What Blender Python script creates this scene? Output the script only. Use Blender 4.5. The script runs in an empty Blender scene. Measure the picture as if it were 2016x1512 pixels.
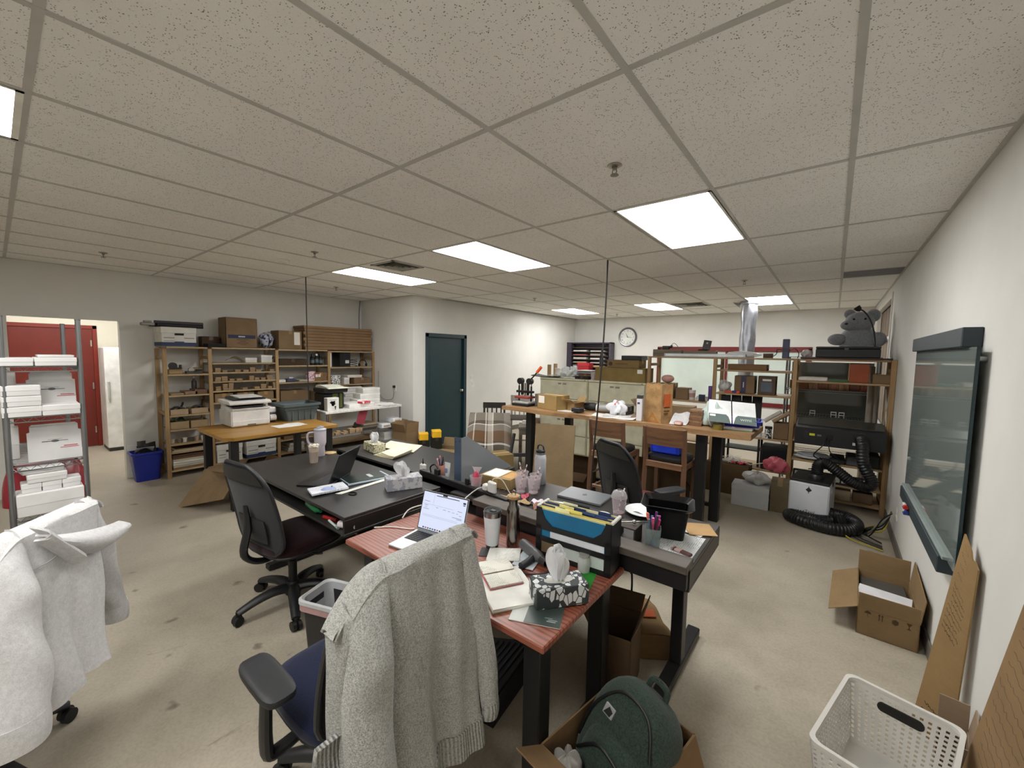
import bpy, math, random
from mathutils import Vector, Matrix
random.seed(7)
S = bpy.context.scene
COL = S.collection
PI = math.pi
R = math.radians

# ---------------------------------------------------------------- camera, world, exposure
CAM_Z = 1.71
cam_d = bpy.data.cameras.new('camera')
cam_d.sensor_fit = 'HORIZONTAL'
cam_d.sensor_width = 36.0
cam_d.lens = 804.09 / 2016 * 36
cam_d.clip_start = 0.02
cam = bpy.data.objects.new('camera', cam_d)
COL.objects.link(cam)
_yaw, _pit, _rol = -0.66658836, -0.07464668, 0.01692546
_f = Vector((math.sin(_yaw) * math.cos(_pit), math.cos(_yaw) * math.cos(_pit), math.sin(_pit)))
_r = Vector((math.cos(_yaw), -math.sin(_yaw), 0))
_u = _r.cross(_f)
_r2 = _r * math.cos(_rol) + _u * math.sin(_rol)
_u2 = -_r * math.sin(_rol) + _u * math.cos(_rol)
cam.matrix_world = Matrix(((_r2.x, _u2.x, -_f.x, 0), (_r2.y, _u2.y, -_f.y, 0), (_r2.z, _u2.z, -_f.z, CAM_Z), (0, 0, 0, 1)))
S.camera = cam

W = bpy.data.worlds.new('world')
S.world = W
W.use_nodes = True
W.node_tree.nodes['Background'].inputs[0].default_value = (0.8, 0.85, 0.9, 1)
W.node_tree.nodes['Background'].inputs[1].default_value = 0.25
S.view_settings.view_transform = 'Standard'
S.view_settings.look = 'None'
S.view_settings.gamma = 1.0
S.view_settings.use_curve_mapping = False
S.view_settings.exposure = 0.25
PANEL_POWER = 16.5          # emission of each ceiling light panel
PANEL_COLOR = (1.0, 0.995, 0.97, 1)
S.cycles.max_bounces = 10
S.cycles.diffuse_bounces = 8
S.cycles.glossy_bounces = 3
S.cycles.transmission_bounces = 6
S.cycles.transparent_max_bounces = 8
S.cycles.caustics_reflective = False
S.cycles.caustics_refractive = False
S.cycles.sample_clamp_indirect = 6.0

# ---------------------------------------------------------------- materials
def hx(h):
    h = h.lstrip('#'); return h if len(h) == 6 else ''.join(c * 2 for c in h)
def lin(h):
    h = hx(h)
    c = [int(h[i:i + 2], 16) / 255 for i in (0, 2, 4)]
    return tuple(((x + 0.055) / 1.055) ** 2.4 if x > 0.04045 else x / 12.92 for x in c) + (1,)

MATS = {}
class NT:
    def __init__(s, name):
        s.m = bpy.data.materials.new(name)
        s.m.use_nodes = True
        s.t = s.m.node_tree
        s.b = s.t.nodes['Principled BSDF']
        s.tc = s.t.nodes.new('ShaderNodeTexCoord')
    def n(s, typ, **kw):
        x = s.t.nodes.new('ShaderNode' + typ)
        for k, v in kw.items():
            if k in x.inputs: x.inputs[k].default_value = v
            else: setattr(x, k, v)
        return x
    def l(s, a, b): s.t.links.new(a, b)
    def map(s, scale=(1, 1, 1), rot=(0, 0, 0), src='Object'):
        m = s.n('Mapping'); m.inputs['Scale'].default_value = scale; m.inputs['Rotation'].default_value = rot
        s.l(s.tc.outputs[src], m.inputs['Vector']); return m.outputs['Vector']
    def noise(s, vec, scale, detail=4, rough=0.55, dist=0):
        x = s.n('TexNoise'); x.inputs['Scale'].default_value = scale; x.inputs['Detail'].default_value = detail
        x.inputs['Roughness'].default_value = rough; x.inputs['Distortion'].default_value = dist
        if vec: s.l(vec, x.inputs['Vector'])
        return x.outputs['Fac']
    def ramp(s, fac, stops, interp='LINEAR'):
        x = s.n('ValToRGB'); e = x.color_ramp; e.interpolation = interp
        while len(e.elements) < len(stops): e.elements.new(0.5)
        for el, (p, c) in zip(e.elements, stops):
            el.position = p; el.color = lin(c) if isinstance(c, str) else c
        s.l(fac, x.inputs['Fac']); return x.outputs['Color']
    def mix(s, fac, a, b, blend='MIX'):
        x = s.n('Mix', data_type='RGBA', blend_type=blend)
        for i, v in ((0, fac), (6, a), (7, b)):
            if hasattr(v, 'is_linked'): s.l(v, x.inputs[i])
            else: x.inputs[i].default_value = lin(v) if isinstance(v, str) else v
        return x.outputs[2]
    def bump(s, h, strength=0.3, dist=0.01):
        x = s.n('Bump'); x.inputs['Strength'].default_value = strength; x.inputs['Distance'].default_value = dist
        s.l(h, x.inputs['Height']); s.l(x.outputs['Normal'], s.b.inputs['Normal'])
    def col(s, c): s.l(c, s.b.inputs['Base Color'])
    def pr(s, rough=0.5, metal=0, spec=None):
        s.b.inputs['Roughness'].default_value = rough; s.b.inputs['Metallic'].default_value = metal
        if spec is not None: s.b.inputs['Specular IOR Level'].default_value = spec

def dk(h, k):
    h = hx(h); return '#' + ''.join('%02x' % max(0, min(255, int(int(h[i:i + 2], 16) * k))) for i in (0, 2, 4))

def M(h, rough=0.5, metal=0.0, var=0.06, scale=6.0, bump=0.0, bs=60.0, spec=None):
    """plain procedural material: a colour with slight cloudy variation and optional fine relief"""
    key = ('M', h, rough, metal, var, scale, bump, bs, spec)
    if key in MATS: return MATS[key]
    t = NT('paint_' + h.strip('#')); v = t.map()
    f = t.noise(v, scale, 3)
    t.col(t.ramp(f, [(0.3, dk(h, 1 - var)), (0.7, dk(h, 1 + var))])); t.pr(rough, metal, spec)
    if bump: t.bump(t.noise(v, bs, 3), bump, 0.003)
    MATS[key] = t.m; return t.m

def once(fn):
    def g(*a):
        k = (fn.__name__,) + a
        if k not in MATS: MATS[k] = fn(*a)
        return MATS[k]
    return g

def mute(h, k=.8):
    h = hx(h); c = [int(h[i:i + 2], 16) for i in (0, 2, 4)]; g = sum(c) / 3; return '#' + ''.join('%02x' % int(g + (x - g) * k) for x in c)
@once
def wood(c1, c2, axis, scale=1.0, rough=0.55):
    c1, c2 = mute(c1), mute(c2)
    t = NT('wood'); sc = [14, 14, 14]; sc['xyz'.index(axis)] = 1.2
    v = t.map(tuple(x * scale for x in sc))
    a = t.noise(v, 2.2, 5, 0.6, 0.6); b = t.noise(t.map(tuple(x * scale * 4 for x in sc)), 3, 3)
    c = t.ramp(a, [(0.3, c2), (0.5, c1), (0.7, dk(c1, 1.08))])
    t.col(t.mix(0.25, c, t.ramp(b, [(0.35, c2), (0.65, c1)]))); t.pr(rough); t.bump(b, 0.15, 0.002)
    return t.m
@once
def redoak():
    t = NT('red_oak'); v = t.map((1.5, 9, 9))
    w = t.n('TexWave', wave_type='BANDS', bands_direction='Y', wave_profile='SIN'); t.l(v, w.inputs['Vector'])
    w.inputs['Scale'].default_value = 1.5; w.inputs['Distortion'].default_value = 11; w.inputs['Detail'].default_value = 4
    w.inputs['Detail Scale'].default_value = 0.5; w.inputs['Detail Roughness'].default_value = 0.55
    g = t.noise(t.map((4, 140, 140)), 2, 3)
    c = t.ramp(w.outputs['Fac'], [(0.0, '#4c231a'), (0.12, '#6e3527'), (0.32, '#8a4a38'), (1.0, '#9a5844')])
    t.col(t.mix(0.3, c, t.ramp(g, [(0.4, '#6f3a2c'), (0.6, '#a0604a')]))); t.pr(0.38); t.bump(g, 0.1, 0.001)
    return t.m
@once
def cardboard(h='#a98a62'):
    h = mute(h, .76)
    t = NT('cardboard'); v = t.map((1, 1, 1))
    a = t.noise(v, 5, 4); b = t.noise(t.map((3, 3, 160)), 3, 2)
    t.col(t.mix(0.35, t.ramp(a, [(0.3, dk(h, 0.9)), (0.7, dk(h, 1.06))]), t.ramp(b, [(0.4, dk(h, 0.93)), (0.6, dk(h, 1.04))])))
    t.pr(0.85, 0, 0.2); t.bump(b, 0.06, 0.002); return t.m
@once
def concrete():
    t = NT('concrete'); v = t.map()
    a = t.noise(v, 0.9, 5, 0.6, 0.5); b = t.noise(v, 7, 6, 0.65); c = t.noise(v, 70, 3)
    base = t.ramp(a, [(0.3, '#948b7a'), (0.5, '#a79e8d'), (0.72, '#b6ad9d')])
    base = t.mix(0.4, base, t.ramp(b, [(0.3, '#8f8675'), (0.6, '#b1a897')]))
    base = t.mix(0.18, base, t.ramp(c, [(0.35, '#928879'), (0.6, '#c0b7aa')]))
    # scuffs and stains with their own shapes
    st = t.noise(t.map((2.2, 0.9, 1), (0, 0, 0.7)), 2.4, 6, 0.7, 1.2)
    base = t.mix(t.ramp(st, [(0.66, (0, 0, 0, 1)), (0.74, (0.55, 0.55, 0.55, 1))]), base, '#5d5246')
    vr = t.n('TexVoronoi', feature='F1'); vr.inputs['Scale'].default_value = 2.6; vr.inputs['Randomness'].default_value = 1
    nz = t.n('TexNoise'); nz.inputs['Scale'].default_value = 9; t.l(v, nz.inputs['Vector'])
    mx = t.n('Mix', data_type='RGBA'); mx.inputs[0].default_value = 0.12; t.l(v, mx.inputs[6]); t.l(nz.outputs['Color'], mx.inputs[7]); t.l(mx.outputs[2], vr.inputs['Vector'])
    base = t.mix(t.ramp(vr.outputs['Distance'], [(0.0, (0.75, 0.75, 0.75, 1)), (0.05, (0.5, 0.5, 0.5, 1)), (0.085, (0, 0, 0, 1))]), base, '#54493d')
    t.col(base); t.pr(0.55, 0, 0.35)
    rr = t.ramp(b, [(0.3, (0.42, 0.42, 0.42, 1)), (0.7, (0.66, 0.66, 0.66, 1))]); t.l(rr, t.b.inputs['Roughness'])
    t.bump(c, 0.08, 0.003); return t.m
@once
def wallpaint(h='#d9d5cb'):
    t = NT('wall_paint'); v = t.map()
    t.col(t.ramp(t.noise(v, 1.3, 4), [(0.3, dk(h, 0.97)), (0.7, dk(h, 1.02))])); t.pr(0.72, 0, 0.25)
    t.bump(t.noise(v, 160, 2), 0.05, 0.002); return t.m
@once
def tilemat():
    t = NT('acoustic_tile'); v = t.map()
    a = t.noise(v, 2, 3)
    base = t.ramp(a, [(0.3, '#efeeeb'), (0.7, '#f6f5f2')])
    vo = t.n('TexVoronoi'); vo.inputs['Scale'].default_value = 125; t.l(v, vo.inputs['Vector'])
    n2 = t.noise(v, 40, 3)
    pit = t.ramp(vo.outputs['Distance'], [(0.18, (1, 1, 1, 1)), (0.30, (0, 0, 0, 1))])
    gate = t.ramp(n2, [(0.47, (0, 0, 0, 1)), (0.53, (1, 1, 1, 1))])
    f = t.mix(1.0, pit, gate, 'MULTIPLY')
    v2 = t.n('TexVoronoi'); v2.inputs['Scale'].default_value = 330; t.l(v, v2.inputs['Vector'])
    fine = t.ramp(v2.outputs['Distance'], [(0.12, (0.5, 0.5, 0.5, 1)), (0.26, (0, 0, 0, 1))])
    base = t.mix(fine, base, '#b4b3af')
    t.col(t.mix(f, base, '#6f6e6a')); t.pr(0.9, 0, 0.15)
    t.bump(t.noise(v, 120, 3), 0.15, 0.002); return t.m
@once
def fabric(h, h2, scale=160, bump=0.5, rough=0.95):
    t = NT('fabric'); v = t.map()
    a = t.noise(v, scale, 3, 0.7); b = t.noise(v, scale * 0.25, 3)
    t.col(t.mix(0.3, t.ramp(a, [(0.36, h2), (0.62, h)]), t.ramp(b, [(0.3, dk(h, 0.85)), (0.7, dk(h, 1.08))])))
    t.pr(rough, 0, 0.15); t.b.inputs['Sheen Weight'].default_value = 0.15; t.bump(a, bump, 0.004); return t.m
@once
def ribknit(h, h2):
    t = NT('rib_knit'); v = t.map()
    w = t.n('TexWave', wave_type='BANDS', bands_direction='Y'); w.inputs['Scale'].default_value = 28; w.inputs['Distortion'].default_value = 1.2
    t.l(v, w.inputs['Vector']); a = t.noise(v, 170, 3)
    t.col(t.mix(0.5, t.ramp(w.outputs['Fac'], [(0.1, h2), (0.6, h)]), t.ramp(a, [(0.36, h2), (0.62, h)]))); t.pr(0.95, 0, 0.1)
    t.bump(w.outputs['Fac'], 0.8, 0.006); return t.m
@once
def emit(col, power):
    t = NT('light_diffuser'); t.b.inputs['Base Color'].default_value = (0.9, 0.9, 0.88, 1)
    t.b.inputs['Emission Color'].default_value = col; t.b.inputs['Emission Strength'].default_value = power; return t.m
@once
def screenmat(col, power):
    t = NT('lit_screen'); t.b.inputs['Base Color'].default_value = (.02, .02, .025, 1); t.pr(.25)
    t.b.inputs['Emission Color'].default_value = col; t.b.inputs['Emission Strength'].default_value = power; return t.m
@once
def glass(h='#e8f0ee', rough=0.05, alpha=0.3, spec=0.5):
    t = NT('clear_plastic'); c = lin(h); t.b.inputs['Base Color'].default_value = c
    t.pr(rough, 0, spec); t.b.inputs['Alpha'].default_value = alpha
    return t.m
@once
def frost(h, rough=0.12):
    t = NT('back_painted_glass'); v = t.map(); t.col(t.ramp(t.noise(v, 1.1, 4), [(0.3, dk(h, 0.94)), (0.7, dk(h, 1.04))])); t.pr(rough, 0, 0.6); return t.m
@once
def plaidmat():
    t = NT('plaid_blanket'); v = t.map(src='UV')
    s = t.n('SeparateXYZ'); t.l(v, s.inputs[0])
    def band(o, stops): return t.ramp(o, stops, 'CONSTANT')
    a = band(s.outputs[0], [(0, '#5d5851'), (0.14, '#cfc9bf'), (0.165, '#4f463c'), (0.40, '#e0dad0'), (0.425, '#6a645c'), (0.46, '#b8b2a8'), (0.56, '#e0dad0'), (0.59, '#5a544c'), (0.84, '#8d877d')])
    b = band(s.outputs[1], [(0, '#8c857b'), (0.40, '#5a5248'), (0.50, '#e2dcd2'), (0.52, '#8a8379'), (0.64, '#6e4d2c'), (0.78, '#4b443c'), (0.80, '#d9d3c9'), (0.82, '#453f38')])
    n = t.noise(t.map(), 200, 2)
    t.col(t.mix(t.ramp(n, [(0.3, (0.35, 0.35, 0.35, 1)), (0.7, (0.65, 0.65, 0.65, 1))]), a, b)); t.pr(0.95, 0, 0.1); t.bump(n, 0.5, 0.004); return t.m
@once
def leafprint(bg, fg, sc):
    t = NT('leaf_print'); v = t.map((1, 1, .62), (.3, .5, .6))
    vo = t.n('TexVoronoi', feature='DISTANCE_TO_EDGE'); vo.inputs['Scale'].default_value = sc; t.l(v, vo.inputs['Vector'])
    vc = t.n('TexVoronoi', feature='F1'); vc.inputs['Scale'].default_value = sc; t.l(v, vc.inputs['Vector'])
    sp = t.n('SeparateXYZ'); t.l(vc.outputs['Color'], sp.inputs[0])
    cell = t.ramp(sp.outputs[0], [(0, bg), (.42, fg)], 'CONSTANT')
    t.col(t.mix(t.ramp(vo.outputs['Distance'], [(0, (1, 1, 1, 1)), (.07, (0, 0, 0, 1))], 'CONSTANT'), cell, bg)); t.pr(0.6); return t.m
@once
def speck(bg, fg, sc, th=0.5):
    t = NT('printed_speck'); t.col(t.ramp(t.noise(t.map(), sc, 3, 0.6), [(0, bg), (th, fg)], 'CONSTANT')); t.pr(0.7); return t.m
@once
def written(bg, ink, sc, axis='x'):
    """paper with fine illegible lines of writing"""
    t = NT('written_paper'); rot = (0, 0, 0) if axis == 'x' else (0, 0, PI / 2)
    v = t.map((1, 1, 1), rot)
    w = t.n('TexWave', wave_type='BANDS', bands_direction='Y'); w.inputs['Scale'].default_value = sc; t.l(v, w.inputs['Vector'])
    n = t.noise(t.map((60, 8, 1), rot), 4, 2); m = t.noise(v, 9, 1)
    line = t.ramp(w.outputs['Fac'], [(0.72, (0, 0, 0, 1)), (0.8, (1, 1, 1, 1))])
    f = t.mix(1, line, t.ramp(n, [(0.45, (0, 0, 0, 1)), (0.52, (1, 1, 1, 1))]), 'MULTIPLY')
    f = t.mix(1, f, t.ramp(m, [(0.46, (0, 0, 0, 1)), (0.5, (0.8, 0.8, 0.8, 1))]), 'MULTIPLY')
    t.col(t.mix(f, bg, ink)); t.pr(0.8, 0, 0.2); return t.m

# ---------------------------------------------------------------- mesh builder
class MB:
    def __init__(s): s.v = []; s.f = []; s.m = []; s.k = 0; s.X = None; s.uv = None
    def mat(s, k): s.k = k; return s
    def tr(s, X): s.X = X; return s
    def add(s, vs, fs):
        n = len(s.v)
        if s.X is not None: vs = [tuple(s.X @ Vector(p)) for p in vs]
        s.v += [tuple(p) for p in vs]; s.f += [tuple(i + n for i in f) for f in fs]; s.m += [s.k] * len(fs); return s
    def box(s, x0, x1, y0, y1, z0, z1, b=0.0):
        if x0 > x1: x0, x1 = x1, x0
        if y0 > y1: y0, y1 = y1, y0
        if z0 > z1: z0, z1 = z1, z0
        b = min(b, (x1 - x0) * .45, (y1 - y0) * .45, (z1 - z0) * .45)
        if b <= 0:
            v = [(x, y, z) for z in (z0, z1) for y in (y0, y1) for x in (x0, x1)]
            return s.add(v, [(0, 2, 3, 1), (4, 5, 7, 6), (0, 1, 5, 4), (2, 6, 7, 3), (0, 4, 6, 2), (1, 3, 7, 5)])
        v = []; c = {}
        for ix, x in enumerate((x0, x1)):
            for iy, y in enumerate((y0, y1)):
                for iz, z in enumerate((z0, z1)):
                    sx, sy, sz = (1, -1)[ix] * b, (1, -1)[iy] * b, (1, -1)[iz] * b
                    c[ix, iy, iz] = len(v); v += [(x, y + sy, z + sz), (x + sx, y, z + sz), (x + sx, y + sy, z)]
        g = lambda a, d: c[a] + d
        F = []
        for i in (0, 1):
            q = [g((i, 0, 0), 0), g((i, 1, 0), 0), g((i, 1, 1), 0), g((i, 0, 1), 0)]; F.append(q[::-1] if i == 0 else q)
            q = [g((0, i, 0), 1), g((1, i, 0), 1), g((1, i, 1), 1), g((0, i, 1), 1)]; F.append(q if i == 0 else q[::-1])
            q = [g((0, 0, i), 2), g((1, 0, i), 2), g((1, 1, i), 2), g((0, 1, i), 2)]; F.append(q[::-1] if i == 0 else q)
        for i in (0, 1):
            for j in (0, 1):
                fl = (i + j) % 2
                q = [g((i, j, 0), 0), g((i, j, 0), 1), g((i, j, 1), 1), g((i, j, 1), 0)]; F.append(q if fl == 0 else q[::-1])
                q = [g((i, 0, j), 0), g((i, 0, j), 2), g((i, 1, j), 2), g((i, 1, j), 0)]; F.append(q[::-1] if fl == 0 else q)
                q = [g((0, i, j), 1), g((0, i, j), 2), g((1, i, j), 2), g((1, i, j), 1)]; F.append(q if fl == 0 else q[::-1])
        for a, o in c.items():
            fl = sum(a) % 2; q = [o, o + 1, o + 2]; F.append(q[::-1] if fl == 0 else q)
        return s.add(v, F)
    def cyl(s, p0, p1, r0, r1=None, n=14, cap=True):
        r1 = r0 if r1 is None else r1
        p0, p1 = Vector(p0), Vector(p1); d = (p1 - p0).normalized()
        a = Vector((1, 0, 0)) if abs(d.x) < .9 else Vector((0, 1, 0)); e = d.cross(a).normalized(); g = d.cross(e)
        v = []
        for p, r in ((p0, r0), (p1, r1)):
            for i in range(n):
                t = 2 * PI * i / n; v.append(p + e * math.cos(t) * r + g * math.sin(t) * r)
        F = [(i, (i + 1) % n, n + (i + 1) % n, n + i) for i in range(n)]
        if cap: F += [tuple(range(n))[::-1], tuple(range(n, 2 * n))]
        return s.add(v, F)
    def lathe(s, prof, n=24, c=(0, 0, 0), sx=1, sy=1, cap=True):
        v = []; F = []
        for r, z in prof:
            for i in range(n):
                t = 2 * PI * i / n; v.append((c[0] + r * math.cos(t) * sx, c[1] + r * math.sin(t) * sy, c[2] + z))
        k = len(prof)
        for j in range(k - 1):
            for i in range(n): F.append((j * n + i, j * n + (i + 1) % n, (j + 1) * n + (i + 1) % n, (j + 1) * n + i))
        if cap and prof[0][0] > 1e-6: F.append(tuple(range(n))[::-1])
        if cap and prof[-1][0] > 1e-6: F.append(tuple(range((k - 1) * n, k * n)))
        return s.add(v, F)
    def tube(s, pts, r, n=8, sub=0, flat=1.0, cap=True):
        pts = [Vector(p) for p in pts]
        if sub: pts, r = smooth_path(pts, r, sub)
        rs = r if isinstance(r, (list, tuple)) else [r] * len(pts)
        v = []; F = []; d = (pts[1] - pts[0]).normalized()
        a = Vector((0, 0, 1)) if abs(d.z) < .9 else Vector((1, 0, 0)); e = d.cross(a).normalized()
        for k, p in enumerate(pts):
            d = (pts[min(k + 1, len(pts) - 1)] - pts[max(k - 1, 0)]).normalized()
            e = (e - d * e.dot(d)).normalized(); g = d.cross(e)
            for i in range(n):
                t = 2 * PI * i / n; v.append(p + e * math.cos(t) * rs[k] + g * math.sin(t) * rs[k] * flat)
        for k in range(len(pts) - 1):
            for i in range(n): F.append((k * n + i, k * n + (i + 1) % n, (k + 1) * n + (i + 1) % n, (k + 1) * n + i))
        if cap: F += [tuple(range(n))[::-1], tuple(range((len(pts) - 1) * n, len(pts) * n))]
        return s.add(v, F)
    def prism(s, pts, a0, a1, ax='z'):
        """outline extruded along an axis; outline pairs are (x,y), (y,z) or (x,z)"""
        def P(p, a): return {'z': (p[0], p[1], a), 'x': (a, p[0], p[1]), 'y': (p[0], a, p[1])}[ax]
        n = len(pts); v = [P(p, a0) for p in pts] + [P(p, a1) for p in pts]
        F = [(i, (i + 1) % n, n + (i + 1) % n, n + i) for i in range(n)] + [tuple(range(n))[::-1], tuple(range(n, 2 * n))]
        return s.add(v, F)
    def sheet(s, fn, nu, nv, th=0.0, uv=False):
        """surface fn(u,v); th gives it thickness along its normals"""
        P = [[Vector(fn(i / nu, j / nv)) for i in range(nu + 1)] for j in range(nv + 1)]
        def N(i, j):
            a = P[j][min(i + 1, nu)] - P[j][max(i - 1, 0)]; b = P[min(j + 1, nv)][i] - P[max(j - 1, 0)][i]
            c = a.cross(b); return c.normalized() if c.length > 1e-12 else Vector((0, 0, 1))
        w = nu + 1; v = [P[j][i] for j in range(nv + 1) for i in range(w)]
        F = [(j * w + i, j * w + i + 1, (j + 1) * w + i + 1, (j + 1) * w + i) for j in range(nv) for i in range(nu)]
        if uv: s.uv = [(i / nu, j / nv) for j in range(nv + 1) for i in range(w)] * (2 if th else 1)
        if th:
            o = len(v); v += [P[j][i] - N(i, j) * th for j in range(nv + 1) for i in range(w)]
            F += [tuple(o + k for k in f[::-1]) for f in list(F)]
            rim = [i for i in range(w)] + [j * w + nu for j in range(1, nv + 1)] + [nv * w + i for i in range(nu - 1, -1, -1)] + [j * w for j in range(nv - 1, 0, -1)]
            for a, b in zip(rim, rim[1:] + rim[:1]): F.append((b, a, o + a, o + b))
        return s.add(v, F)
    def ell(s, c, r, n=16, m=10, p=1.0):
        v = []; F = []
        def sg(x): return math.copysign(abs(x) ** p, x)
        for j in range(m + 1):
            ph = -PI / 2 + PI * j / m
            for i in range(n):
                t = 2 * PI * i / n
                v.append((c[0] + r[0] * sg(math.cos(ph)) * sg(math.cos(t)), c[1] + r[1] * sg(math.cos(ph)) * sg(math.sin(t)), c[2] + r[2] * sg(math.sin(ph))))
        for j in range(m):
            for i in range(n): F.append((j * n + i, j * n + (i + 1) % n, (j + 1) * n + (i + 1) % n, (j + 1) * n + i))
        return s.add(v, F)

def smooth_path(pts, r, sub):
    rs = r if isinstance(r, (list, tuple)) else [r] * len(pts)
    P = []; Q = []
    for k in range(len(pts) - 1):
        p0, p1, p2, p3 = pts[max(k - 1, 0)], pts[k], pts[k + 1], pts[min(k + 2, len(pts) - 1)]
        for i in range(sub):
            t = i / sub
            P.append(0.5 * ((2 * p1) + (p2 - p0) * t + (2 * p0 - 5 * p1 + 4 * p2 - p3) * t * t + (3 * p1 - p0 - 3 * p2 + p3) * t ** 3))
            Q.append(rs[k] + (rs[k + 1] - rs[k]) * t)
    return P + [pts[-1]], Q + [rs[-1]]

def obj(name, mb, mats, parent=None, smooth=True, ang=38, loc=None, rot=None):
    me = bpy.data.meshes.new(name)
    me.from_pydata(mb.v, [], mb.f)
    for m in (mats if isinstance(mats, (list, tuple)) else [mats]): me.materials.append(m)
    me.polygons.foreach_set('material_index', mb.m)
    if mb.uv:
        l = me.uv_layers.new(name='UVMap')
        for lp in me.loops: l.data[lp.index].uv = mb.uv[lp.vertex_index]
    if smooth:
        me.polygons.foreach_set('use_smooth', [True] * len(me.polygons))
        me.set_sharp_from_angle(angle=R(ang))
    me.update()
    o = bpy.data.objects.new(name, me); COL.objects.link(o)
    if parent is not None: o.parent = parent
    if loc: o.location = loc
    if rot: o.rotation_euler = rot
    return o
def tag(o, label, cat, group=None):
    o['label'] = label; o['category'] = cat
    if group: o['group'] = group
    return o
def thing(name, label, cat, loc=(0, 0, 0), rz=0.0, group=None):
    o = bpy.data.objects.new(name, None); COL.objects.link(o); o.empty_display_size = 0.05
    o.location = loc; o.rotation_euler = (0, 0, rz); return tag(o, label, cat, group)
def struct(name, mb, mats, smooth=False, label=None):
    o = obj(name, mb, mats, None, smooth); o['kind'] = 'structure'
    if label: o['label'] = label
    return o
def dup(src, parent=None, loc=None, rot=None, scale=None):
    c = src.copy(); COL.objects.link(c); c.parent = parent
    if loc is not None: c.location = loc
    if rot is not None: c.rotation_euler = rot
    if scale is not None: c.scale = scale
    return c
def dup_tree(root, loc, rz=0.0, label=None, group=None, scale=None):
    r = dup(root, None, loc, (0, 0, rz), scale)
    if label: r['label'] = label
    if group: r['group'] = group
    for ch in list(root.children):
        c = dup(ch, r)
        for g in list(ch.children): dup(g, c)
    return r
def text(name, s, size, mat, parent, loc, rot, ext=0.0004, align='CENTER', sx=1.0):
    cu = bpy.data.curves.new(name, 'FONT'); cu.body = s; cu.size = size; cu.extrude = ext; cu.align_x = align; cu.align_y = 'CENTER'
    tmp = bpy.data.objects.new(name, cu); me = bpy.data.meshes.new_from_object(tmp); bpy.data.objects.remove(tmp)
    me.name = name; me.materials.clear(); me.materials.append(mat); o = bpy.data.objects.new(name, me); COL.objects.link(o)
    o.parent = parent; o.location = loc; o.rotation_euler = rot; o.scale = (sx, 1, 1); return o
def T(x, y, z, rz=0, rx=0, ry=0):
    return Matrix.Translation((x, y, z)) @ Matrix.Rotation(rz, 4, 'Z') @ Matrix.Rotation(ry, 4, 'Y') @ Matrix.Rotation(rx, 4, 'X')
# ---------------------------------------------------------------- the room
CZ = 2.657
XR, XL, XD, YJ, YB, YF = 0.53, -7.15, -5.60, 4.40, 9.85, -3.0
GX, GY, PX, PY = -0.600, 1.3457, 0.6096, 1.2192
wp = wallpaint('#dfdeda')
struct('floor', MB().box(-10.2, 0.75, YF - .1, YB + .2, -0.12, 0), concrete())

ceil = struct('ceiling', MB().box(XL - .1, XR + .1, YF, YB + .1, CZ + .05, CZ + .1), M('#8a8882', .9))
LIGHTS = [(i, j) for j in (1, 5, -2) for i in (-1, -4, -7) if (i, j) != (-7, -2)]
xs = [XL] + [GX + i * PX for i in range(-10, 2)] + [XR]
ys = [YF] + [GY + j * PY for j in range(-3, 7)] + [YB]
tile_me = {}
def cell(i): return round((i - GX) / PX), None
for a in range(len(xs) - 1):
    for b in range(len(ys) - 1):
        x0, x1, y0, y1 = xs[a], xs[a + 1], ys[b], ys[b + 1]
        ci, cj = math.floor((0.5 * (x0 + x1) - GX) / PX), math.floor((0.5 * (y0 + y1) - GY) / PY)
        if (ci, cj) in LIGHTS: continue
        if x1 < XD + .2 and y0 > YJ: continue
        if ci == 1 and cj == 3: y1 = 5.78
        key = (round(x1 - x0, 3), round(y1 - y0, 3))
        cx, cy = (x0 + x1) / 2, (y0 + y1) / 2
        if key not in tile_me:
            w, d = (x1 - x0) / 2 - .004, (y1 - y0) / 2 - .004
            tile_me[key] = obj('ceiling_tile', MB().box(-w, w, -d, d, 0, .016, .003), tilemat(), ceil, False, loc=(cx, cy, CZ))
        else: dup(tile_me[key], ceil, (cx, cy, CZ))
gm = M('#bebdb8', .55, 0, .03)
for x in xs[1:-1]:
    y1 = YB if x > XD else YJ
    obj('grid_bar', MB().box(x - .012, x + .012, YF, y1, CZ - .004, CZ + .002), gm, ceil, False)
for y in ys[1:-1]:
    x0 = XL if y < YJ else XD
    obj('grid_bar', MB().box(x0, XR, y - .012, y + .012, CZ - .0035, CZ + .002), gm, ceil, False)
for (p, q) in (((XR - .02, XR), (YF, YB)), ((XL, XL + .02), (YF, YJ)), ((XD, XD + .02), (YJ, YB)), ((XD, XR), (YB - .02, YB)), ((XL, XD), (YJ - .02, YJ))):
    obj('wall_angle', MB().box(p[0], p[1], q[0], q[1], CZ - .004, CZ + .002), gm, ceil, False)
obj('grid_bar', MB().box(.01, XR, 5.77, 5.79, CZ - .0035, CZ + .002), gm, ceil, False)
obj('return_grille', MB().box(.02, XR - .01, 5.80, 6.21, CZ - .001, CZ + .01, .002), M('#7d7c80', .6), ceil, False)
for k in range(9): obj('grille_slat', MB().box(.03, XR - .015, 5.82 + k * .043, 5.835 + k * .043, CZ - .004, CZ), M('#8e8d90', .6), ceil, False)

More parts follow.
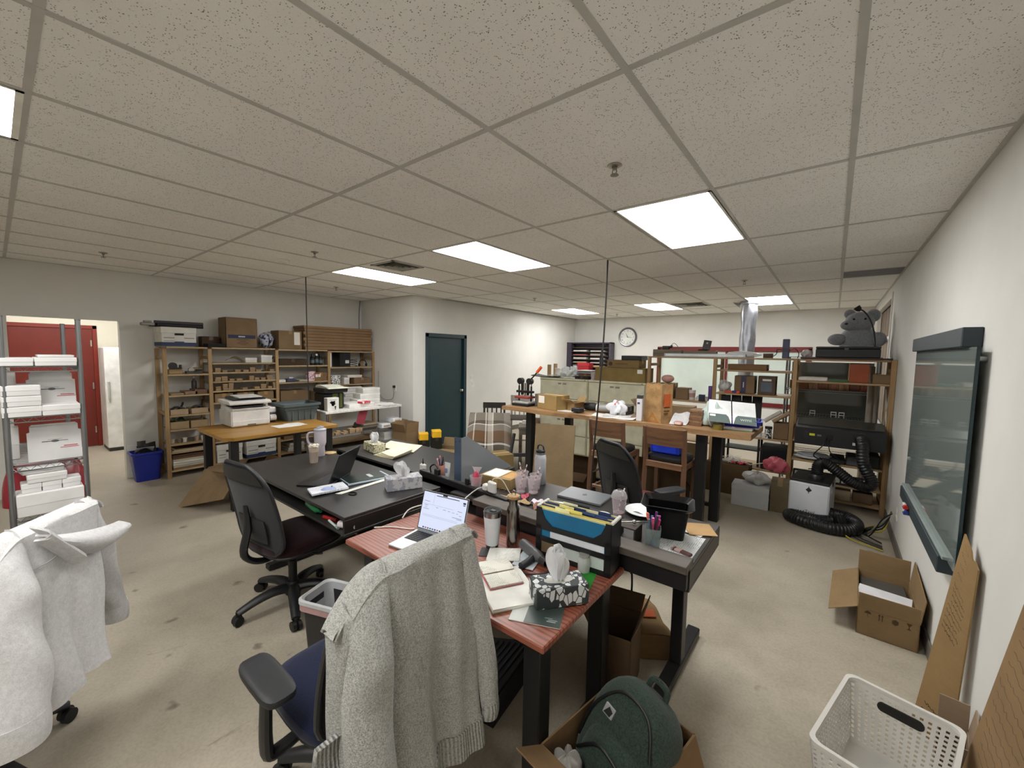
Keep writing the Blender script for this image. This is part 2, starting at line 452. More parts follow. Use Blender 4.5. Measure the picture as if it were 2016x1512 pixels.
# walls
def wall(name, *boxes, mat=wp):
    m = MB()
    for b in boxes: m.box(*b)
    return struct(name, m, mat)
wall('wall_left', (XL - .12, XL, YF, .11, 0, CZ + .05), (XL - .12, XL, .11, 1.01, 2.036, CZ + .05), (XL - .12, XL, 1.01, YJ + .12, 0, CZ + .05))
wall('wall_recess', (XL, XD - .12, YJ, YJ + .12, 0, CZ + .05))
wall('wall_door_side', (XD - .12, XD, YJ, 4.70, 0, CZ + .05), (XD - .12, XD, 4.70, 5.64, 2.02, CZ + .05), (XD - .12, XD, 5.64, YB, 0, CZ + .05))
WX0, WX1, WZ0, WZ1 = -3.28, -0.40, .72, 1.90
wall('wall_back', (XD - .12, WX0, YB, YB + .15, 0, CZ + .05), (WX1, XR + .15, YB, YB + .15, 0, CZ + .05), (WX0, WX1, YB, YB + .15, 0, WZ0), (WX0, WX1, YB, YB + .15, WZ1, CZ + .05))
VY0, VY1, VZ0, VZ1 = 7.02, 9.3, .75, 2.53
wall('wall_right', (XR, XR + .15, YF, VY0, 0, CZ + .05), (XR, XR + .15, VY1, YB, 0, CZ + .05), (XR, XR + .15, VY0, VY1, 0, VZ0), (XR, XR + .15, VY0, VY1, VZ1, CZ + .05))
wall('wall_front', (XL - .12, XR + .15, YF - .12, YF, 0, CZ + .05))
bb = M('#6b665e', .5)
m = MB().box(XR - .012, XR, YF, 5.9, 0, .10, .003); struct('baseboard_right', m, bb)
m = MB().box(XD, XD + .012, 5.70, YB, 0, .10, .003); struct('baseboard_door_side', m, bb)
m = MB().box(XL, XL + .012, 1.02, 1.34, 0, .43, .003); struct('trim_1', m, M('#e6e4df', .5), label='white panel screwed to wall beside doorway')
# window with red frame in the back wall
m = MB()
rd = M('#6d1a18', .45)
for b in ((WX0 - .05, WX1 + .05, YB - .03, YB + .05, WZ1 - .07, WZ1 + .03), (WX0 - .05, WX1 + .05, YB - .03, YB + .05, WZ0 - .03, WZ0 + .06), (WX0 - .05, WX0 + .04, YB - .03, YB + .05, WZ0, WZ1), (WX1 - .04, WX1 + .05, YB - .03, YB + .05, WZ0, WZ1)): m.box(*b, .004)
w1 = struct('window_1', m, rd, label='wide red framed window with pale frosted panes')
for k in range(2):
    a = WX0 + k * (WX1 - WX0) / 2
    obj('window_pane', MB().box(a, a + (WX1 - WX0) / 2 - .01, YB + .01, YB + .03, WZ0, WZ1, .002), frost('#cfdcd5', .2), w1, False)
obj('mullion', MB().box((WX0 + WX1) / 2 - .025, (WX0 + WX1) / 2 + .02, YB - .02, YB + .02, WZ0, WZ1, .003), rd, w1, False)
# window with brown panes in the right wall
m = MB(); wf = M('#d9d6d0', .5)
for b in ((XR - .01, XR + .05, VY0 - .03, VY0 + .04, VZ0 - .03, VZ1 + .03), (XR - .01, XR + .05, VY1 - .04, VY1 + .03, VZ0 - .03, VZ1 + .03), (XR - .01, XR + .05, VY0, VY1, VZ1 - .04, VZ1 + .03), (XR - .01, XR + .05, VY0, VY1, VZ0 - .03, VZ0 + .04)): m.box(*b, .004)
w2 = struct('window_2', m, wf, label='white framed window with brown blinds behind the shelf')
obj('mullion', MB().box(XR, XR + .04, VY0, VY1, 1.98, 2.02, .003), wf, w2, False)
for k in range(16):
    a = VY0 + .05 + k * (VY1 - VY0 - .1) / 16
    obj('blind_slat', MB().box(XR + .055, XR + .07, a, a + .125, VZ0 + .05, VZ1 - .05, .003), M('#6f5f52' if k % 3 else '#857568', .6), w2, False)
obj('window_pane', MB().box(XR + .08, XR + .09, VY0, VY1, VZ0, VZ1), frost('#6d665f', .2), w2, False)

# teal door
tl = M('#17333b', .42, 0, .03)
m = MB().box(XD - .12, XD + .012, 4.665, 4.735, 0, 2.04, .004).box(XD - .12, XD + .012, 5.605, 5.675, 0, 2.04, .004).box(XD - .12, XD + .012, 4.665, 5.675, 1.975, 2.045, .004)
d2 = struct('door_2', m, tl, label='dark teal metal door closed in its frame')
obj('door_leaf', MB().box(XD - .075, XD - .035, 4.735, 5.605, .008, 1.975, .003), M('#1b383f', .4, 0, .03), d2, False)
k = MB().cyl((XD - .036, 5.53, .99), (XD + .0, 5.53, .99), .026, .026).cyl((XD - .035, 5.53, .99), (XD + .03, 5.53, .99), .011)
k.ell((XD + .035, 5.53, .99), (.022, .027, .027)); obj('door_knob', k, M('#c9c9c6', .25, 1), d2)
for z in (.25, 1.0, 1.75): obj('hinge', MB().cyl((XD - .034, 4.74, z - .05), (XD - .034, 4.74, z + .05), .008), M('#1b383f', .4), d2)
# room beyond the doorway: walls, ceiling, red door
vw = wallpaint('#e4dfcf')
wall('wall_hall', (-10.02, -9.9, -1.6, .13, 0, 2.75), (-10.02, -9.9, 1.10, 3.0, 0, 2.75), (-10.02, -9.9, .13, 1.10, 2.05, 2.75), mat=vw)
wall('wall_hall_side', (-10.02, XL - .12, 3.0, 3.1, 0, 2.75), (-10.02, XL - .12, -1.7, -1.6, 0, 2.75), mat=vw)
struct('ceiling_hall', MB().box(-10.02, XL - .12, -1.7, 3.1, 2.70, 2.8), M('#cfcbc0', .9))
rdm = M('#7e2a1d', .45, 0, .05)
m = MB().box(-9.95, -9.885, .10, .155, 0, 2.06, .004).box(-9.95, -9.885, 1.06, 1.115, 0, 2.06, .004).box(-9.95, -9.885, .10, 1.115, 2.0, 2.06, .004)
d1 = struct('door_1', m, rdm, label='brick red door in the room beyond the doorway')
obj('door_leaf', MB().box(-9.94, -9.90, .155, 1.06, .01, 2.0, .003), M('#6f2318', .45, 0, .05), d1, False)
for z in (1.76, 1.04, .29): obj('hinge', MB().box(-9.90, -9.888, 1.03, 1.05, z - .055, z + .055, .003), M('#b9b3a8', .35, .8), d1, False)

# ceiling light panels
def light(cx, cy, z, label, lw=PX, ld=PY, k=1.0):
    t = thing('ceiling_light', label, 'ceiling light', (cx, cy, z), 0, 'recessed ceiling light panels')
    a, b = lw / 2 - .006, ld / 2 - .006; fr = M('#f1efe8', .4)
    m = MB().box(-a, a, -b, -b + .022, -.004, .02).box(-a, a, b - .022, b, -.004, .02).box(-a, -a + .022, -b, b, -.004, .02).box(a - .022, a, -b, b, -.004, .02)
    obj('frame', m, fr, t, False)
    obj('diffuser', MB().box(-a + .02, a - .02, -b + .02, b - .02, 0, .006), emit(PANEL_COLOR, PANEL_POWER * k), t, False)
    obj('housing', MB().box(-a, a, -b, b, .02, .045), M('#d8d6cf', .6), t, False)
LL = {(-1, 1): 'lit ceiling panel beside a sprinkler head, over the standing desks', (-4, 1): 'lit ceiling panel between the desks and the air vent panel', (-7, 1): 'lit ceiling panel next to the square air vent', (-7, 5): 'small far lit ceiling panel near the teal door wall', (-4, 5): 'far lit ceiling panel beside the slatted vent', (-1, 5): 'far lit ceiling panel above the silver duct'}
for (i, j) in LIGHTS:
    light(GX + (i + .5) * PX, GY + (j + .5) * PY, CZ, LL.get((i, j), {-1: 'lit ceiling panel beside the right wall over the white basket', -4: 'lit ceiling panel over the chrome rack of white boxes', -7: 'lit ceiling panel along the wall before the doorway'}[i]))
light(-8.6, .7, 2.698, 'lit ceiling panel in the room beyond the doorway', .6, 1.2, 1.35)

# vents, sprinklers, smoke detector
vm = M('#a3a199', .5)
def vent(cx, cy, w, d, label):
    t = thing('ceiling_vent', label, 'vent', (cx, cy, CZ), 0, 'square ceiling vents')
    m = MB()
    m.box(-w, w, -d, -d + .03, -.008, .0).box(-w, w, d - .03, d, -.008, 0).box(-w, -w + .03, -d, d, -.008, 0).box(w - .03, w, -d, d, -.008, 0)
    obj('frame', m, vm, t, False)
    obj('backing', MB().box(-w + .01, w - .01, -d + .01, d - .01, -.002, -.0005), M('#3a3935', .9), t, False)
    for k in range(3):
        a, b = w - .06 - k * .055, d - .06 - k * .055
        m = MB()
        for (p, q) in (((-a, -b), (a, -b)), ((a, -b), (a, b)), ((a, b), (-a, b)), ((-a, b), (-a, -b))):
            m.add([(p[0], p[1], -.014), (q[0], q[1], -.014), (q[0] * .86, q[1] * .86, -.002), (p[0] * .86, p[1] * .86, -.002), (p[0], p[1], -.011), (q[0], q[1], -.011), (q[0] * .86, q[1] * .86, .001), (p[0] * .86, p[1] * .86, .001)], [(0, 1, 2, 3), (7, 6, 5, 4), (0, 4, 5, 1), (3, 2, 6, 7)])
        obj('louver', m, vm, t, False)
vent(-3.87, 2.83, .2, .21, 'grey louvered square air vent beside the lit panel')
vent(-2.12, 7.95, .27, .3, 'far slatted ceiling vent between two lit panels')
cm = M('#8d8a83', .3, .9)
def sprinkler(x, y, label):
    t = thing('sprinkler_head', label, 'sprinkler', (x, y, CZ), 0, 'ceiling sprinkler heads')
    obj('escutcheon', MB().lathe([(.034, 0), (.036, -.004), (.028, -.009), (.014, -.010), (.012, -.004)], 20), M('#aeaba3', .3, .8), t)
    obj('nozzle', MB().cyl((0, 0, 0), (0, 0, -.022), .011).tube([(-.009, 0, -.02), (-.012, 0, -.034), (-.003, 0, -.046)], .0025, 6).tube([(.009, 0, -.02), (.012, 0, -.034), (.003, 0, -.046)], .0025, 6), cm, t)
    obj('deflector', MB().lathe([(.003, -.045), (.020, -.047), (.021, -.050), (.002, -.051)], 16), cm, t)
for x, y, l in ((-.92, 1.97, 'sprinkler head near the big lit panel over the desks'), (-4.01, 1.975, 'sprinkler head near the smoke detector'), (-5.87, .74, 'sprinkler head near the doorway wall'), (-.93, 5.78, 'sprinkler head between the near panel and the silver duct'), (-4.08, 5.77, 'sprinkler head near the teal door wall'), (-5.92, 3.23, 'sprinkler head above the wooden shelves'), (-3.99, 8.93, 'sprinkler head near the wall clock')):
    sprinkler(x, y, l)
t = thing('smoke_detector', 'round white smoke detector on the ceiling tiles', 'smoke detector', (-4.64, 1.96, CZ))
obj('base', MB().lathe([(.055, 0), (.055, -.012), (.048, -.014)], 24), M('#e8e6df', .5), t)
obj('cap', MB().lathe([(.044, -.012), (.04, -.03), (.02, -.036), (0, -.037)], 24), M('#e2e0d8', .5), t)

# cables hanging from the ceiling
ck = M('#1d1b1b', .5)
tag(obj('drop_cable', MB().tube([(-5.456, 2.566, CZ), (-5.455, 2.566, 1.8), (-5.45, 2.57, 1.1), (-5.42, 2.58, .795)], .007, 8, 6), ck), 'black cable dropping from ceiling to the yellow table', 'cable')
tag(obj('drop_cable', MB().tube([(-1.838, 3.85, CZ), (-1.85, 3.85, 2.0), (-1.87, 3.82, 1.3), (-1.90, 3.80, .7), (-1.93, 3.80, .02)], .0085, 8, 6), ck), 'black cable dropping from ceiling beside the bar stools', 'cable')
tag(obj('wall_cable', MB().tube([(XL + .02, 4.36, CZ), (XL + .012, 4.34, 2.3), (XL + .012, 4.36, 1.76)], .006, 6, 6), M('#4d4b48', .6)), 'thin grey cable running down the room corner', 'cable')

# wall plates
def plate(name, label, cat, loc, rz, kind):
    t = thing(name, label, cat, loc, rz)
    obj('cover_plate', MB().box(-.036, .036, -.006, 0, -.058, .058, .003), M('#e9e7e1', .35), t, False)
    if kind == 'switch':
        obj('rocker', MB().box(-.016, .016, -.010, -.004, -.032, .032, .002), M('#dfddd6', .35), t, False)
    else:
        for z in (-.022, .022):
            obj('socket', MB().cyl((0, -.009, z), (0, -.004, z), .016, n=16), M('#d5d3cc', .4), t)
    return t
plate('light_switch', 'white light switch on the wall beside the teal door', 'switch', (XD, 5.82, 1.21), PI / 2, 'switch')
plate('light_switch', 'lower white switch plate beside the teal door', 'switch', (XD, 5.86, 1.09), PI / 2, 'switch')
plate('wall_outlet', 'white outlet low on the right wall with plugged cords', 'outlet', (XR, 5.03, .31), PI / 2 + PI, 'outlet')
t = plate('wall_outlet', 'white outlet with a black plug near the room corner', 'outlet', (-6.10, YJ, 1.06), 0, 'outlet')
obj('plug', MB().box(-.022, .022, -.045, -.008, .005, .05, .005), M('#1c1b1b', .5), t, False)
tag(obj('extension_cable', MB().tube([(-6.10, YJ - .04, 1.07), (-6.08, YJ - .05, .95), (-6.16, YJ - .04, .86), (-6.38, YJ - .05, .85), (-6.52, YJ - .05, 1.0), (-6.56, YJ - .03, 1.35)], .006, 8, 8), M('#8b8984', .5)), 'grey cord looping from corner outlet to the shelves', 'cord')
t = thing('wall_clock', 'round wall clock with grey rim and white face', 'clock', (-4.09, YB - .002, 2.167), 0)
obj('rim', MB().tr(Matrix.Rotation(PI / 2, 4, 'X')).lathe([(.19, 0), (.235, .0), (.24, .02), (.22, .045), (.198, .04), (.192, .02)], 48, cap=False), M('#77777a', .3, .7), t)
obj('dial', MB().cyl((0, -.02, 0), (0, -.001, 0), .196, n=48), M('#e9ebe8', .5), t)
bk = M('#26282a', .5)
for k in range(12):
    a = PI / 2 - k * PI / 6
    text('numeral', str(12 if k == 0 else k), .05, bk, t, (.155 * math.cos(a), -.0225, .155 * math.sin(a)), (PI / 2, 0, 0))
for nm, L, a, wd in (('hour_hand', .11, PI / 2 + .42, .008), ('minute_hand', .15, -.13, .006)):
    dx, dz = math.cos(a), math.sin(a)
    obj(nm, MB().prism([(-dz * wd, dx * wd), (dx * L, dz * L), (dz * wd, -dx * wd), (-dx * .02, -dz * .02)], -.028, -.024, 'y'), bk, t, False)
obj('pivot', MB().cyl((0, -.03, 0), (0, -.02, 0), .01), bk, t)
# ---------------------------------------------------------------- builders used across the room
KR, KR2, KR3 = '#a58560', '#8f7049', '#b29571'
def carton(label, loc, size, rz=0.0, color=KR, tape='x', sticker=None, group=None, name='carton', cat='box', band=None):
    w, d, h = size
    t = thing(name, label, cat, loc, rz, group)
    g = .0025; cb = cardboard(color)
    obj('body', MB().box(-w/2, w/2, -d/2, d/2, 0, h - .006, .004), cb, t, False)
    m = MB()
    if tape == 'x': m.box(-w/2, w/2, -d/2, -g, h - .006, h, .001).box(-w/2, w/2, g, d/2, h - .006, h, .001)
    else: m.box(-w/2, -g, -d/2, d/2, h - .006, h, .001).box(g, w/2, -d/2, d/2, h - .006, h, .001)
    obj('top_flap', m, cb, t, False)
    tm = M(dk(color, 1.12), .3)
    m = MB()
    if tape == 'x': m.box(-w/2 - .001, w/2 + .001, -.024, .024, h - .05, h + .0008)
    else: m.box(-.024, .024, -d/2 - .001, d/2 + .001, h - .05, h + .0008)
    obj('tape', m, tm, t, False)
    if sticker:
        side, u, v, sw, sh = sticker
        X = T(w/2 + .0012, 0, 0) if side == '+x' else (T(0, -d/2 - .0012, 0, -PI/2) if side == '-y' else T(-w/2 - .0012, 0, 0, PI))
        obj('sticker', MB().tr(X).box(-.0008, .0006, u - sw/2, u + sw/2, v - sh/2, v + sh/2), written('#e4e1d9', '#55504c', 60), t, False)
    return t
def open_carton(label, loc, size, rz=0.0, color=KR, flaps=(60, 60, 60, 60), fl=None, group=None, name='open_carton', th=.005):
    """box without a lid; flap angles for -y, +x, +y, -x: 0 stands up, 90 lies flat outwards, 180 hangs down"""
    w, d, h = size; cb = cardboard(color)
    t = thing(name, label, 'box', loc, rz, group)
    obj('body', MB().box(-w/2, w/2, -d/2, d/2, 0, th).box(-w/2, w/2, -d/2, -d/2 + th, 0, h).box(-w/2, w/2, d/2 - th, d/2, 0, h).box(-w/2, -w/2 + th, -d/2, d/2, 0, h).box(w/2 - th, w/2, -d/2, d/2, 0, h), cb, t, False)
    L = fl or min(w, d) / 2
    for k, (a, px, py, rz2, half) in enumerate(((flaps[0], 0, -d/2, 0, w/2), (flaps[1], w/2, 0, PI/2, d/2), (flaps[2], 0, d/2, PI, w/2), (flaps[3], -w/2, 0, -PI/2, d/2))):
        if a is None: continue
        o = obj('flap', MB().box(-half + .002, half - .002, -th/2, th/2, 0, L[k] if isinstance(L, tuple) else L, .001), cb, t, False)
        o.location = (px, py, h); o.rotation_euler = (R(a), 0, rz2)
    return t
def banker(label, loc, rz=0.0, size=(.40, .32, .25), group=None, stripe=True):
    """white file storage box; its short printed end faces local -y"""
    d, w, h = size
    t = thing('storage_box', label, 'box', loc, rz, group); wm = M('#d4d2cc', .7, 0, .04)
    obj('body', MB().box(-w/2, w/2, -d/2, d/2, 0, h - .02, .004), wm, t, False)
    lid = obj('lid', MB().box(-w/2 - .006, w/2 + .006, -d/2 - .006, d/2 + .006, h - .075, h, .005), M('#dbd9d3', .7, 0, .04), t, False)
    obj('handle_hole', MB().prism([(-.05, h - .105), (.05, h - .105), (.042, h - .078), (-.042, h - .078)], -d/2 - .0015, -d/2 - .0005, 'y').prism([(-.05, h - .078), (.05, h - .078), (.043, h - .105), (-.043, h - .105)], -d/2 - .0072, -d/2 - .0062, 'y'), M('#26221e', .9), t, False)
    obj('print', MB().box(-w/2 + .02, -.05, -d/2 - .001, -d/2, h*.42, h*.47).box(.05, w/2 - .02, -d/2 - .001, -d/2, h*.42, h*.47).box(-w/2 + .02, -.05, -d/2 - .001, -d/2, h*.27, h*.30), M('#8d8b88', .7), t, False)
    if stripe:
        obj('blue_band', MB().box(-w/2 - .0012, w/2 + .0012, -d/2 - .0012, d/2 + .0012, .004, .055), M('#27375c', .6), t, False)
        obj('arch_print', MB().prism([(-.06, .05), (.06, .05), (.045, .066), (-.045, .066)], -d/2 - .002, -d/2, 'y'), M('#27375c', .6), t, False)
    return t
def tray(label, loc, size, rz=0.0, color=KR3, group=None, name='cardboard_tray', cat='tray', th=.004):
    w, d, h = size; t = thing(name, label, cat, loc, rz, group); c = cardboard(color)
    obj('bottom', MB().box(-w/2, w/2, -d/2, d/2, 0, th), c, t, False)
    for b in ((-w/2, w/2, -d/2, -d/2 + th), (-w/2, w/2, d/2 - th, d/2), (-w/2, -w/2 + th, -d/2, d/2), (w/2 - th, w/2, -d/2, d/2)):
        obj('side_panel', MB().box(*b, 0, h, .001), c, t, False)
    return t
def paper(label, pts, z, mat=None, name='paper', cat='paper', th=.0008, curl=0.0, group=None):
    """a sheet on a table given by three corners (a, b, c): a-b one edge, b-c the next"""
    a, b, c = [Vector((p[0], p[1], 0)) for p in pts]; o = a.copy()
    u, v = b - a, c - b
    def fn(s, q): return (u * s + v * q + Vector((0, 0, th + curl * (abs(s - .5) * 2) ** 2 * (.5 + .5 * q) + .0006 * math.sin(9 * s + 5 * q)))).to_tuple()
    ob = obj(name, MB().sheet(fn, 10, 8, th), mat or M('#dedcd6', .8, 0, .03), None, True, loc=(o.x, o.y, z))
    return tag(ob, label, cat, group)
def small_box(label, group, loc, size, rz, color='#a3845f'):
    w, d, h = size; k = ('sb', color)
    if k not in MATS:
        t = thing('gift_box', label, 'box', loc, rz, group)
        obj('base', MB().box(-.5, .5, -.5, .5, 0, .55, .03), cardboard(color), t, False)
        obj('lid', MB().box(-.525, .525, -.525, .525, .5, 1, .03), cardboard(dk(color, 1.06)), t, False)
        t.scale = (w, d, h); MATS[k] = t; return t
    return dup_tree(MATS[k], loc, rz, label, group, (w, d, h))
def shelving(name, label, ends, depth_axis, front, back, height, bays, wc1='#b08a58', wc2='#8a6437', shelf_c=('#b79a6e', '#94764a')):
    """wooden post shelving. ends: positions of the side frames along the run; bays: list of shelf heights per bay"""
    t = thing(name, label, 'shelf')
    run = 'y' if depth_axis == 'x' else 'x'
    def bx(m, r0, r1, d0, d1, z0, z1, b=.002):
        if depth_axis == 'x': m.box(d0, d1, r0, r1, z0, z1, b)
        else: m.box(r0, r1, d0, d1, z0, z1, b)
        return m
    wz = wood(wc1, wc2, 'z', .6); wd = wood(wc1, wc2, depth_axis, .6); ws = wood(*shelf_c, run, .6)
    lo, hi = min(front, back), max(front, back)
    for e in ends:
        for (p, q) in ((lo, lo + .032), (hi - .032, hi)):
            obj('post', bx(MB(), e - .022, e + .022, p, q, 0, height), wz, t, False)
        for z in (.12, height * .5, height - .12):
            obj('rung', bx(MB(), e - .012, e + .012, lo + .03, hi - .03, z - .02, z + .02), wd, t, False)
    for k, zs in enumerate(bays):
        for z in zs: obj('shelf_board', bx(MB(), ends[k] + .023, ends[k + 1] - .023, lo + .004, hi - .004, z - .022, z, .003), ws, t, False)
    return t

# ---------------------------------------------------------------- long wooden shelves on the left wall
SB = [[1.725, 1.365, 1.09, .825, .635, .445, .34, .10], [1.725, 1.51, 1.378, 1.252, 1.12, .955, .40, .10], [1.715, 1.462, 1.198, .86, .29, .08], [1.70, 1.425, 1.118, .80, .10]]
SE = [1.358, 1.842, 2.70, 3.522, 4.372]
SF, SBK = -6.72, -7.13
shelving('storage_shelf', 'long pine shelving with many shelves of small boxes on left wall', SE, 'x', SF, SBK, 1.70, SB)
cb = cardboard
# things on the top boards
banker('white file box with blue band on top of pine shelves', (-6.93, 1.52, 1.726), PI/2, (.38, .36, .25))
t = thing('tripod_bag', 'dark rolled tripod stand lying on white file box', 'tripod', (-6.9, 1.53, 1.977))
for k, (dz, y0, y1, r, c) in enumerate(((.022, -.27, .30, .020, '#1b1a1c'), (.026, -.20, .27, .024, '#222024'), (.062, -.22, .30, .022, '#4b484c'))):
    obj('leg', MB().cyl((-.03 + .05 * (k % 2), y0, dz), (-.03 + .05 * (k % 2), y1, dz - .0), r, n=12), M(c, .6), t)
obj('clamp', MB().box(-.04, .03, -.36, -.22, .012, .05, .008).box(-.03, .02, -.33, -.25, .05, .075, .006), M('#8e8b88', .4, .4), t)
t = tray('black shallow tray on top of the pine shelves', (-6.84, 1.93, 1.726), (.19, .2, .05), 0, '#2b2a2c', name='black_tray')
carton('dark brown carton behind the upright moving box', (-7.04, 1.93, 1.727), (.16, .22, .15), 0, '#54402e')
t = open_carton('upright moving box with navy band on the shelf top', (-6.93, 2.255, 1.726), (.30, .40, .43), 0, '#8d6f4e', (None, None, None, None))
obj('lid_panel', MB().box(-.15, .15, -.2, .2, .425, .43), cb('#8d6f4e'), t, False)
obj('navy_band', MB().box(.149, .1512, -.175, .175, .135, .185), M('#2a3050', .7), t, False)
obj('print', MB().box(.15, .1516, -.045, .04, .152, .17), M('#b6b7bc', .7), t, False)
obj('print', MB().box(.15, .1512, -.07, .085, .115, .124).box(.15, .1512, -.03, .045, .09, .099).box(.15, .1512, -.06, .075, .066, .074).box(.15, .1512, -.025, .05, .042, .049), M('#5a4430', .8), t, False)
m = MB().sheet(lambda u, v: (-6.93 + (.13 + .02 * math.sin(9 * u + 4 * v)) * math.sin(PI * v) * math.cos(2 * PI * u), 2.63 + (.11 + .025 * math.sin(7 * v + 11 * u)) * math.sin(PI * v) * math.sin(2 * PI * u), 1.727 + .115 + .115 * -math.cos(PI * v) + .012 * math.sin(13 * u)), 22, 12)
tag(obj('plastic_bag', m, speck('#2c3660', '#b9bccb', 22, .47)), 'blue and white crumpled plastic bag on the pine shelf top', 'bag')
t = carton('white and black upright package beside blue bag', (-7.09, 2.50, 1.727), (.05, .06, .34), 0, '#c9c6b8')
carton('dark sided brown carton left of the flat carton stack', (-6.93, 2.93, 1.717), (.3, .35, .29), 0, '#8c6f4b', 'x', ('+x', .1, .17, .09, .2))
for k in range(8):
    o = thing('flat_carton', ['bottom', 'second lowest', 'third lowest', 'fourth lowest', 'fourth highest', 'third highest', 'second highest', 'topmost'][k] + ' brown flat carton of the stack on the shelf top', 'box', (-6.93 + .012 * math.sin(k * 2.1), 3.74 + .012 * math.cos(k * 3), 1.7155 + k * .049), .008 * math.sin(k * 1.7), 'flat cartons stacked on the pine shelves')
    obj('tray', MB().box(-.19, .19, -.61, .61, 0, .044, .004), cb('#8f6c49'), o, False)
    obj('lid', MB().box(-.193, .193, -.613, .613, .016, .0475, .004), cb('#9a7650'), o, False)

# bay 1
t = thing('tape_gun', 'black tape dispenser on wooden block in the narrow bay', 'tape dispenser', (-6.84, 1.48, 1.366))
obj('base', MB().box(-.05, .05, -.07, .07, 0, .06, .004), wood('#a98550', '#7d5c30', 'y'), t, False)
obj('roll', MB().cyl((-.02, -.02, .105), (.03, -.02, .105), .045, n=20), M('#1d1b1a', .5), t)
obj('blade_arm', MB().box(-.015, .025, -.06, .075, .062, .082, .004).box(-.015, .025, .045, .07, .07, .12, .004), M('#2a2725', .5), t, False)
t = thing('tape_gun', 'low grey tape dispenser on the narrow bay top shelf', 'tape dispenser', (-6.80, 1.665, 1.366))
obj('base', MB().box(-.04, .04, -.08, .09, 0, .035, .004), M('#3c3936', .5), t, False)
obj('roll', MB().cyl((-.02, -.02, .05), (.02, -.02, .05), .032, n=18), M('#a8a49d', .4), t)
obj('handle', MB().box(-.015, .015, .03, .1, .035, .06, .006), M('#222', .5), t, False)
tag(obj('wood_block', MB().box(-7.0, -6.9, 1.70, 1.80, 1.366, 1.44, .006), wood('#b89a63', '#8e7040', 'y')), 'pale wooden block at end of the narrow bay shelf', 'block')
for k, (y, l, c) in enumerate(((1.48, .2, '#a58a66'), (1.63, .22, '#8d7050'), (1.74, .13, '#75543a'))):
    tag(obj('wood_plank', MB().box(-7.02, -6.76, y - .07, y + .07, 1.091, 1.11 + .02 * k, .003), wood(c, dk(c, .75), 'x')), ['pale plank lying on the second narrow shelf', 'tan plank lying on the second narrow shelf', 'dark plank lying on the second narrow shelf'][k], 'plank')
t = thing('bottle', 'dark small bottle with white cap on second narrow shelf', 'bottle', (-6.92, 1.70, 1.151))
obj('body', MB().lathe([(.028, 0), (.03, .01), (.03, .1), (.012, .13), (.012, .15)], 16), M('#3b3331', .4), t)
obj('cap', MB().lathe([(.015, .145), (.015, .175), (.013, .178)], 14), M('#d0cdc8', .4), t)
for k, y in enumerate((1.49, 1.71)):
    tray(['open kraft tray of black tools near the shelf post', 'open kraft tray of black tools next to the second post'][k], (-6.86, y, .826), (.24, .19, .075), 0, KR3)
    t = thing('clamp_tool', ['black tool lying in the first kraft tray', 'black tool standing in the second kraft tray'][k], 'tool', (-6.86, y, .831))
    obj('jaw', MB().box(-.03, .03, -.07, .05, 0, .05, .008), M('#232120', .5), t, False)
    obj('arm', MB().tube([(-.02, .0, .04), (0, .05, .10), (.02, .06, .15 + .03 * k)], .012, 8, 4), M('#2a2827', .45), t)
    obj('grip', MB().tube([(0, -.07, .05), (0, -.02, .09), (0, .06, .075)], .014, 8, 4), M('#1b1a1a', .5), t)
for k, y in enumerate((1.49, 1.705)):
    tray(['deep kraft tray on the fourth narrow shelf by the post', 'deep kraft tray beside the table leg on the narrow shelf'][k], (-6.86, y, .636), (.22, .2, .10), 0, '#a88a62')
m = MB().sheet(lambda u, v: (-6.95 + .18 * v, 1.42 + .2 * u, .70 + .06 * math.sin(3 * u + 2 * v) + .02 * math.sin(12 * u)), 10, 8, .004)
tag(obj('green_cloth', m, M('#54694f', .9)), 'green crumpled cloth in the kraft tray', 'cloth')
for k in range(6):
    y = 1.42 + .065 * k; c = ['#b5aca2', '#6f675f', '#d6d2cb', '#4d4843', '#a18a74', '#c9c4bc'][k]
    t = thing('small_cup', ['beige small cup', 'taupe small cup', 'white small cup', 'charcoal small cup', 'tan small cup', 'pale grey small cup'][k] + ' in the row on the lower narrow shelf', 'cup', (-6.82 + .02 * (k % 2), y, .446), 0, 'small cups on the lower narrow shelf')
    obj('body', MB().lathe([(.02, 0), (.026, .055), (.024, .055), (.019, .004), (0, .004)], 14), M(c, .4), t)
    obj('rim', MB().lathe([(.0255, .052), (.0275, .053), (.0275, .058), (.0245, .058)], 14), M(dk(c, 1.1), .4), t)
for k in range(4):
    paper(['cream sheet on the thin paper shelf', 'tan sheet on the thin paper shelf', 'white sheet on the thin paper shelf', 'brown sheet on top of the thin paper shelf'][k], [(-6.75 - .02 * k, 1.40 + .015 * k), (-6.75 - .02 * k, 1.78), (-7.05, 1.78)], .3405 + .006 * k, M(['#cfc4ae', '#b49a76', '#d8d4cc', '#86603c'][k], .8), th=.005)
for k in range(7):
    c = ['#8b6b4c', '#b8a98c', '#cfc8ba', '#d9d6cf', '#c3b597', '#6e4a30', '#57331f'][k]
    tag(obj('board', MB().box(-7.05 + .01 * (k % 3), -6.74 + .006 * (k % 2), 1.40, 1.79 - .012 * (k % 3), .101 + k * .028, .127 + k * .028, .003), wood(c, dk(c, .85), 'y')), ['brown', 'khaki', 'cream', 'white', 'tan', 'russet', 'dark'][k] + ' board in the pile at bottom of the narrow bay', 'board', 'boards piled at the bottom of the narrow bay')
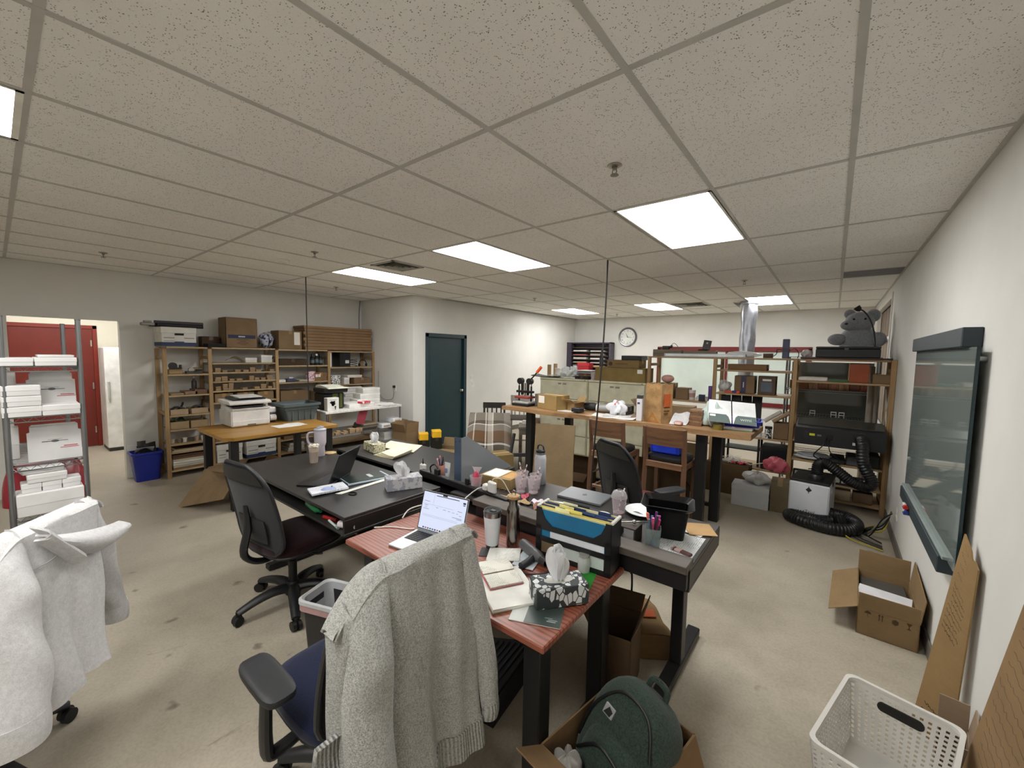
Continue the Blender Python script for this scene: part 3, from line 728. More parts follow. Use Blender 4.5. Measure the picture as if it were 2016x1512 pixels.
# bay 2: rows of small kraft boxes
random.seed(11)
for r, z in enumerate((1.379, 1.253, 1.121)):
    nm = ['upper', 'middle', 'lower'][r]
    y = 1.90
    while y < 2.66:
        w = random.uniform(.055, .075)
        if random.random() < .9:
            n = random.choice((1, 1, 2, 2, 3)) if r else random.choice((1, 1, 1, 2))
            h = random.uniform(.026, .034)
            for k in range(n):
                small_box('small kraft gift box on the %s of three crowded shelves' % nm, 'kraft gift boxes on the %s crowded shelf' % nm, (-6.79 + random.uniform(-.01, .01), y + w / 2, z + k * h), (.10, w, h * .985), random.uniform(-.06, .06))
        y += w + random.uniform(.008, .03)
m = MB().sheet(lambda u, v: (-6.78 - .12 * v, 2.06 + .22 * u, 1.512 + .10 * abs(math.sin(2.6 * u + .4)) * (1 - .4 * v)), 12, 6, .002)
tag(obj('folded_paper', m, M('#c9c6c1', .7)), 'white folded paper packet on the shelf above small boxes', 'paper')
for k, y in enumerate((2.36, 2.57)):
    t = thing('white_box', ['low white lidded box above the kraft box rows', 'taller white lidded box beside the third post'][k], 'box', (-6.85, y, 1.511))
    h = (.07, .11)[k]
    obj('base', MB().box(-.09, .09, -.075, .075, 0, h - .01, .003), M('#d0cfcc', .6), t, False); obj('lid', MB().box(-.092, .092, -.078, .078, h - .03, h, .003), M('#dddcd9', .6), t, False)
for k in range(3):
    carton(['brown carton under the crowded shelves near the printer', 'middle brown carton on the shelf behind the printer', 'brown carton on the shelf behind printer, by the tote'][k], (-6.9, 2.0 + .27 * k, .956), (.3, .22, .12), 0, KR2)
for k in range(4):
    carton(['brown carton with white label below the yellow table', 'plain brown carton below table, second on its shelf', 'plain brown carton below table, third on its shelf', 'brown carton with printed label below table end'][k], (-6.87, 1.968 + .201 * k, .401), (.26, .19, .20), 0, '#8a6641', 'x', ('+x', .02, .12, .09, .07) if k in (0, 3) else None)
banker('white file box on the bottom shelf beside the post', (-6.90, 2.035, .101), PI/2, (.38, .31, .25), None, False)
banker('white file box on bottom shelf behind the mesh chair', (-6.88, 2.44, .101), PI/2, (.38, .40, .25))
# bay 3
carton('long dark box on the third bay upper shelf', (-6.92, 2.98, 1.463), (.2, .42, .10), 0, '#4e3c2d')
for k in range(6):
    t = thing('ink_bottle', 'black ink bottle in the cluster on the third bay shelf', 'bottle', (-6.80 - .06 * (k // 3), 3.28 + .068 * (k % 3) + .02 * (k // 3), 1.463), 0, 'black ink bottles on the third bay shelf')
    h = .11 + .018 * (k % 2)
    obj('body', MB().lathe([(.03, 0), (.032, .006), (.032, h), (.014, h + .02), (.014, h + .03)], 16), M('#1f2326', .35), t)
    obj('cap', MB().lathe([(.017, h + .025), (.017, h + .055), (.015, h + .058)], 14), M('#17191a' if k != 1 else '#e6e4e0', .4), t)
    obj('bottle_label', MB().lathe([(.0325, h * .3), (.0325, h * .75)], 16), M('#5c666c', .5), t)
t = thing('white_box', 'small white tray box on the third bay middle shelf', 'box', (-6.80, 2.78, 1.199)); obj('base', MB().box(-.05, .05, -.05, .05, 0, .035, .003), M('#d8d6d2', .6), t, False); obj('lid', MB().box(-.052, .052, -.052, .052, .025, .04, .003), M('#e3e1dd', .6), t, False)
t = thing('label_maker', 'blue and white gadget on the third bay middle shelf', 'gadget', (-6.82, 2.93, 1.199)); obj('body', MB().box(-.05, .05, -.07, .07, 0, .05, .01), M('#3d4560', .5), t, False); obj('screen', MB().box(-.02, .03, -.03, .03, .05, .075, .006), M('#cfd2d8', .4), t, False)
for k in range(3): paper(['grey flat sheet beside the label gadget', 'beige flat sheet beside the label gadget', 'white flat sheet beside the label gadget'][k], [(-6.75, 3.03 + .01 * k), (-6.75, 3.17), (-6.98, 3.17)], 1.1995 + .009 * k, M(['#8b8a86', '#b3a894', '#cfcdc8'][k], .8), th=.007)
t = carton('pink floral patterned box on the third bay shelf', (-6.80, 3.24, 1.199), (.09, .12, .16), 0, '#c8a9b2'); t.children[0].data.materials[0] = speck('#a63a5c', '#e3d3d6', 45, .47)
t = carton('brown carton with red and white label on third bay shelf', (-6.86, 3.388, 1.199), (.24, .2, .14), 0, '#8a6842', 'x', ('+x', -.05, .095, .085, .06))
obj('red_label', MB().box(.1205, .122, -.095, -.02, .11, .125), M('#b3313b', .6), t, False)
carton('large plain brown carton behind the grey tote', (-6.90, 2.97, .861), (.3, .44, .20), 0, '#7f6243')
carton('narrow brown carton behind the coffee machine', (-6.85, 3.36, .861), (.24, .2, .17), .1, '#8b6e48')
carton('brown carton below the tote end of the table', (-6.88, 2.95, .291), (.28, .34, .19), 0, '#8a6641', 'x', ('+x', 0, .12, .1, .06))
for k in range(4): paper(['lowest white ream', 'second white ream', 'third cream ream', 'topmost white ream'][k] + ' on the floor level shelf behind black table leg', [(-6.76, 2.84 + .012 * k), (-6.76, 3.10), (-7.03, 3.10)], .081 + .034 * k, M(['#c9c7c2', '#d4d2cd', '#c8c0ae', '#d9d7d3'][k], .8), th=.03)
# bay 4
tag(obj('foam_slab', MB().box(-6.98, -6.76, 3.556, 3.59, 1.426, 1.68, .004), M('#d4d2cd', .5)), 'white upright slab against the post in the end bay', 'slab')
t = thing('computer_tower', 'black computer case with white sticker in the end bay', 'computer', (-6.93, 3.86, 1.426))
obj('case', MB().box(-.13, .13, -.10, .10, 0, .25, .006), M('#191a20', .4), t, False); obj('sticker', MB().box(.131, .1325, .0, .07, .06, .115), M('#d9d9d7', .6), t, False); obj('front_bezel', MB().box(.13, .136, -.095, -.02, .015, .235, .003), M('#101116', .3), t, False)
t = thing('headphones', 'black headphones lying in the end bay', 'headphones', (-6.80, 4.2, 1.426))
obj('headband', MB().tube([(0, -.07, .03), (0, -.06, .09), (0, 0, .12), (0, .06, .09), (0, .07, .03)], .007, 8, 6), M('#1b1a1a', .5), t)
for s in (-1, 1): obj('ear_cup', MB().ell((0, s * .07, .033), (.032, .016, .032), 14, 8), M('#151414', .6), t)
tag(obj('cable_coil', MB().tube([(-6.80 + .05 * math.cos(a * .7) * (1 + .15 * math.sin(a)), 4.02 + .06 * math.sin(a * .7), 1.434 + .0045 * a) for a in range(30)], .005, 6, 2), M('#24211f', .6)), 'loose black cable coil on the end bay shelf', 'cable')
t = carton('black and white leaf patterned box in the end bay', (-6.84, 3.66, 1.119), (.16, .17, .16), 0, '#c8c8c8'); t.children[0].data.materials[0] = speck('#e2e2e0', '#2b2d2e', 60, .52)
t = thing('white_box', 'small white box in the end bay beside patterned box', 'box', (-6.82, 3.86, 1.119)); obj('base', MB().box(-.06, .06, -.05, .05, 0, .10, .003), M('#dad8d4', .6), t, False); obj('lid', MB().box(-.062, .062, -.052, .052, .08, .115, .003), M('#e4e2df', .6), t, False)
carton('flattish brown box in the end bay of the shelves', (-6.86, 4.15, 1.119), (.24, .32, .11), 0, '#84694a')
t = thing('mailer_box', 'white flat mailer resting on brown box in end bay', 'box', (-6.86, 4.03, 1.2305)); obj('base', MB().box(-.11, .11, -.16, .12, 0, .035, .003), M('#d3cfc6', .6), t, False); obj('lid', MB().box(-.112, .112, -.162, .122, .025, .045, .003), M('#dcd8cf', .6), t, False)
for k in range(6):
    w = (.25, .24, .22, .2, .18, .16)[k]
    t = thing('mailer_box', 'white mailer box in the stepped stack in the end bay', 'box', (-6.86, 3.98 + .03 * (k % 3) - .01 * k, .801 + k * .045), 0, 'white mailers stacked in the end bay')
    obj('base', MB().box(-.15, .15, -w, w * .8, 0, .03, .003), M('#c9c8c5', .6), t, False); obj('lid', MB().box(-.152, .152, -w - .002, w * .8 + .002, .018, .044, .003), M('#d9d8d6', .6), t, False)
# ---------------------------------------------------------------- doorway zone, chrome rack, yellow table, wire table
t = thing('fridge', 'tall white freezer cabinet in the room beyond the doorway', 'freezer', (-9.45, 1.47, 0))
wm = M('#dcdcda', .35)
obj('body', MB().box(-.32, .22, -.37, .37, .05, 1.70, .012), wm, t, False)
obj('door', MB().box(.222, .26, -.37, .37, .06, 1.70, .008), M('#e6e6e4', .3), t, False)
obj('handle', MB().box(.26, .285, -.345, -.32, .85, 1.15, .006), M('#b5b5b2', .4), t, False)
obj('kick_plate', MB().box(-.3, .22, -.36, .36, 0, .05), M('#3c3b39', .6), t, False)
for s in (-.15, .12): obj('top_hinge', MB().box(.12, .25, s - .03, s + .03, 1.70, 1.73, .004), M('#c3c2be', .4), t, False)
t = thing('recycling_bin', 'blue plastic recycling bin beside the pine shelves', 'bin', (-6.93, 1.165, 0), 0)
def rrect(w, d, r, n=5):
    P = []
    for cx, cy, a0 in ((w - r, d - r, 0), (-w + r, d - r, 90), (-w + r, -d + r, 180), (w - r, -d + r, 270)):
        for i in range(n + 1): a = R(a0 + 90 * i / n); P.append((cx + r * math.cos(a), cy + r * math.sin(a)))
    return P
def bin_mesh(prof, r=.03, ring=False, cap_end=True):
    """hollow tapered bin from (half w, half d, z) rings"""
    m = MB(); rings = [rrect(w, d, min(r, w * .9, d * .9)) for w, d, z in prof]; n = len(rings[0]); v = []; F = []
    for rg, (_, _, z) in zip(rings, prof): v += [(x, y, z) for x, y in rg]
    for k in range(len(prof) - 1):
        for i in range(n): F.append((k * n + i, k * n + (i + 1) % n, (k + 1) * n + (i + 1) % n, (k + 1) * n + i))
    if ring:
        k = len(prof) - 1
        for i in range(n): F.append((k * n + i, k * n + (i + 1) % n, (i + 1) % n, i))
    else:
        F.append(tuple(range(n))[::-1])
        if cap_end: F.append(tuple(range((len(prof) - 1) * n, len(prof) * n)))
    return m.add(v, F)
bl = M('#1d2c8c', .4)
obj('body', bin_mesh([(.10, .115, 0), (.125, .15, .36), (.121, .146, .36), (.097, .111, .012)]), bl, t)
obj('rim', bin_mesh([(.124, .149, .34), (.136, .161, .345), (.136, .161, .372), (.121, .146, .372), (.120, .145, .345)], .03, True), bl, t)
for k, (x, y, a, c, h) in enumerate(((-.03, .05, .35, '#3c3a3b', .45), (.03, .09, .2, '#2a292a', .42), (.0, -.05, -.3, '#55524f', .40))):
    o = obj('waste_sheet', MB().sheet(lambda u, v: (.004 * math.sin(6 * u), -.07 + .14 * u, v * .34), 6, 6, .006), M(c, .7)); o.location = (-6.95 + x * .6, 1.165 + y * .6, .12 + .02 * k); o.rotation_euler = (a * .4, a * .3, .4 * k)
    tag(o, ['dark grey cardboard sticking out of the blue bin', 'black board sticking out of the blue bin', 'grey sheet leaning in the blue bin'][k], 'waste')
o = obj('waste_paper', MB().sheet(lambda u, v: (.1 * v, -.09 + .18 * u, .05 * math.sin(3 * u) * (1 - v) + .08 * v), 8, 6, .002), M('#d9d9d8', .8)); o.location = (-6.90, 1.14, .36); tag(o, 'white crumpled paper on top of blue bin', 'paper')

# chrome wire rack full of white boxes
CH = M('#8f9092', .32, .85, .04)
RX0, RX1, RY0, RY1 = -4.60, -3.70, .03, .335
def wire_shelf(t, x0, x1, y0, y1, z, mat=CH, step=.03, nm='wire_shelf'):
    m = MB()
    for zz in (z, z - .028):
        for (p, q) in (((x0, y0), (x1, y0)), ((x1, y0), (x1, y1)), ((x1, y1), (x0, y1)), ((x0, y1), (x0, y0))): m.cyl((*p, zz), (*q, zz), .0035, n=6)
    k = int((x1 - x0) / step)
    for i in range(1, k): m.cyl((x0 + i * step, y0, z), (x0 + i * step, y1, z), .0022, n=5)
    obj(nm, m, mat, t)
    m = MB()
    for (p, q) in (((x0, y0), (x1, y0)), ((x1, y0), (x1, y1)), ((x0, y1), (x1, y1)), ((x0, y0), (x0, y1))):
        L = math.hypot(q[0] - p[0], q[1] - p[1]); n = max(2, int(L / .045)); pts = []
        for i in range(n * 2 + 1): u = i / (2 * n); pts.append((p[0] + (q[0] - p[0]) * u, p[1] + (q[1] - p[1]) * u, z - .028 * (i % 2)))
        m.tube(pts, .002, 5)
    obj('truss_wire', m, mat, t)
t = thing('wire_rack', 'chrome wire rack loaded with white boxes by the doorway', 'rack')
for x in (RX0, RX1):
    for y in (RY0, RY1):
        obj('post', MB().cyl((x, y, .03), (x, y, 1.87), .0125, n=14), CH, t)
        obj('post_cap', MB().lathe([(.0135, 0), (.0135, .01), (0, .012)], 12, (x, y, 1.866)), M('#6b6c6e', .5), t)
        obj('foot', MB().lathe([(.018, 0), (.018, .012), (.008, .03)], 12, (x, y, 0)), M('#4a4a4a', .6), t)
RZ = (1.585, 1.288, 1.0, .70, .30)
for z in RZ: wire_shelf(t, RX0, RX1, RY0, RY1, z)
def wbox(label, loc, size, rz=0, logo=False, group='white mailers on the chrome rack', tilt=0):
    w, d, h = size; t = thing('mailer_box', label, 'box', loc, rz, group)
    wm = M('#d3d2d1', .6, 0, .03)
    obj('base', MB().box(-w/2, w/2, -d/2, d/2, 0, h * .8, .003), wm, t, False)
    obj('lid', MB().box(-w/2 - .0015, w/2 + .0015, -d/2 - .0015, d/2 + .0015, h * .45, h, .003), M('#dddcdb', .6, 0, .03), t, False)
    return t
def wpanel(label, loc, w, h, tilt):
    """white mailer standing on edge with a printed logo, facing +x"""
    t = thing('mailer_box', label, 'box', loc, 0, 'white mailers on the chrome rack'); t.rotation_euler = (0, tilt, 0)
    o = [(-w/2, 0), (w/2, 0), (w/2, h * .78), (w/2 - .012, h * .8), (w/2 - .012, h - .01), (w/2 - .022, h), (-w/2 + .022, h), (-w/2 + .012, h - .01), (-w/2 + .012, h * .8), (-w/2, h * .78)]
    obj('panel', MB().prism(o, -.03, .0, 'x'), M('#d2d1d0', .6, 0, .03), t, False)
    gk = M('#55575b', .6)
    g = MB().tr(T(.0008, 0, h * .52) @ Matrix.Scale(.45, 4, (0, 0, 1)) @ Matrix.Rotation(PI/2, 4, 'Y')).cyl((0, 0, -.0006), (0, 0, .0006), .017, n=20)
    g.tr(None).prism([(-.055, h * .52 - .0025), (.055, h * .52 - .0015), (.055, h * .52 + .0015), (-.055, h * .52 + .0025)], 0, .0011, 'x')
    g.box(0, .001, -.03, .03, h * .52 + .010, h * .52 + .0115)
    obj('logo', g, gk, t, False)
    obj('red_print', MB().box(0, .001, .035, .095, h * .35, h * .375).box(0, .001, .02, .10, h * .31, h * .33), M('#b65a64', .7), t, False)
    return t
z0 = RZ[0] + .004
wbox('white mailer on the top wire shelf against the post', (-3.80, .235, z0), (.24, .17, .05)); wbox('white mailer on the top wire shelf, outer one', (-3.80, .06, z0), (.24, .17, .048))
wbox('white mailer lying over the top wire shelf pair', (-3.84, .24, z0 + .0505), (.2, .15, .014))
z1 = RZ[1] + .004
for k in range(3): wbox(['lowest', 'middle', 'topmost'][k] + ' white mailer of three under the leaning logo panel', (-3.80, .09, z1 + k * .062), (.22, .15, .06))
wbox('single white mailer beside the post under the logo panel', (-3.79, .245, z1), (.22, .155, .062)); wpanel('white mailer with logo leaning on the second wire shelf', (-3.85, .22, z1 + .03), .205, .225, -.12)
wbox('tall white box standing behind the three mailers', (-4.1, .05, z1), (.1, .06, .25))
z2 = RZ[2] + .004
wpanel('larger white mailer with logo on the third wire shelf', (-3.77, .215, z2), .225, .225, -.08); wbox('white upright box at back of the third wire shelf', (-3.98, .05, z2), (.08, .05, .2))
z3 = RZ[3] + .004
t = thing('red_bag', 'red translucent plastic bag behind boxes on the rack', 'bag', (-3.98, .18, z3))
obj('body', MB().sheet(lambda u, v: ((.12 + .02 * math.sin(8 * u + 3 * v)) * math.cos(2 * PI * u) * (1 - .25 * v ** 3), (.175 + .015 * math.sin(11 * u)) * math.sin(2 * PI * u) * (1 - .2 * v ** 3), .25 * v), 28, 8), M('#8c1f2c', .25), t)
obj('tie', MB().ell((0, 0, .25), (.09, .13, .018), 14, 6), M('#a63a48', .3), t)
wbox('large white carton at the front of the lower rack shelf', (-3.75, .18, z3), (.16, .27, .13)); 
for k in range(3): wbox(['first', 'second', 'third'][k] + ' small white cube on the large white rack carton', (-3.76, .105 + .082 * k, z3 + .1305), (.11, .078, .055))
wbox('white mailer on the small white cubes', (-3.76, .17, z3 + .186), (.12, .16, .05)); wbox('slanted white mailer topping the lower rack pile', (-3.79, .15, z3 + .2365), (.13, .17, .035), .12)
banker('white file box with blue band low on the chrome rack', (-3.98, .18, RZ[4] + .004), PI/2, (.4, .29, .27))

# yellow topped table
t = thing('work_table', 'yellow wooden topped table with black post legs', 'table', (-5.32, 2.02, 0)); T1 = .79
o = [(-.50, -.50), (-.40, -.60), (.42, -.60), (.50, -.52), (.50, .60), (-.50, .60)]
obj('tabletop', MB().prism([(x, y) for x, y in o], T1 - .035, T1, 'z'), wood('#b37f2e', '#96641c', 'y', .5, .35), t, False)
obj('apron', MB().box(-.42, .42, -.5, .52, T1 - .075, T1 - .035, .003), M('#1a1919', .5), t, False)
for x in (-.42, .42):
    for y in (-.50, .52): obj('leg', MB().box(x - .038, x + .038, y - .038, y + .038, 0, T1 - .035, .005), M('#151415', .45, 0, .03), t, False)
# printer
t = thing('printer', 'white laser printer with raised scanner on yellow table', 'printer', (-5.62, 1.87, T1), 0); w1 = M('#d6d5d3', .4); w2 = M('#c4c3c1', .45)
obj('body', MB().box(-.19, .20, -.20, .21, .006, .20, .012), w1, t, False)
obj('paper_drawer', MB().box(.2, .206, -.19, .20, .02, .075, .003), M('#cfcecb', .4), t, False)
obj('drawer_pull', MB().box(.2062, .209, -.04, .05, .018, .032, .001), M('#5c5148', .5), t, False)
obj('control_panel', MB().box(-.19, .20, -.206, -.199, .02, .19, .002).box(.05, .12, -.208, -.205, .12, .16), [w2], t, False)
obj('output_tray', MB().prism([(-.20, .20), (.205, .20), (.21, .215), (.06, .235), (-.17, .235)], -.19, .21, 'y'), w1, t, False)
obj('paper_slot', MB().box(-.02, .19, -.17, .17, .233, .246, .002), M('#252526', .6), t, False)
obj('scanner_arm', MB().box(-.19, -.03, -.19, .20, .234, .285, .006).box(-.03, .17, .15, .20, .22, .285, .004), w2, t, False)
obj('scanner_lid', MB().prism([(-.20, .28), (.21, .268), (.215, .285), (.17, .305), (-.19, .315)], -.215, .225, 'y'), w1, t, False)
obj('document_feeder', MB().prism([(-.17, .312), (.10, .305), (.12, .318), (-.15, .345)], -.15, .2, 'y'), M('#2b2b2d', .5), t, False)
obj('feeder_tray', MB().prism([(-.19, .318), (.12, .335), (.125, .345), (-.19, .352)], -.09, .16, 'y'), w1, t, False)
obj('foot', MB().box(-.17, .18, -.18, .19, 0, .008), M('#333', .7), t, False)
t = thing('label_printer', 'white compact label printer behind the laser printer', 'printer', (-5.66, 2.155, T1)); obj('body', MB().box(-.1, .1, -.05, .05, 0, .12, .012), M('#2b2f45', .45), t, False); obj('lid', MB().box(-.1, .1, -.055, .055, .12, .19, .012), M('#d0cfd0', .4), t, False); obj('label_roll', MB().cyl((.1, -.03, .06), (.1, .04, .06), .04, n=20), M('#dcdad6', .6), t)
# grey tote
t = thing('storage_tote', 'slate grey stacking tote on the yellow table', 'crate', (-5.60, 2.465, T1), 0); gt = M('#4f5a5c', .5, 0, .05)
obj('body', bin_mesh([(.17, .17, 0), (.185, .2, .13), (.2, .23, .2), (.195, .225, .2), (.178, .192, .13), (.164, .164, .008)], .02), gt, t)
obj('rim', bin_mesh([(.199, .229, .19), (.214, .244, .192), (.214, .244, .222), (.194, .224, .222), (.193, .223, .194)], .02, ring=True), gt, t)
obj('rib', bin_mesh([(.188, .206, .15), (.206, .222, .153), (.206, .222, .162), (.19, .21, .165)], .02, ring=True), M('#454f51', .5), t)
for k in range(4): obj('side_rib', MB().box(.172, .19, -.12 + .08 * k - .006, -.12 + .08 * k + .006, .01, .13, .002), gt, t, False)
for k, (a, c) in enumerate(((.05, '#dcdad5'), (.22, '#d2cfc8'))): paper(['white sheet on the yellow table near the tote', 'cream sheet under the white one on yellow table'][k], [(-5.05 - .05 * k, 1.98 + a), (-5.05 - .02 * k, 2.27 + a * .5), (-5.27 - .04 * k, 2.26 + a * .5)], T1 + .0015 * (1 - k), M(c, .8), th=.001)
# cardboard under the yellow table
o = obj('cardboard_sheet', MB().box(-.30, .30, -.27, .27, -.003, .003, .001), cardboard('#a3845c')); o.location = (-5.35, 1.46, .22); o.rotation_euler = (R(38), R(-14), R(28)); tag(o, 'bent brown cardboard sheet leaning under the yellow table', 'cardboard')
open_carton('open brown carton on the floor under yellow table', (-5.15, 1.78, 0), (.40, .34, .30), .1, '#8a6b47', (70, 130, 40, 100))

# white topped chrome work table with shelves
t = thing('wire_table', 'chrome wire table with white top holding boxes', 'table'); AX0, AX1, AY0, AY1 = -6.10, -5.46, 2.80, 4.06
for x in (AX0 + .02, AX1 - .02):
    for y in (AY0 + .03, AY1 - .02): obj('post', MB().cyl((x, y, 0), (x, y, .83), .0125, n=12), CH, t)
obj('table_top', MB().box(AX0, AX1, AY0, AY1, .825, .86, .004), speck('#cfcdc9', '#dedcd8', 30, .5), t, False)
wire_shelf(t, AX0 + .02, AX1 - .02, AY0 + .03, AY1 - .02, .50); wire_shelf(t, AX0 + .02, AX1 - .02, AY0 + .03, AY1 - .02, .16)
TT = .861
t = thing('coffee_machine', 'black and green coffee machine on the white wire table', 'coffee machine', (-5.80, 3.02, TT)); bk2 = M('#191a1a', .4)
obj('body', MB().box(-.13, .15, -.15, .17, 0, .24, .02), bk2, t, False)
obj('side_panel', MB().box(.151, .156, -.02, .06, .02, .23, .003).box(.151, .156, .09, .13, .02, .23, .003), M('#4e5626', .4), t, False)
obj('head', MB().box(-.14, .20, -.16, .2, .24, .31, .015), bk2, t, False)
obj('tray_lid', MB().prism([(-.13, .31), (.20, .31), (.21, .325), (.05, .345), (-.1, .345)], -.13, .13, 'y').box(.06, .24, -.12, .2, .30, .318, .006), M('#dcdccf', .35), t, False)
t = thing('tea_box', 'white upright box with black floral print and lettering', 'box', (-5.545, 2.93, TT), 0)
obj('body', MB().box(-.045, .05, -.085, .085, 0, .185, .004), M('#dedcd8', .5), t, False)
obj('lid_seam', MB().box(-.0455, .0505, -.0855, .0855, .165, .167), M('#b7b5b0', .5), t, False)
m = MB()
for cx, cz, rx, rz_ in ((-.02, .12, .028, .02), (.0, .105, .03, .026), (-.005, .085, .02, .018), (.015, .13, .014, .012), (.03, .055, .012, .014), (.03, .03, .006, .016)):
    m.prism([(cx + rx * math.cos(a * PI/5) * (1 + .25 * math.sin(3 * a)), cz + rz_ * math.sin(a * PI/5)) for a in range(10)], .0502, .0512, 'x')
obj('flower_print', m, M('#17181a', .6), t, False)
obj('print', MB().box(.0502, .0508, -.05, .05, .15, .156), M('#8d8b86', .6), t, False)
t = thing('mailer_box', 'white flat mailer box on the wire table under red packet', 'box', (-5.78, 3.42, TT)); obj('base', MB().box(-.2, .2, -.2, .22, 0, .045, .003), M('#d6d5d2', .6), t, False); obj('lid', MB().box(-.202, .202, -.202, .222, .03, .055, .003), M('#e0dfdc', .6), t, False)
t = thing('red_packet', 'red and white packet lying on the wire table', 'packet', (-5.60, 3.48, TT + .0555), .15); obj('packet', MB().box(-.05, .05, -.09, .08, 0, .03, .006), M('#c8283c', .4), t, False); obj('packet_label', MB().box(-.03, .051, -.075, -.045, .004, .0312).box(-.045, .051, -.02, .06, .01, .014), M('#e6dcdc', .5), t, False)
for k in range(3):
    t = thing('mailer_box', ['bottom', 'middle', 'top'][k] + ' white storage box in the pile at the back of wire table', 'box', (-5.98, 3.76 + .02 * k, TT + k * .085)); w = .24 - .03 * k
    obj('base', MB().box(-.1, .12, -w, w * .7, 0, .06, .003), M('#cfcecb', .6), t, False); obj('lid', MB().box(-.102, .122, -w - .002, w * .7 + .002, .05, .084, .003), M('#dcdbd8', .6), t, False)
m = MB().sheet(lambda u, v: (-5.45 - .18 * v, 3.7 + .28 * u, TT + .004 + .02 * abs(math.sin(7 * u + 5 * v)) * (.3 + v)), 14, 8, .002); tag(obj('plastic_sheet', m, glass('#e9ecec', .2, .55)), 'clear crumpled plastic sheet at end of the wire table', 'plastic')
# lower shelves of that table
for k, (x, y, z, w) in enumerate(((-5.62, 3.80, .505, .15), (-5.58, 3.99, .505, .1), (-5.58, 3.98, .575, .12))):
    t = thing('drawer_box', ['white drawer box with tan handle under the wire table', 'end white drawer box with tan handle under wire table', 'upper white drawer box with tan handle under wire table'][k], 'box', (x, y, z)); w = .085
    obj('box', MB().box(-.12, .12, -w, w, 0, .065, .003), M('#d8dade', .5), t, False); obj('handle', MB().box(.12, .127, -.05, .05, .025, .04, .002), M('#a8865a', .5), t, False)
for k in range(5):
    c = ['#3c332c', '#2b2725', '#6d6254', '#5a5046', '#8a7d6a'][k]
    tag(obj('folder', MB().box(-5.80, -5.53, 3.38 + .01 * k, 3.64 + .008 * k, .505 + .02 * k, .523 + .02 * k, .003), M(c, .7)), ['brown black', 'black', 'olive grey', 'dark taupe', 'tan grey'][k] + ' folder in the pile on the wire table shelf', 'folder', 'folders piled on the wire table shelf')
o = obj('pink_folder', MB().box(-.002, .002, -.07, .07, 0, .22, .001), M('#b04a5c', .4)); o.location = (-5.60, 3.40, .60); o.rotation_euler = (R(-18), 0, 0); tag(o, 'pink folder standing tilted under the wire table top', 'folder')
random.seed(3)
for k in range(9):
    y = 2.92 + .055 * k; h = random.uniform(.02, .07)
    small_box('kraft box in the loose row on the wire table middle shelf', 'kraft boxes on the wire table middle shelf', (-5.56 + .03 * (k % 2), y, .505), (.09, .05, h), random.uniform(-.3, .3), '#a3845f')
for k in range(10):
    c = ['#8a6a4c', '#b49d7c', '#6b3030', '#c9bfa9', '#5d4a39', '#9c8a52', '#7d5f45', '#bca98a', '#74403f', '#a08b6b'][k]
    tag(obj('sample_board', MB().tr(T(-5.62 + .02 * (k % 3), 3.1 + .14 * (k % 5), .166 + .028 * (k // 5), random.uniform(-.3, .3))).box(-.1, .1, -.07, .07, 0, .026, .003), M(c, .7)), ['brown', 'sand', 'maroon', 'cream', 'umber', 'olive', 'chestnut', 'beige', 'wine red', 'khaki'][k] + ' sample board on the lowest wire table shelf', 'board', 'sample boards on the lowest wire shelf')
for k in range(3):
    t = thing('mailer_box', 'grey white storage box stacked at end of lowest wire shelf', 'box', (-5.62, 3.88, .165 + .09 * k), 0, 'grey white boxes on the lowest wire shelf'); obj('base', MB().box(-.12, .12, -.12, .12, 0, .07, .003), M('#a9aaa8', .6), t, False); obj('lid', MB().box(-.122, .122, -.122, .122, .05, .088, .003), M('#b4b5b3', .6), t, False)
t = thing('green_box', 'lime green small box on the lowest wire shelf', 'box', (-5.53, 3.0, .165)); obj('base', MB().box(-.04, .04, -.04, .04, 0, .07, .003), M('#8f9a2a', .5), t, False); obj('lid', MB().box(-.041, .041, -.041, .041, .05, .078, .003), M('#a2ad34', .5), t, False)
# ---------------------------------------------------------------- dark desks, red desk and what lies on them
DZ, RDZ = .755, .68
BLK = M('#161516', .42, 0, .04)
DKW = wood('#2e2b2a', '#221f1f', 'x', .7, .36)
def dark_desk(label, x0, x1, y0, y1, legs, opening='-y'):
    t = thing('desk', label, 'desk'); b = .004
    obj('desktop', MB().box(x0, x1, y0, y1, DZ - .02, DZ, .003), DKW, t, False)
    obj('lower_panel', MB().box(x0, x1, y0, y1, DZ - .115, DZ - .1, .003), DKW, t, False)
    for x in (x0, x1 - .018): obj('side_panel', MB().box(x, x + .018, y0, y1, DZ - .1, DZ - .02, .002), M('#1f1c1b', .4), t, False)
    yb = y1 - .018 if opening == '-y' else y0
    obj('back_panel', MB().box(x0 + .018, x1 - .018, yb, yb + .018, DZ - .1, DZ - .02, .002), M('#1f1c1b', .4), t, False)
    ym = (y0 + y1) / 2
    for x in legs:
        lg = obj('leg', MB().box(x - .03, x + .03, ym + .01, ym + .09, .05, DZ - .115, .004), BLK, t, False)
        obj('foot', MB().box(x - .035, x + .035, ym - .33, ym + .40, .008, .05, .006), BLK, lg, False)
        obj('glide', MB().cyl((x, ym - .29, 0), (x, ym - .29, .01), .02).cyl((x, ym + .36, 0), (x, ym + .36, .01), .02), M('#2b2b2b', .7), lg)
    obj('crossbar', MB().box(min(legs), max(legs), ym + .03, ym + .07, DZ - .17, DZ - .13, .003), BLK, t, False)
    return t
dark_desk('black desk with open front slot holding an open black laptop', -3.80, -2.15, 1.20, 1.93, (-3.35, -2.42))
dark_desk('black desk under cream papers and the upright metal plate', -3.76, -2.06, 2.03, 2.68, (-3.4, -2.4))
t = dark_desk('black standing desk with grey plank ledge, under closed laptop', -2.02, -.455, 1.90, 2.51, (-1.75, -.585))
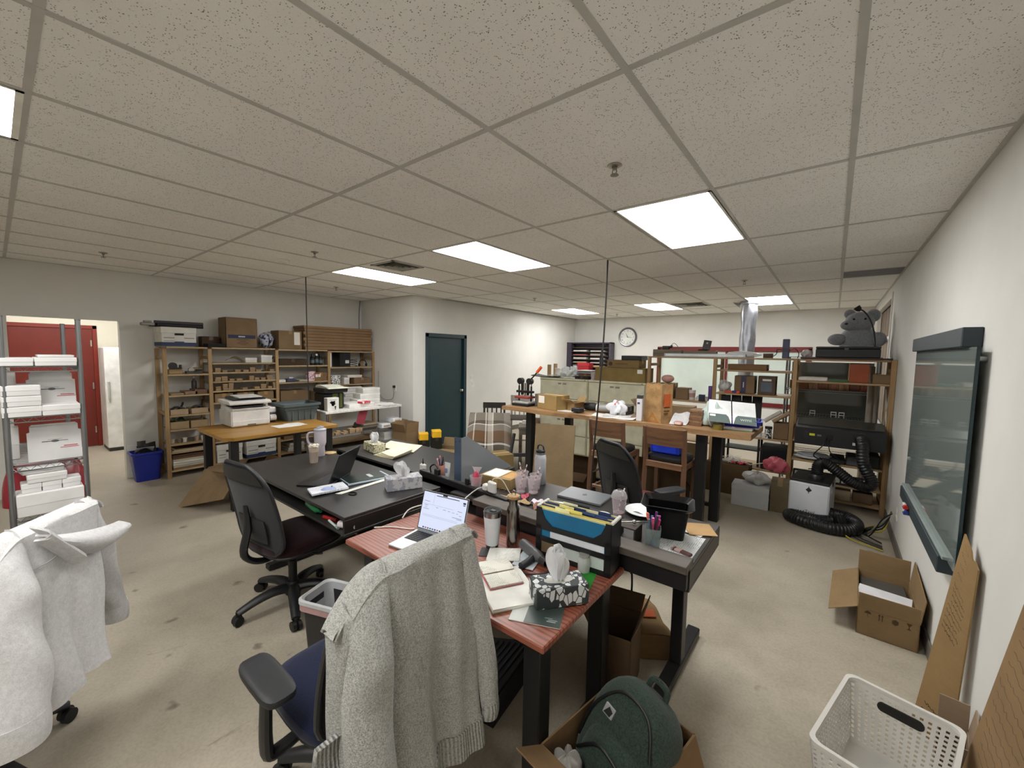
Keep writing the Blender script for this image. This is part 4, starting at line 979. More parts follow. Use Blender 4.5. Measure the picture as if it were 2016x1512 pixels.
obj('ledge_plank', MB().box(-1.74, -.452, 1.825, 1.94, .7555, .79, .003), wood('#5a5148', '#3a332d', 'x', .5), t, False)
obj('ledge_rail', MB().box(-1.74, -.46, 1.86, 1.90, .66, .755, .003), M('#171519', .4), t, False)
# red oak desk
t = thing('desk', 'reddish oak topped desk with black legs and open laptop', 'desk'); X0, X1, Y0, Y1 = -2.045, -.742, 1.146, 1.852
obj('desktop', MB().box(X0, X1, Y0, Y1, RDZ - .028, RDZ, .005), redoak(), t, False)
for x in (X0 + .16, X1 - .075):
    for y in (Y0 + .075, Y1 - .11): obj('leg', MB().box(x - .038, x + .038, y - .038, y + .038, .01, RDZ - .028, .004), BLK, t, False)
for x in (X0 + .16, X1 - .075): obj('foot_rail', MB().box(x - .04, x + .04, Y0 + .02, Y1 - .04, 0, .03, .004), BLK, t, False)
obj('apron', MB().box(X0 + .2, X1 - .1, Y1 - .16, Y1 - .13, RDZ - .09, RDZ - .028, .003), BLK, t, False)

# in the slot of the black desk
t = thing('bottle', 'green plastic bottle lying in the desk slot', 'bottle', (-2.62, 1.26, DZ - .1)); obj('body', MB().tr(T(0, 0, .03, -.1, 0, PI/2)).lathe([(0, -.1), (.028, -.095), (.03, 0), (.028, .06), (.012, .09), (.012, .1)], 14), M('#2f7a4a', .25), t); obj('cap', MB().tr(T(0, 0, .03, -.1, 0, PI/2)).lathe([(.015, -.125), (.015, -.098)], 14), M('#a8c8b4', .4), t)
t = thing('marker', 'red marker in the desk slot', 'marker', (-2.40, 1.25, DZ - .1), .2); obj('barrel', MB().cyl((-.06, 0, .014), (.02, 0, .014), .012), M('#9c1f22', .4), t); obj('cap', MB().cyl((.02, 0, .014), (.06, 0, .014), .0135), M('#6e1315', .4), t)
t = thing('marker', 'white pen in the desk slot', 'pen', (-2.32, 1.225, DZ - .1), -.15); obj('barrel', MB().cyl((-.07, 0, .009), (.05, 0, .009), .007), M('#c9d6cc', .4), t); obj('cap', MB().cyl((.05, 0, .009), (.08, 0, .009), .0085), M('#8aa392', .4), t)
t = thing('bottle', 'white small bottle at the end of the desk slot', 'bottle', (-2.21, 1.25, DZ - .1)); obj('body', MB().tr(T(0, 0, .024, .3, 0, PI/2)).lathe([(0, -.06), (.022, -.055), (.022, .03), (.01, .045)], 12), M('#cfc5c9', .4), t); obj('cap', MB().tr(T(0, 0, .024, .3, 0, PI/2)).lathe([(.012, .044), (.012, .062)], 12), M('#b9b0b4', .4), t)

# laptops: local +x runs from the user to the hinge
def laptop(label, x, y, z, rz, w, d, tilt, body, key, screen=None, closed=False):
    t = thing('laptop', label, 'laptop', (x, y, z), rz); bm = M(body, .35, .6 if body != '#19191b' else .1, .03)
    if closed:
        obj('base', MB().box(-d/2, d/2, -w/2, w/2, .001, .009, .003), bm, t, False); obj('lid', MB().box(-d/2, d/2, -w/2, w/2, .0095, .016, .003), bm, t, False)
        m = MB(); m.prism([(.017 * math.cos(a) * (1 if a < PI * 1.4 else .9), .017 * math.sin(a)) for a in [i * PI / 8 for i in range(16)]], .016, .0164, 'z'); m.prism([(.02, -.004), (.029, .004), (.025, .006), (.018, 0)], .016, .0164, 'z')
        obj('emblem', m, M('#4a4c50', .3, .5), t, False); return t
    bs = obj('base', MB().box(-d/2, d/2, -w/2, w/2, .001, .014, .003), bm, t, False)
    k = obj('keyboard', MB().box(-d * .08, d * .42, -w * .44, w * .44, .0138, .0146), M('#141416', .5), t, False)
    kw = w * .86 / 13; kd = d * .48 / 6; m = MB()
    for r in range(6):
        for c in range(13):
            cx, cy = -d * .06 + r * kd, -w * .43 + c * kw
            m.box(cx + .0012, cx + kd - .0015, cy + .0012, cy + kw - .0012, .0146, .0158)
    kk = obj('key_grid', m, M(key, .5), k, False); kk['kind'] = 'stuff'
    obj('trackpad', MB().box(-d * .44, -d * .13, -w * .2, w * .2, .0138, .0144), M(dk(body, .93), .3, .3), t, False)
    h = d * 1.0
    sc = obj('screen', MB().box(-.006, 0, -w/2, w/2, 0, h, .003), bm, t, False); sc.location = (d/2 - .002, 0, .012); sc.rotation_euler = (0, R(tilt), 0)
    obj('bezel', MB().box(-.0068, -.0058, -w/2 + .003, w/2 - .003, .01, h - .003), M('#0e0e10', .3), sc, False)
    if screen: screen(sc, w, h)
    else: obj('display', MB().box(-.0075, -.0066, -w/2 + .01, w/2 - .01, .02, h - .01), M('#0a0a0c', .15), sc, False)
    return t
def mac_screen(sc, w, h):
    e = screenmat((.74, .80, 1.0, 1), .80); g = M('#7d879a', .6); dkm = M('#3b4048', .6)
    obj('display', MB().box(-.0078, -.0066, -w/2 + .008, w/2 - .008, .014, h - .008), e, sc, False)
    obj('notch', MB().box(-.0084, -.0077, -.016, .016, h - .016, h - .008), M('#0c0c0e', .4), sc, False)
    L = lambda nm, y0, y1, z0, z1, mt: obj(nm, MB().box(-.0082, -.0077, y0, y1, z0, z1), mt, sc, False)
    # local +y is the left of the screen for the viewer
    L('menu_bar', -.10, .06, h - .022, h - .018, dkm); L('screen_icon', -w/2 + .015, -w/2 + .033, h - .034, h - .024, dkm); L('screen_icon', -w/2 + .017, -w/2 + .031, h - .042, h - .037, dkm)
    L('screen_divider', .073, .0738, h - .075, h - .012, M('#aab2c4', .6)); L('screen_rule', -.07, w/2 - .012, h - .075, h - .0742, g); L('screen_rule', -.11, w/2 - .02, h - .133, h - .1322, g); L('screen_rule', -.11, w/2 - .02, h - .140, h - .1392, g)
    for k, (a, b, zz) in enumerate(((.10, .14, .06), (.11, .135, .082), (.115, .13, .092), (.10, .14, .102), (.035, .05, .085), (-.02, .0, .088), (-.05, -.035, .09), (-.08, -.065, .091), (-.105, -.095, .092), (-.13, -.10, .078), (-.13, -.115, .10), (-.135, -.07, .115), (-.135, -.10, .121))): L('screen_text', a, b, h - zz, h - zz + .0022, g)
    cols = ['#4a6ea8', '#8a8f98', '#b04a4a', '#3f8f5a', '#7a5aa8', '#555a63', '#c08a3a', '#3a3f48']
    for k in range(14): L('dock_icon', .11 - .017 * k, .121 - .017 * k, .018, .026, M(cols[k % 8], .5))
laptop('open black laptop on the black desk by the tissue box', -2.905, 1.475, DZ, R(34), .33, .235, 22, '#19191b', '#26262a')
laptop('open silver laptop with a lit screen on red oak desk', -1.705, 1.425, RDZ, R(99), .322, .225, 17, '#b9bdc4', '#1c1d20', mac_screen)
laptop('closed silver laptop on the standing desk', -1.265, 2.42, DZ, R(94), .31, .22, 0, '#83868b', '#333', None, True)

# drinkware
t = thing('tumbler', 'tall lilac white handled tumbler with straw lid on black desk', 'tumbler', (-3.616, 1.80, DZ)); lm = M('#cfc6cf', .35)
obj('body', MB().lathe([(.036, 0), (.038, .004), (.038, .085), (.042, .095), (.05, .12), (.051, .225), (.047, .23)], 28), lm, t)
obj('lid', MB().lathe([(.05, .226), (.052, .23), (.052, .245), (.044, .25), (0, .252)], 28), M('#b9bcc6', .25), t)
obj('lid_tab', MB().box(-.012, .012, -.03, .03, .25, .268, .005).cyl((0, 0, .25), (0, 0, .275), .012), M('#aeb2be', .3), t)
hd = MB().tube([(-.03, -.035, .215), (-.055, -.075, .21), (-.063, -.085, .17), (-.055, -.072, .115), (-.03, -.04, .105)], .0095, 10, 5); obj('handle', hd, lm, t)
t = thing('coffee_cup', 'clear cup of iced coffee with foam on black desk', 'cup', (-3.424, 1.647, DZ))
obj('coffee', MB().lathe([(0, .003), (.029, .004), (.036, .095), (0, .097)], 24), M('#8a6446', .3), t); obj('cup', MB().lathe([(.031, 0), (.043, .145), (.0455, .148), (.0455, .153), (.042, .153), (.0415, .145), (.030, .002)], 24, cap=False), glass('#e7dfd6', .08, .25), t)
obj('milk_layer', MB().lathe([(.0362, .097), (.0395, .128), (0, .13)], 24), M('#c9b49c', .5), t); fm = MB()
random.seed(5)
for k in range(26):
    a, r = random.uniform(0, 6.28), random.uniform(0, .036); fm.ell((r * math.cos(a), r * math.sin(a), .138 + random.uniform(0, .018)), (.011, .011, .008), 8, 5)
o = obj('foam', fm, M('#e6dccd', .8), t); o['kind'] = 'stuff'
tag(obj('coaster', MB().lathe([(.052, 0), (.055, .003), (.055, .008), (.05, .011), (0, .011)], 8, (-3.63, 1.90, DZ)), wood('#c7a56c', '#9c7a45', 'x')), 'pale wooden coaster beside the white tumbler', 'coaster')
t = thing('tumbler', 'white insulated tumbler with clear lid on red desk', 'tumbler', (-1.413, 1.644, RDZ)); sm = M('#9c9b99', .25, 1)
obj('body', MB().lathe([(.034, .018), (.036, .03), (.046, .17), (.046, .176)], 32), M('#cfd4d8', .35), t); obj('base_ring', MB().lathe([(.031, 0), (.033, .003), (.0345, .02), (0, .02)], 28), sm, t); obj('rim_ring', MB().lathe([(.0465, .172), (.048, .19), (.048, .198), (.044, .198), (.043, .175)], 32, cap=False), sm, t)
obj('lid', MB().lathe([(.044, .19), (.046, .2), (.046, .206), (.04, .206), (.036, .196), (0, .196)], 32), glass('#5d6062', .1, .75), t); obj('lid_slider', MB().box(-.012, .02, -.012, .012, .196, .204, .003), M('#2a2b2c', .4), t, False)
t = thing('water_bottle', 'steel water bottle with bamboo cap on red desk', 'bottle', (-1.340, 1.735, RDZ))
obj('body', MB().lathe([(.034, 0), (.036, .004), (.036, .19), (.032, .208), (.024, .222), (.0235, .25), (.026, .252), (.026, .258)], 32), M('#8b8781', .22, 1, .03), t); obj('cap', MB().lathe([(.0265, .256), (.034, .262), (.034, .275), (.031, .277), (0, .277)], 32), wood('#b8925a', '#94703c', 'x', 2), t); obj('cap_loop', MB().tube([(-.012, 0, .275), (-.010, 0, .296), (0, 0, .303), (.010, 0, .296), (.012, 0, .275)], .0022, 6, 4), sm, t)
t = thing('water_bottle', 'tall white flask with black loop lid on standing desk', 'bottle', (-1.657, 2.46, DZ)); wf_ = M('#b6b8bf', .4)
obj('body', MB().lathe([(.04, 0), (.043, .004), (.043, .19), (.038, .215), (.03, .222)], 30), wf_, t); obj('collar', MB().lathe([(.033, .219), (.035, .222), (.035, .232), (.032, .234)], 26), M('#8f9196', .3, .7), t); obj('lid', MB().lathe([(.034, .233), (.034, .25), (.028, .257), (0, .258)], 24), M('#17181a', .45), t); obj('lid_loop', MB().tube([(-.026, 0, .25), (-.022, 0, .28), (0, 0, .29), (.022, 0, .28), (.026, 0, .25)], .006, 8, 4), M('#1c1d1f', .5), t)
def clear_cup(label, x, y, z, h, r, lid=False, straws=1, fill=None, grp=None, shade='#d9cfd4'):
    t = thing('plastic_cup', label, 'cup', (x, y, z), 0, grp)
    obj('cup', MB().lathe([(r * .68, 0), (r * .72, .004), (r, h - .004), (r * 1.06, h - .003), (r * 1.06, h + .002), (r * .97, h + .002), (r * .69, .006)], 22, cap=False), glass(shade, .08, .32), t)
    obj('bottom', MB().lathe([(0, .002), (r * .7, .003), (r * .74, fill or .012), (0, fill or .012)], 22), M('#bfaeb0', .4) if not fill else fill_m, t)
    if lid: obj('dome_lid', MB().lathe([(r * 1.08, h), (r * 1.05, h + .012), (r * .8, h + .035), (r * .35, h + .045), (r * .35, h + .042)], 22, cap=False), glass('#e3e3e6', .06, .35), t)
    for k in range(straws):
        a = .9 + 2.1 * k; bx_, by_ = -.3 * r * math.cos(a), -.3 * r * math.sin(a); tx, ty = r * .75 * math.cos(a), r * .75 * math.sin(a); H = h + .05 + .012 * k
        s = obj('straw', MB().cyl((bx_, by_, .008), (tx, ty, H), .004, n=8), M('#e6dcde', .5), t)
        m = MB()
        for q in range(1, 11, 2): m.cyl(tuple(b + (e - b) * (q / 11) for b, e in ((bx_, tx), (by_, ty), (.008, H))), tuple(b + (e - b) * ((q + .8) / 11) for b, e in ((bx_, tx), (by_, ty), (.008, H))), .0043, n=8)
        st = obj('straw_stripe', m, M('#8c5560', .5), s); st['kind'] = 'stuff'
    return t
fill_m = M('#a58c8e', .4)
G = 'clear cups with striped straws on the standing desk'
clear_cup('clear plastic cup with striped straws near the steel bottle', -1.64, 2.20, DZ, .11, .042, False, 1, None, G); clear_cup('clear plastic cup with stripes inside beside the white flask', -1.565, 2.245, DZ, .11, .042, False, 1, None, G)
clear_cup('clear cup with leaning straw behind the two front cups', -1.70, 2.30, DZ, .115, .042, False, 2, None, G); clear_cup('clear cup without lid tucked behind beside the flask', -1.61, 2.335, DZ, .105, .042, False, 1, None, G)
clear_cup('clear iced drink cup with dome lid near the white plate', -.95, 2.25, DZ, .12, .044, True, 1, .03)
clear_cup('clear cup stuffed with a pink wrapper near power strip', -1.89, 2.02, DZ, .11, .042, False, 0)
m = MB().sheet(lambda u, v: (-1.93 + (.045 - .03 * math.sin(PI * v)) * (2 * u - 1) * 1.0, 2.06 + .015 * math.sin(5 * u + 3 * v), DZ + .03 + .13 * v), 10, 8, .001); tag(obj('candy_bag', m, glass('#d8d4d4', .12, .6)), 'clear and pink sweet bag standing in the clear cup', 'bag')
tag(obj('wrapper', MB().sheet(lambda u, v: (-1.89 + .022 * math.cos(6.28 * u) * math.sin(PI * v) * (1 + .2 * math.sin(12 * u)), 2.02 + .022 * math.sin(6.28 * u) * math.sin(PI * v), DZ + .09 - .055 * math.cos(PI * v)), 14, 8), M('#c23d5e', .4)), 'pink wrapper in the clear cup', 'wrapper')

# tissue boxes
def tissue(label, x, y, z, rz, w, d, h, mat, top, peak, lean=0.0):
    t = thing('tissue_box', label, 'tissue box', (x, y, z), rz)
    obj('box', MB().box(-w/2, w/2, -d/2, d/2, 0, h, .003), mat, t, False)
    obj('opening', MB().lathe([(0, 0), (w * .22, 0), (w * .22, .0008), (0, .0008)], 24, (0, 0, h), 1.3, .5), M('#b9b7b2', .6), t)
    for k in range(4):
        a = k * .8 + .3; ln = (.30, -.22, .12, -.35)[k] * w * .5; hk = peak * (1, .86, .93, .72)[k]
        def fn(u, v, a=a, ln=ln, hk=hk, k=k):
            q = (u - .5) * (w * .16 + w * .40 * v ** .7 * (1 - .55 * v ** 2.5)); zz = hk * v * (1 - .16 * (2 * u - 1) ** 2) + .008 * math.sin(9 * u + k) * v
            d = ln * v * (1.2 - .7 * v) + .016 * math.sin(7 * u + 3 * v + k) * v + .008 * math.sin(15 * u + k) * v
            return (q * math.cos(a) - d * math.sin(a) + lean * v * v, (q * math.sin(a) + d * math.cos(a)) * .75, h - .002 + zz)
        obj('tissue_ply', MB().sheet(fn, 22, 12, .0012), top, t)
    return t
tm_ = M('#e2e3e6', .85, 0, .02)
tissue('grey printed tissue box on the end of black desk', -2.33, 1.745, DZ, R(65), .24, .115, .085, speck('#9a9ba6', '#c2c2c6', 26, .5), tm_, .105, -.02)
tissue('cream tissue box with dark leaf print on the far black desk', -3.43, 2.235, DZ, R(-10), .24, .12, .08, speck('#c9c5a6', '#33352a', 60, .56), tm_, .10, -.02)
tissue('black and white leaf patterned tissue box on red desk', -.875, 1.46, RDZ + .006, R(52), .225, .115, .085, leafprint('#2b3133', '#c9cccc', 46), tm_, .15, -.01)

# papers on the black desk
paper('white printed pad under the blue mouse', [(-2.60, 1.235), (-2.74, 1.27), (-2.70, 1.50)], DZ, written('#dadce4', '#7d819a', 30), th=.012)
t = thing('folder', 'dark green folder on pale blue papers by tissue box', 'folder', (-2.70, 1.67, DZ), R(80)); obj('paper_stack', MB().box(-.15, .17, -.09, .09, .001, .016, .003), M('#b9c9d4', .5), t, False); obj('cover', MB().box(-.14, .15, -.085, .085, .0165, .020, .002), M('#22302d', .35), t, False); obj('cover_label', MB().box(.03, .06, -.03, .05, .0202, .0206), M('#c9cfcd', .5), t, False); obj('clip', MB().box(-.165, -.15, -.085, .085, .004, .02, .003), M('#263238', .4), t, False); obj('cover_print', MB().box(-.07, -.068, -.04, .03, .0202, .0205).box(-.055, -.053, -.02, .03, .0202, .0205), M('#8a9593', .5), t, False)
paper('long white sheet on the black desk below the green folder', [(-2.52, 1.39), (-2.56, 1.37), (-2.60, 1.83)], DZ, th=.002)
t = thing('computer_mouse', 'pale blue rounded mouse on the white pad', 'mouse', (-2.62, 1.355, DZ + .0125), R(60)); obj('shell', MB().ell((0, 0, .006), (.05, .028, .022), 18, 10, .9), M('#a9b6dc', .35), t); obj('wheel', MB().cyl((.02, -.003, .027), (.02, .003, .027), .006), M('#7f8ab0', .4), t)
tag(obj('hair_tie', MB().tube([(-2.475 + .03 * math.cos(a * PI / 10), 1.445 + .022 * math.sin(a * PI / 10), DZ + .004) for a in range(21)], .004, 8), M('#141314', .8)), 'black hair tie lying on the black desk', 'hair tie')
# far black desk
for k in range(7): paper('cream paper sheet in the pile behind leaf print tissue box' if k < 5 else ['cream paper top sheet on the nearer pile', 'wide cream sheet lying at the far desk edge'][k - 5], ([(-3.27 + .012 * k, 2.12 + .008 * k), (-3.02 + .006 * k, 2.145), (-3.08, 2.37 + .01 * k)] if k < 6 else [(-3.50, 2.34), (-3.08, 2.42), (-3.24, 2.66)]), DZ + .0045 * (k if k < 6 else .2), M(['#cfc6a6', '#e0d9bd', '#c8bd9c', '#ded6b8', '#d4cbab', '#e4ddc2', '#ded7bd'][k], .8), th=.004, curl=.012 if k == 5 else .004, group='cream papers on the far black desk' if k < 5 else None)
t = thing('power_adapter', 'white square charger with black plug on far black desk', 'charger', (-2.50, 2.06, DZ)); obj('brick', MB().box(-.028, .028, -.016, .016, 0, .075, .008), M('#dcdbd7', .4), t, False); obj('plug', MB().cyl((0, 0, .074), (0, 0, .095), .006).cyl((0, 0, .094), (0, 0, .118), .003), M('#1a1a1a', .5), t)
t = thing('pen_cup', 'pink cup of pens on the far black desk', 'cup', (-2.352, 2.11, DZ)); obj('cup', MB().lathe([(.026, 0), (.034, .015), (.037, .05), (.034, .085), (.032, .085), (.034, .05), (.03, .015), (0, .006)], 22), M('#c58d80', .6), t)
for k, (c, a) in enumerate((('#2b3138', .3), ('#1b1c1f', 1.5), ('#c57a86', 2.6), ('#d6a3a8', 3.9), ('#31505e', 5.1))):
    dx, dy = math.cos(a), math.sin(a); pn = thing('pen', ['navy', 'black', 'rose', 'pale pink', 'blue'][k] + ' pen standing in the pink cup', 'pen', (-2.352, 2.11, DZ + .008), 0, 'pens in the pink cup'); obj('barrel', MB().cyl((-.008 * dx, -.008 * dy, 0), (.024 * dx, .024 * dy, .115 + .008 * (k % 3)), .005), M(c, .4), pn); obj('pen_cap', MB().ell((.0245 * dx, .0245 * dy, .118 + .008 * (k % 3)), (.006, .006, .01), 8, 6), M(dk(c, 1.2), .4), pn)
t = thing('cream_tube', 'white squeeze tube standing beside the pink cup', 'tube', (-2.245, 2.085, DZ)); obj('tube', MB().sheet(lambda u, v: ((.021 + .012 * v) * math.cos(6.28 * u), (.018 * (1 - v) + .003) * math.sin(6.28 * u), .022 + .105 * v), 20, 6), M('#d6d8d9', .4), t); obj('cap', MB().lathe([(.017, 0), (.018, .02), (.016, .024), (0, .024)], 18), M('#e3e4e4', .4), t); obj('print', MB().box(-.012, .012, -.0165, -.0155, .05, .085), M('#7f93b5', .5), t, False)
t = thing('metal_bracket', 'tall bent sheet metal plate standing on the far black desk', 'bracket', (-2.125, 2.08, DZ)); gmx = M('#5b6672', .4, .55, .05)
obj('flange', MB().box(-.04, .03, -.004, .0, 0, .335, .001), M('#5d6f86', .35, .5), t, False)
obj('web', MB().prism([(.0, 0), (.58, 0), (.58, .015), (.06, .34), (.0, .335)], .027, .031, 'x'), glass('#8b9095', .2, .8), t, False)
for z in (.31, .30): obj('rivet', MB().cyl((-.025 + .04 * (z > .305), -.006, z), (-.025 + .04 * (z > .305), -.003, z), .004), M('#3d4650', .4, .5), t)
# standing desk clutter
t = thing('power_strip', 'long black power strip along the desk edges', 'power strip', (-2.015, 1.99, DZ + .001), R(-4.3)); obj('housing', MB().box(-.46, .46, -.022, .022, 0, .045, .004), M('#131214', .45), t, False)
for k in range(9): obj('socket', MB().box(-.38 + .09 * k, -.34 + .09 * k, -.015, .015, .0445, .047, .002), M('#3b3a3c', .4), t, False)
obj('cord', MB().tube([(-.34, 0, .045), (-.345, .0, .085), (-.31, .012, .11), (-.27, .01, .09), (-.262, .005, .05)], .006, 8, 5), M('#121113', .5), t); obj('plug', MB().box(-.285, -.24, -.014, .018, .044, .085, .005), M('#151416', .5), t, False); obj('plug', MB().box(.06, .09, -.012, .014, .044, .09, .005), M('#151416', .5), t, False)
t = thing('power_adapter', 'white laptop charger plugged into the power strip', 'charger', (-1.70, 1.97, DZ + .047), R(-10)); obj('brick', MB().box(-.037, .037, -.014, .014, .0, .075, .008), M('#deddd9', .4), t, False); obj('plug', MB().box(-.085, -.04, -.022, .022, .0, .045, .009), M('#e3e2de', .4), t, False); obj('cord', MB().tube([(-.085, 0, .02), (-.12, -.03, -.0), (-.13, -.09, -.03), (-.125, -.15, -.06), (-.15, -.2, -.115), (-.2, -.25, -.14)], .004, 8, 6), M('#dcdbd7', .5), t)
obj('lead', MB().tube([(.0, 0, .075), (.005, .015, .095), (.03, .06, .08), (.09, .08, .0), (.2, .06, -.04), (.34, .02, -.04)], .0026, 8, 6), M('#d9cfc6', .5), t)
t = carton('tan printed carton beside the clear cups on standing desk', (-1.86, 2.27, DZ), (.26, .21, .075), .12, '#9c7f4d', 'y'); obj('white_label', MB().box(-.115, .02, -.09, .09, .0755, .0762), written('#dddcd9', '#8a8782', 40), t, False); obj('orange_print', MB().box(.04, .12, -.07, .07, .0755, .076), M('#b98a4a', .6), t, False)
random.seed(21)
for k in range(7):
    c = ['#c8a070', '#dcd8d6', '#b03a50', '#a58a5e', '#d6cbd8', '#8a5a44', '#e0ddda'][k]
    o = obj('wrapper', MB().sheet(lambda u, v: (.08 * (u - .5), .05 * (v - .5), .012 + .012 * math.sin(7 * u + k) * math.cos(5 * v)), 8, 6, .002), M(c, .5)); o.location = (-1.66 + .055 * k, 2.03 + .025 * ((k * 2) % 5), DZ + .001 + .004 * (k % 3)); o.rotation_euler = (0, 0, k * 1.1); tag(o, ['tan snack wrapper', 'white snack wrapper', 'crimson snack wrapper', 'khaki snack wrapper', 'lilac snack wrapper', 'brown snack wrapper', 'off white torn wrapper'][k] + ' in the litter beside the power strip', 'wrapper')
t = thing('eyeglasses', 'thin framed glasses lying near the tan carton', 'glasses', (-1.70, 2.12, DZ + .003), .4); 
for s in (-1, 1): obj('lens_frame', MB().tube([(s * .033 + .026 * math.cos(a * PI / 8), 0.02 * math.sin(a * PI / 8), .022 + .0 * a) for a in range(17)], .0016, 6), M('#6d5138', .4), t); obj('temple', MB().tube([(s * .06, 0, .02), (s * .062, .06, .012), (s * .06, .12, .004)], .0016, 6, 3), M('#6d5138', .4), t)
paper('white page under the file holder on the standing desk', [(-1.33, 2.0), (-1.14, 2.05), (-1.19, 2.27)], DZ, th=.0015)
t = thing('dinner_plate', 'white plate on the standing desk behind the black bin', 'plate', (-.855, 2.40, DZ)); obj('plate', MB().lathe([(.05, 0), (.055, .004), (.085, .01), (.11, .02), (.108, .023), (.08, .013), (.05, .008), (0, .008)], 36), M('#dcdfe0', .3), t); obj('napkin', MB().sheet(lambda u, v: (-.05 + .1 * u, -.04 + .09 * v, .014 + .005 * math.sin(6 * u)), 6, 6, .002), M('#e8e8e8', .8), t)
tag(obj('cable_ring', MB().tube([(-1.03 + .035 * math.cos(a * PI / 10), 2.22 + .028 * math.sin(a * PI / 10), DZ + .006) for a in range(21)], .005, 8), M('#e0dfdc', .4)), 'white rubber ring beside the iced drink cup', 'ring')
t = thing('waste_bin', 'glossy black bin with wide rim on the standing desk', 'bin', (-.655, 2.20, DZ + .003), R(15)); bg = M('#0c0c0d', .3, 0, .06, 6, 0, 60, .25); obj('body', bin_mesh([(.085, .07, 0), (.105, .085, .15), (.101, .081, .15), (.082, .066, .006)], .02), bg, t)
rr_ = obj('rim', bin_mesh([(.104, .084, .148), (.128, .108, .172), (.132, .112, .176), (.128, .109, .178), (.102, .082, .152)], .03, ring=True), bg, t)
t = thing('pen_cup', 'glass pen holder full of colourful pens on standing desk', 'cup', (-.662, 2.0, DZ + .003), R(20)); obj('holder', bin_mesh([(.032, .032, 0), (.038, .038, .10), (.035, .035, .10), (.029, .029, .006)], .008), glass('#8fa0a0', .08, .45), t)
for k, (c, a) in enumerate((('#8a1f4a', 0), ('#a8408c', .7), ('#5b2a66', 1.4), ('#6a76b0', 2.1), ('#7d8cc0', 2.9), ('#c0614a', 3.6), ('#4f5a68', 4.3), ('#b04a6a', 5.0), ('#33343c', 5.7))):
    dx, dy = math.cos(a), math.sin(a); pn = thing('pen', ['crimson', 'magenta', 'purple', 'slate blue', 'periwinkle', 'coral', 'steel grey', 'pink', 'black'][k] + ' pen standing in the glass holder', 'pen', (-.662, 2.0, DZ + .012), 0, 'pens in the glass holder'); H = .125 + .012 * (k % 3)
    obj('barrel', MB().cyl((-.012 * dx, -.012 * dy, 0), (.03 * dx, .03 * dy, H), .0052), M(c, .35), pn); obj('pen_cap', MB().cyl((.0255 * dx, .0255 * dy, H - .02), (.0308 * dx, .0308 * dy, H + .012), .0062), M(dk(c, 1.25), .35), pn)
paper('printed white page under the pen holder on standing desk', [(-.66, 1.935), (-.475, 1.94), (-.475, 2.27)], DZ, written('#dcdedf', '#74797c', 34, 'y'), th=.0012); paper('white page under the brown envelope', [(-.58, 2.42), (-.475, 2.40), (-.50, 2.27)], DZ + .0014, th=.001)
paper('brown kraft envelope on the standing desk corner', [(-.63, 2.40), (-.555, 2.26), (-.43, 2.335)], DZ + .004, M('#b08d5f', .8), 'envelope', 'envelope', .003)
t = thing('snack_packet', 'brown printed packet on the page near desk edge', 'packet', (-.53, 2.03, DZ + .0018), R(-15)); obj('packet', MB().box(-.05, .05, -.014, .014, 0, .012, .003), M('#5a3a38', .35), t, False); obj('packet_print', MB().box(-.03, .0, -.0145, .0145, .003, .0125).box(-.046, -.04, -.0145, .0145, .003, .0125), M('#c6a9a4', .5), t, False)
t = thing('desk_clamp', 'metal clamp stand between file holder and pen holder', 'clamp', (-.79, 2.02, DZ)); obj('plate', MB().box(-.06, .05, -.05, .05, .068, .075, .002), M('#3b2f27', .5), t, False)
for x in (-.055, .045): obj('leg', MB().box(x - .004, x + .004, -.05, .05, 0, .068, .001), M('#4a4038', .4), t, False)
obj('rod', MB().cyl((-.04, -.03, .085), (.08, .05, .095), .004).ell((.02, .01, .09), (.012, .012, .01), 10, 6), M('#a9a7a2', .3, .9), t)

# red desk clutter
_before = set(COL.objects)
t = thing('file_holder', 'black file holder with hanging folders and cutouts', 'file organizer', (-.985, 1.815, RDZ), R(4)); fb = M('#121316', .4); w, d, h = .40, .13, .255
def rr2(x0, x1, z0, z1, r):
    r = min(r, (x1 - x0) * .5, (z1 - z0) * .5)
    P = []
    for cx, cz, a0 in ((x1 - r, z1 - r, 0), (x0 + r, z1 - r, 90), (x0 + r, z0 + r, 180), (x1 - r, z0 + r, 270)):
        for i in range(6): a = R(a0 + 18 * i); P.append((cx + r * math.cos(a), cz + r * math.sin(a)))
    return P
# front panel built as strips round its cutouts
fr = MB()
fr.box(-w/2, w/2, -d/2, -d/2 + .004, 0, .022).box(-w/2, w/2, -d/2, -d/2 + .004, .082, .108).box(-w/2, w/2, -d/2, -d/2 + .004, .142, .168)
fr.box(-w/2, -w/2 + .03, -d/2, -d/2 + .004, 0, h).box(w/2 - .03, w/2, -d/2, -d/2 + .004, 0, h)
fr.prism([(-w/2 + .03, .168), (-w/2 + .09, .168), (-w/2 + .05, .2), (-w/2 + .03, .245)], -d/2, -d/2 + .004, 'y').prism([(w/2 - .09, .168), (w/2 - .03, .168), (w/2 - .03, .245), (w/2 - .05, .2)], -d/2, -d/2 + .004, 'y')
obj('front_panel', fr, fb, t, False)
sd = MB().box(w/2 - .004, w/2, -d/2, d/2, 0, h * .97).box(-w/2, -w/2 + .004, -d/2, d/2, 0, h * .97); obj('side_panel', MB().box(w/2 - .004, w/2, -d/2, d/2, 0, h * .97), fb, t, False); obj('side_panel', MB().box(-w/2, -w/2 + .004, -d/2, d/2, 0, h * .97), fb, t, False)
obj('back_panel', MB().box(-w/2, w/2, d/2 - .004, d/2, 0, h * .95), fb, t, False); obj('bottom', MB().box(-w/2, w/2, -d/2, d/2, 0, .006), fb, t, False)
obj('blue_divider', MB().box(-w/2 + .006, w/2 - .006, -d/2 + .006, -d/2 + .009, .1, .243), M('#0f6a94', .45), t, False)
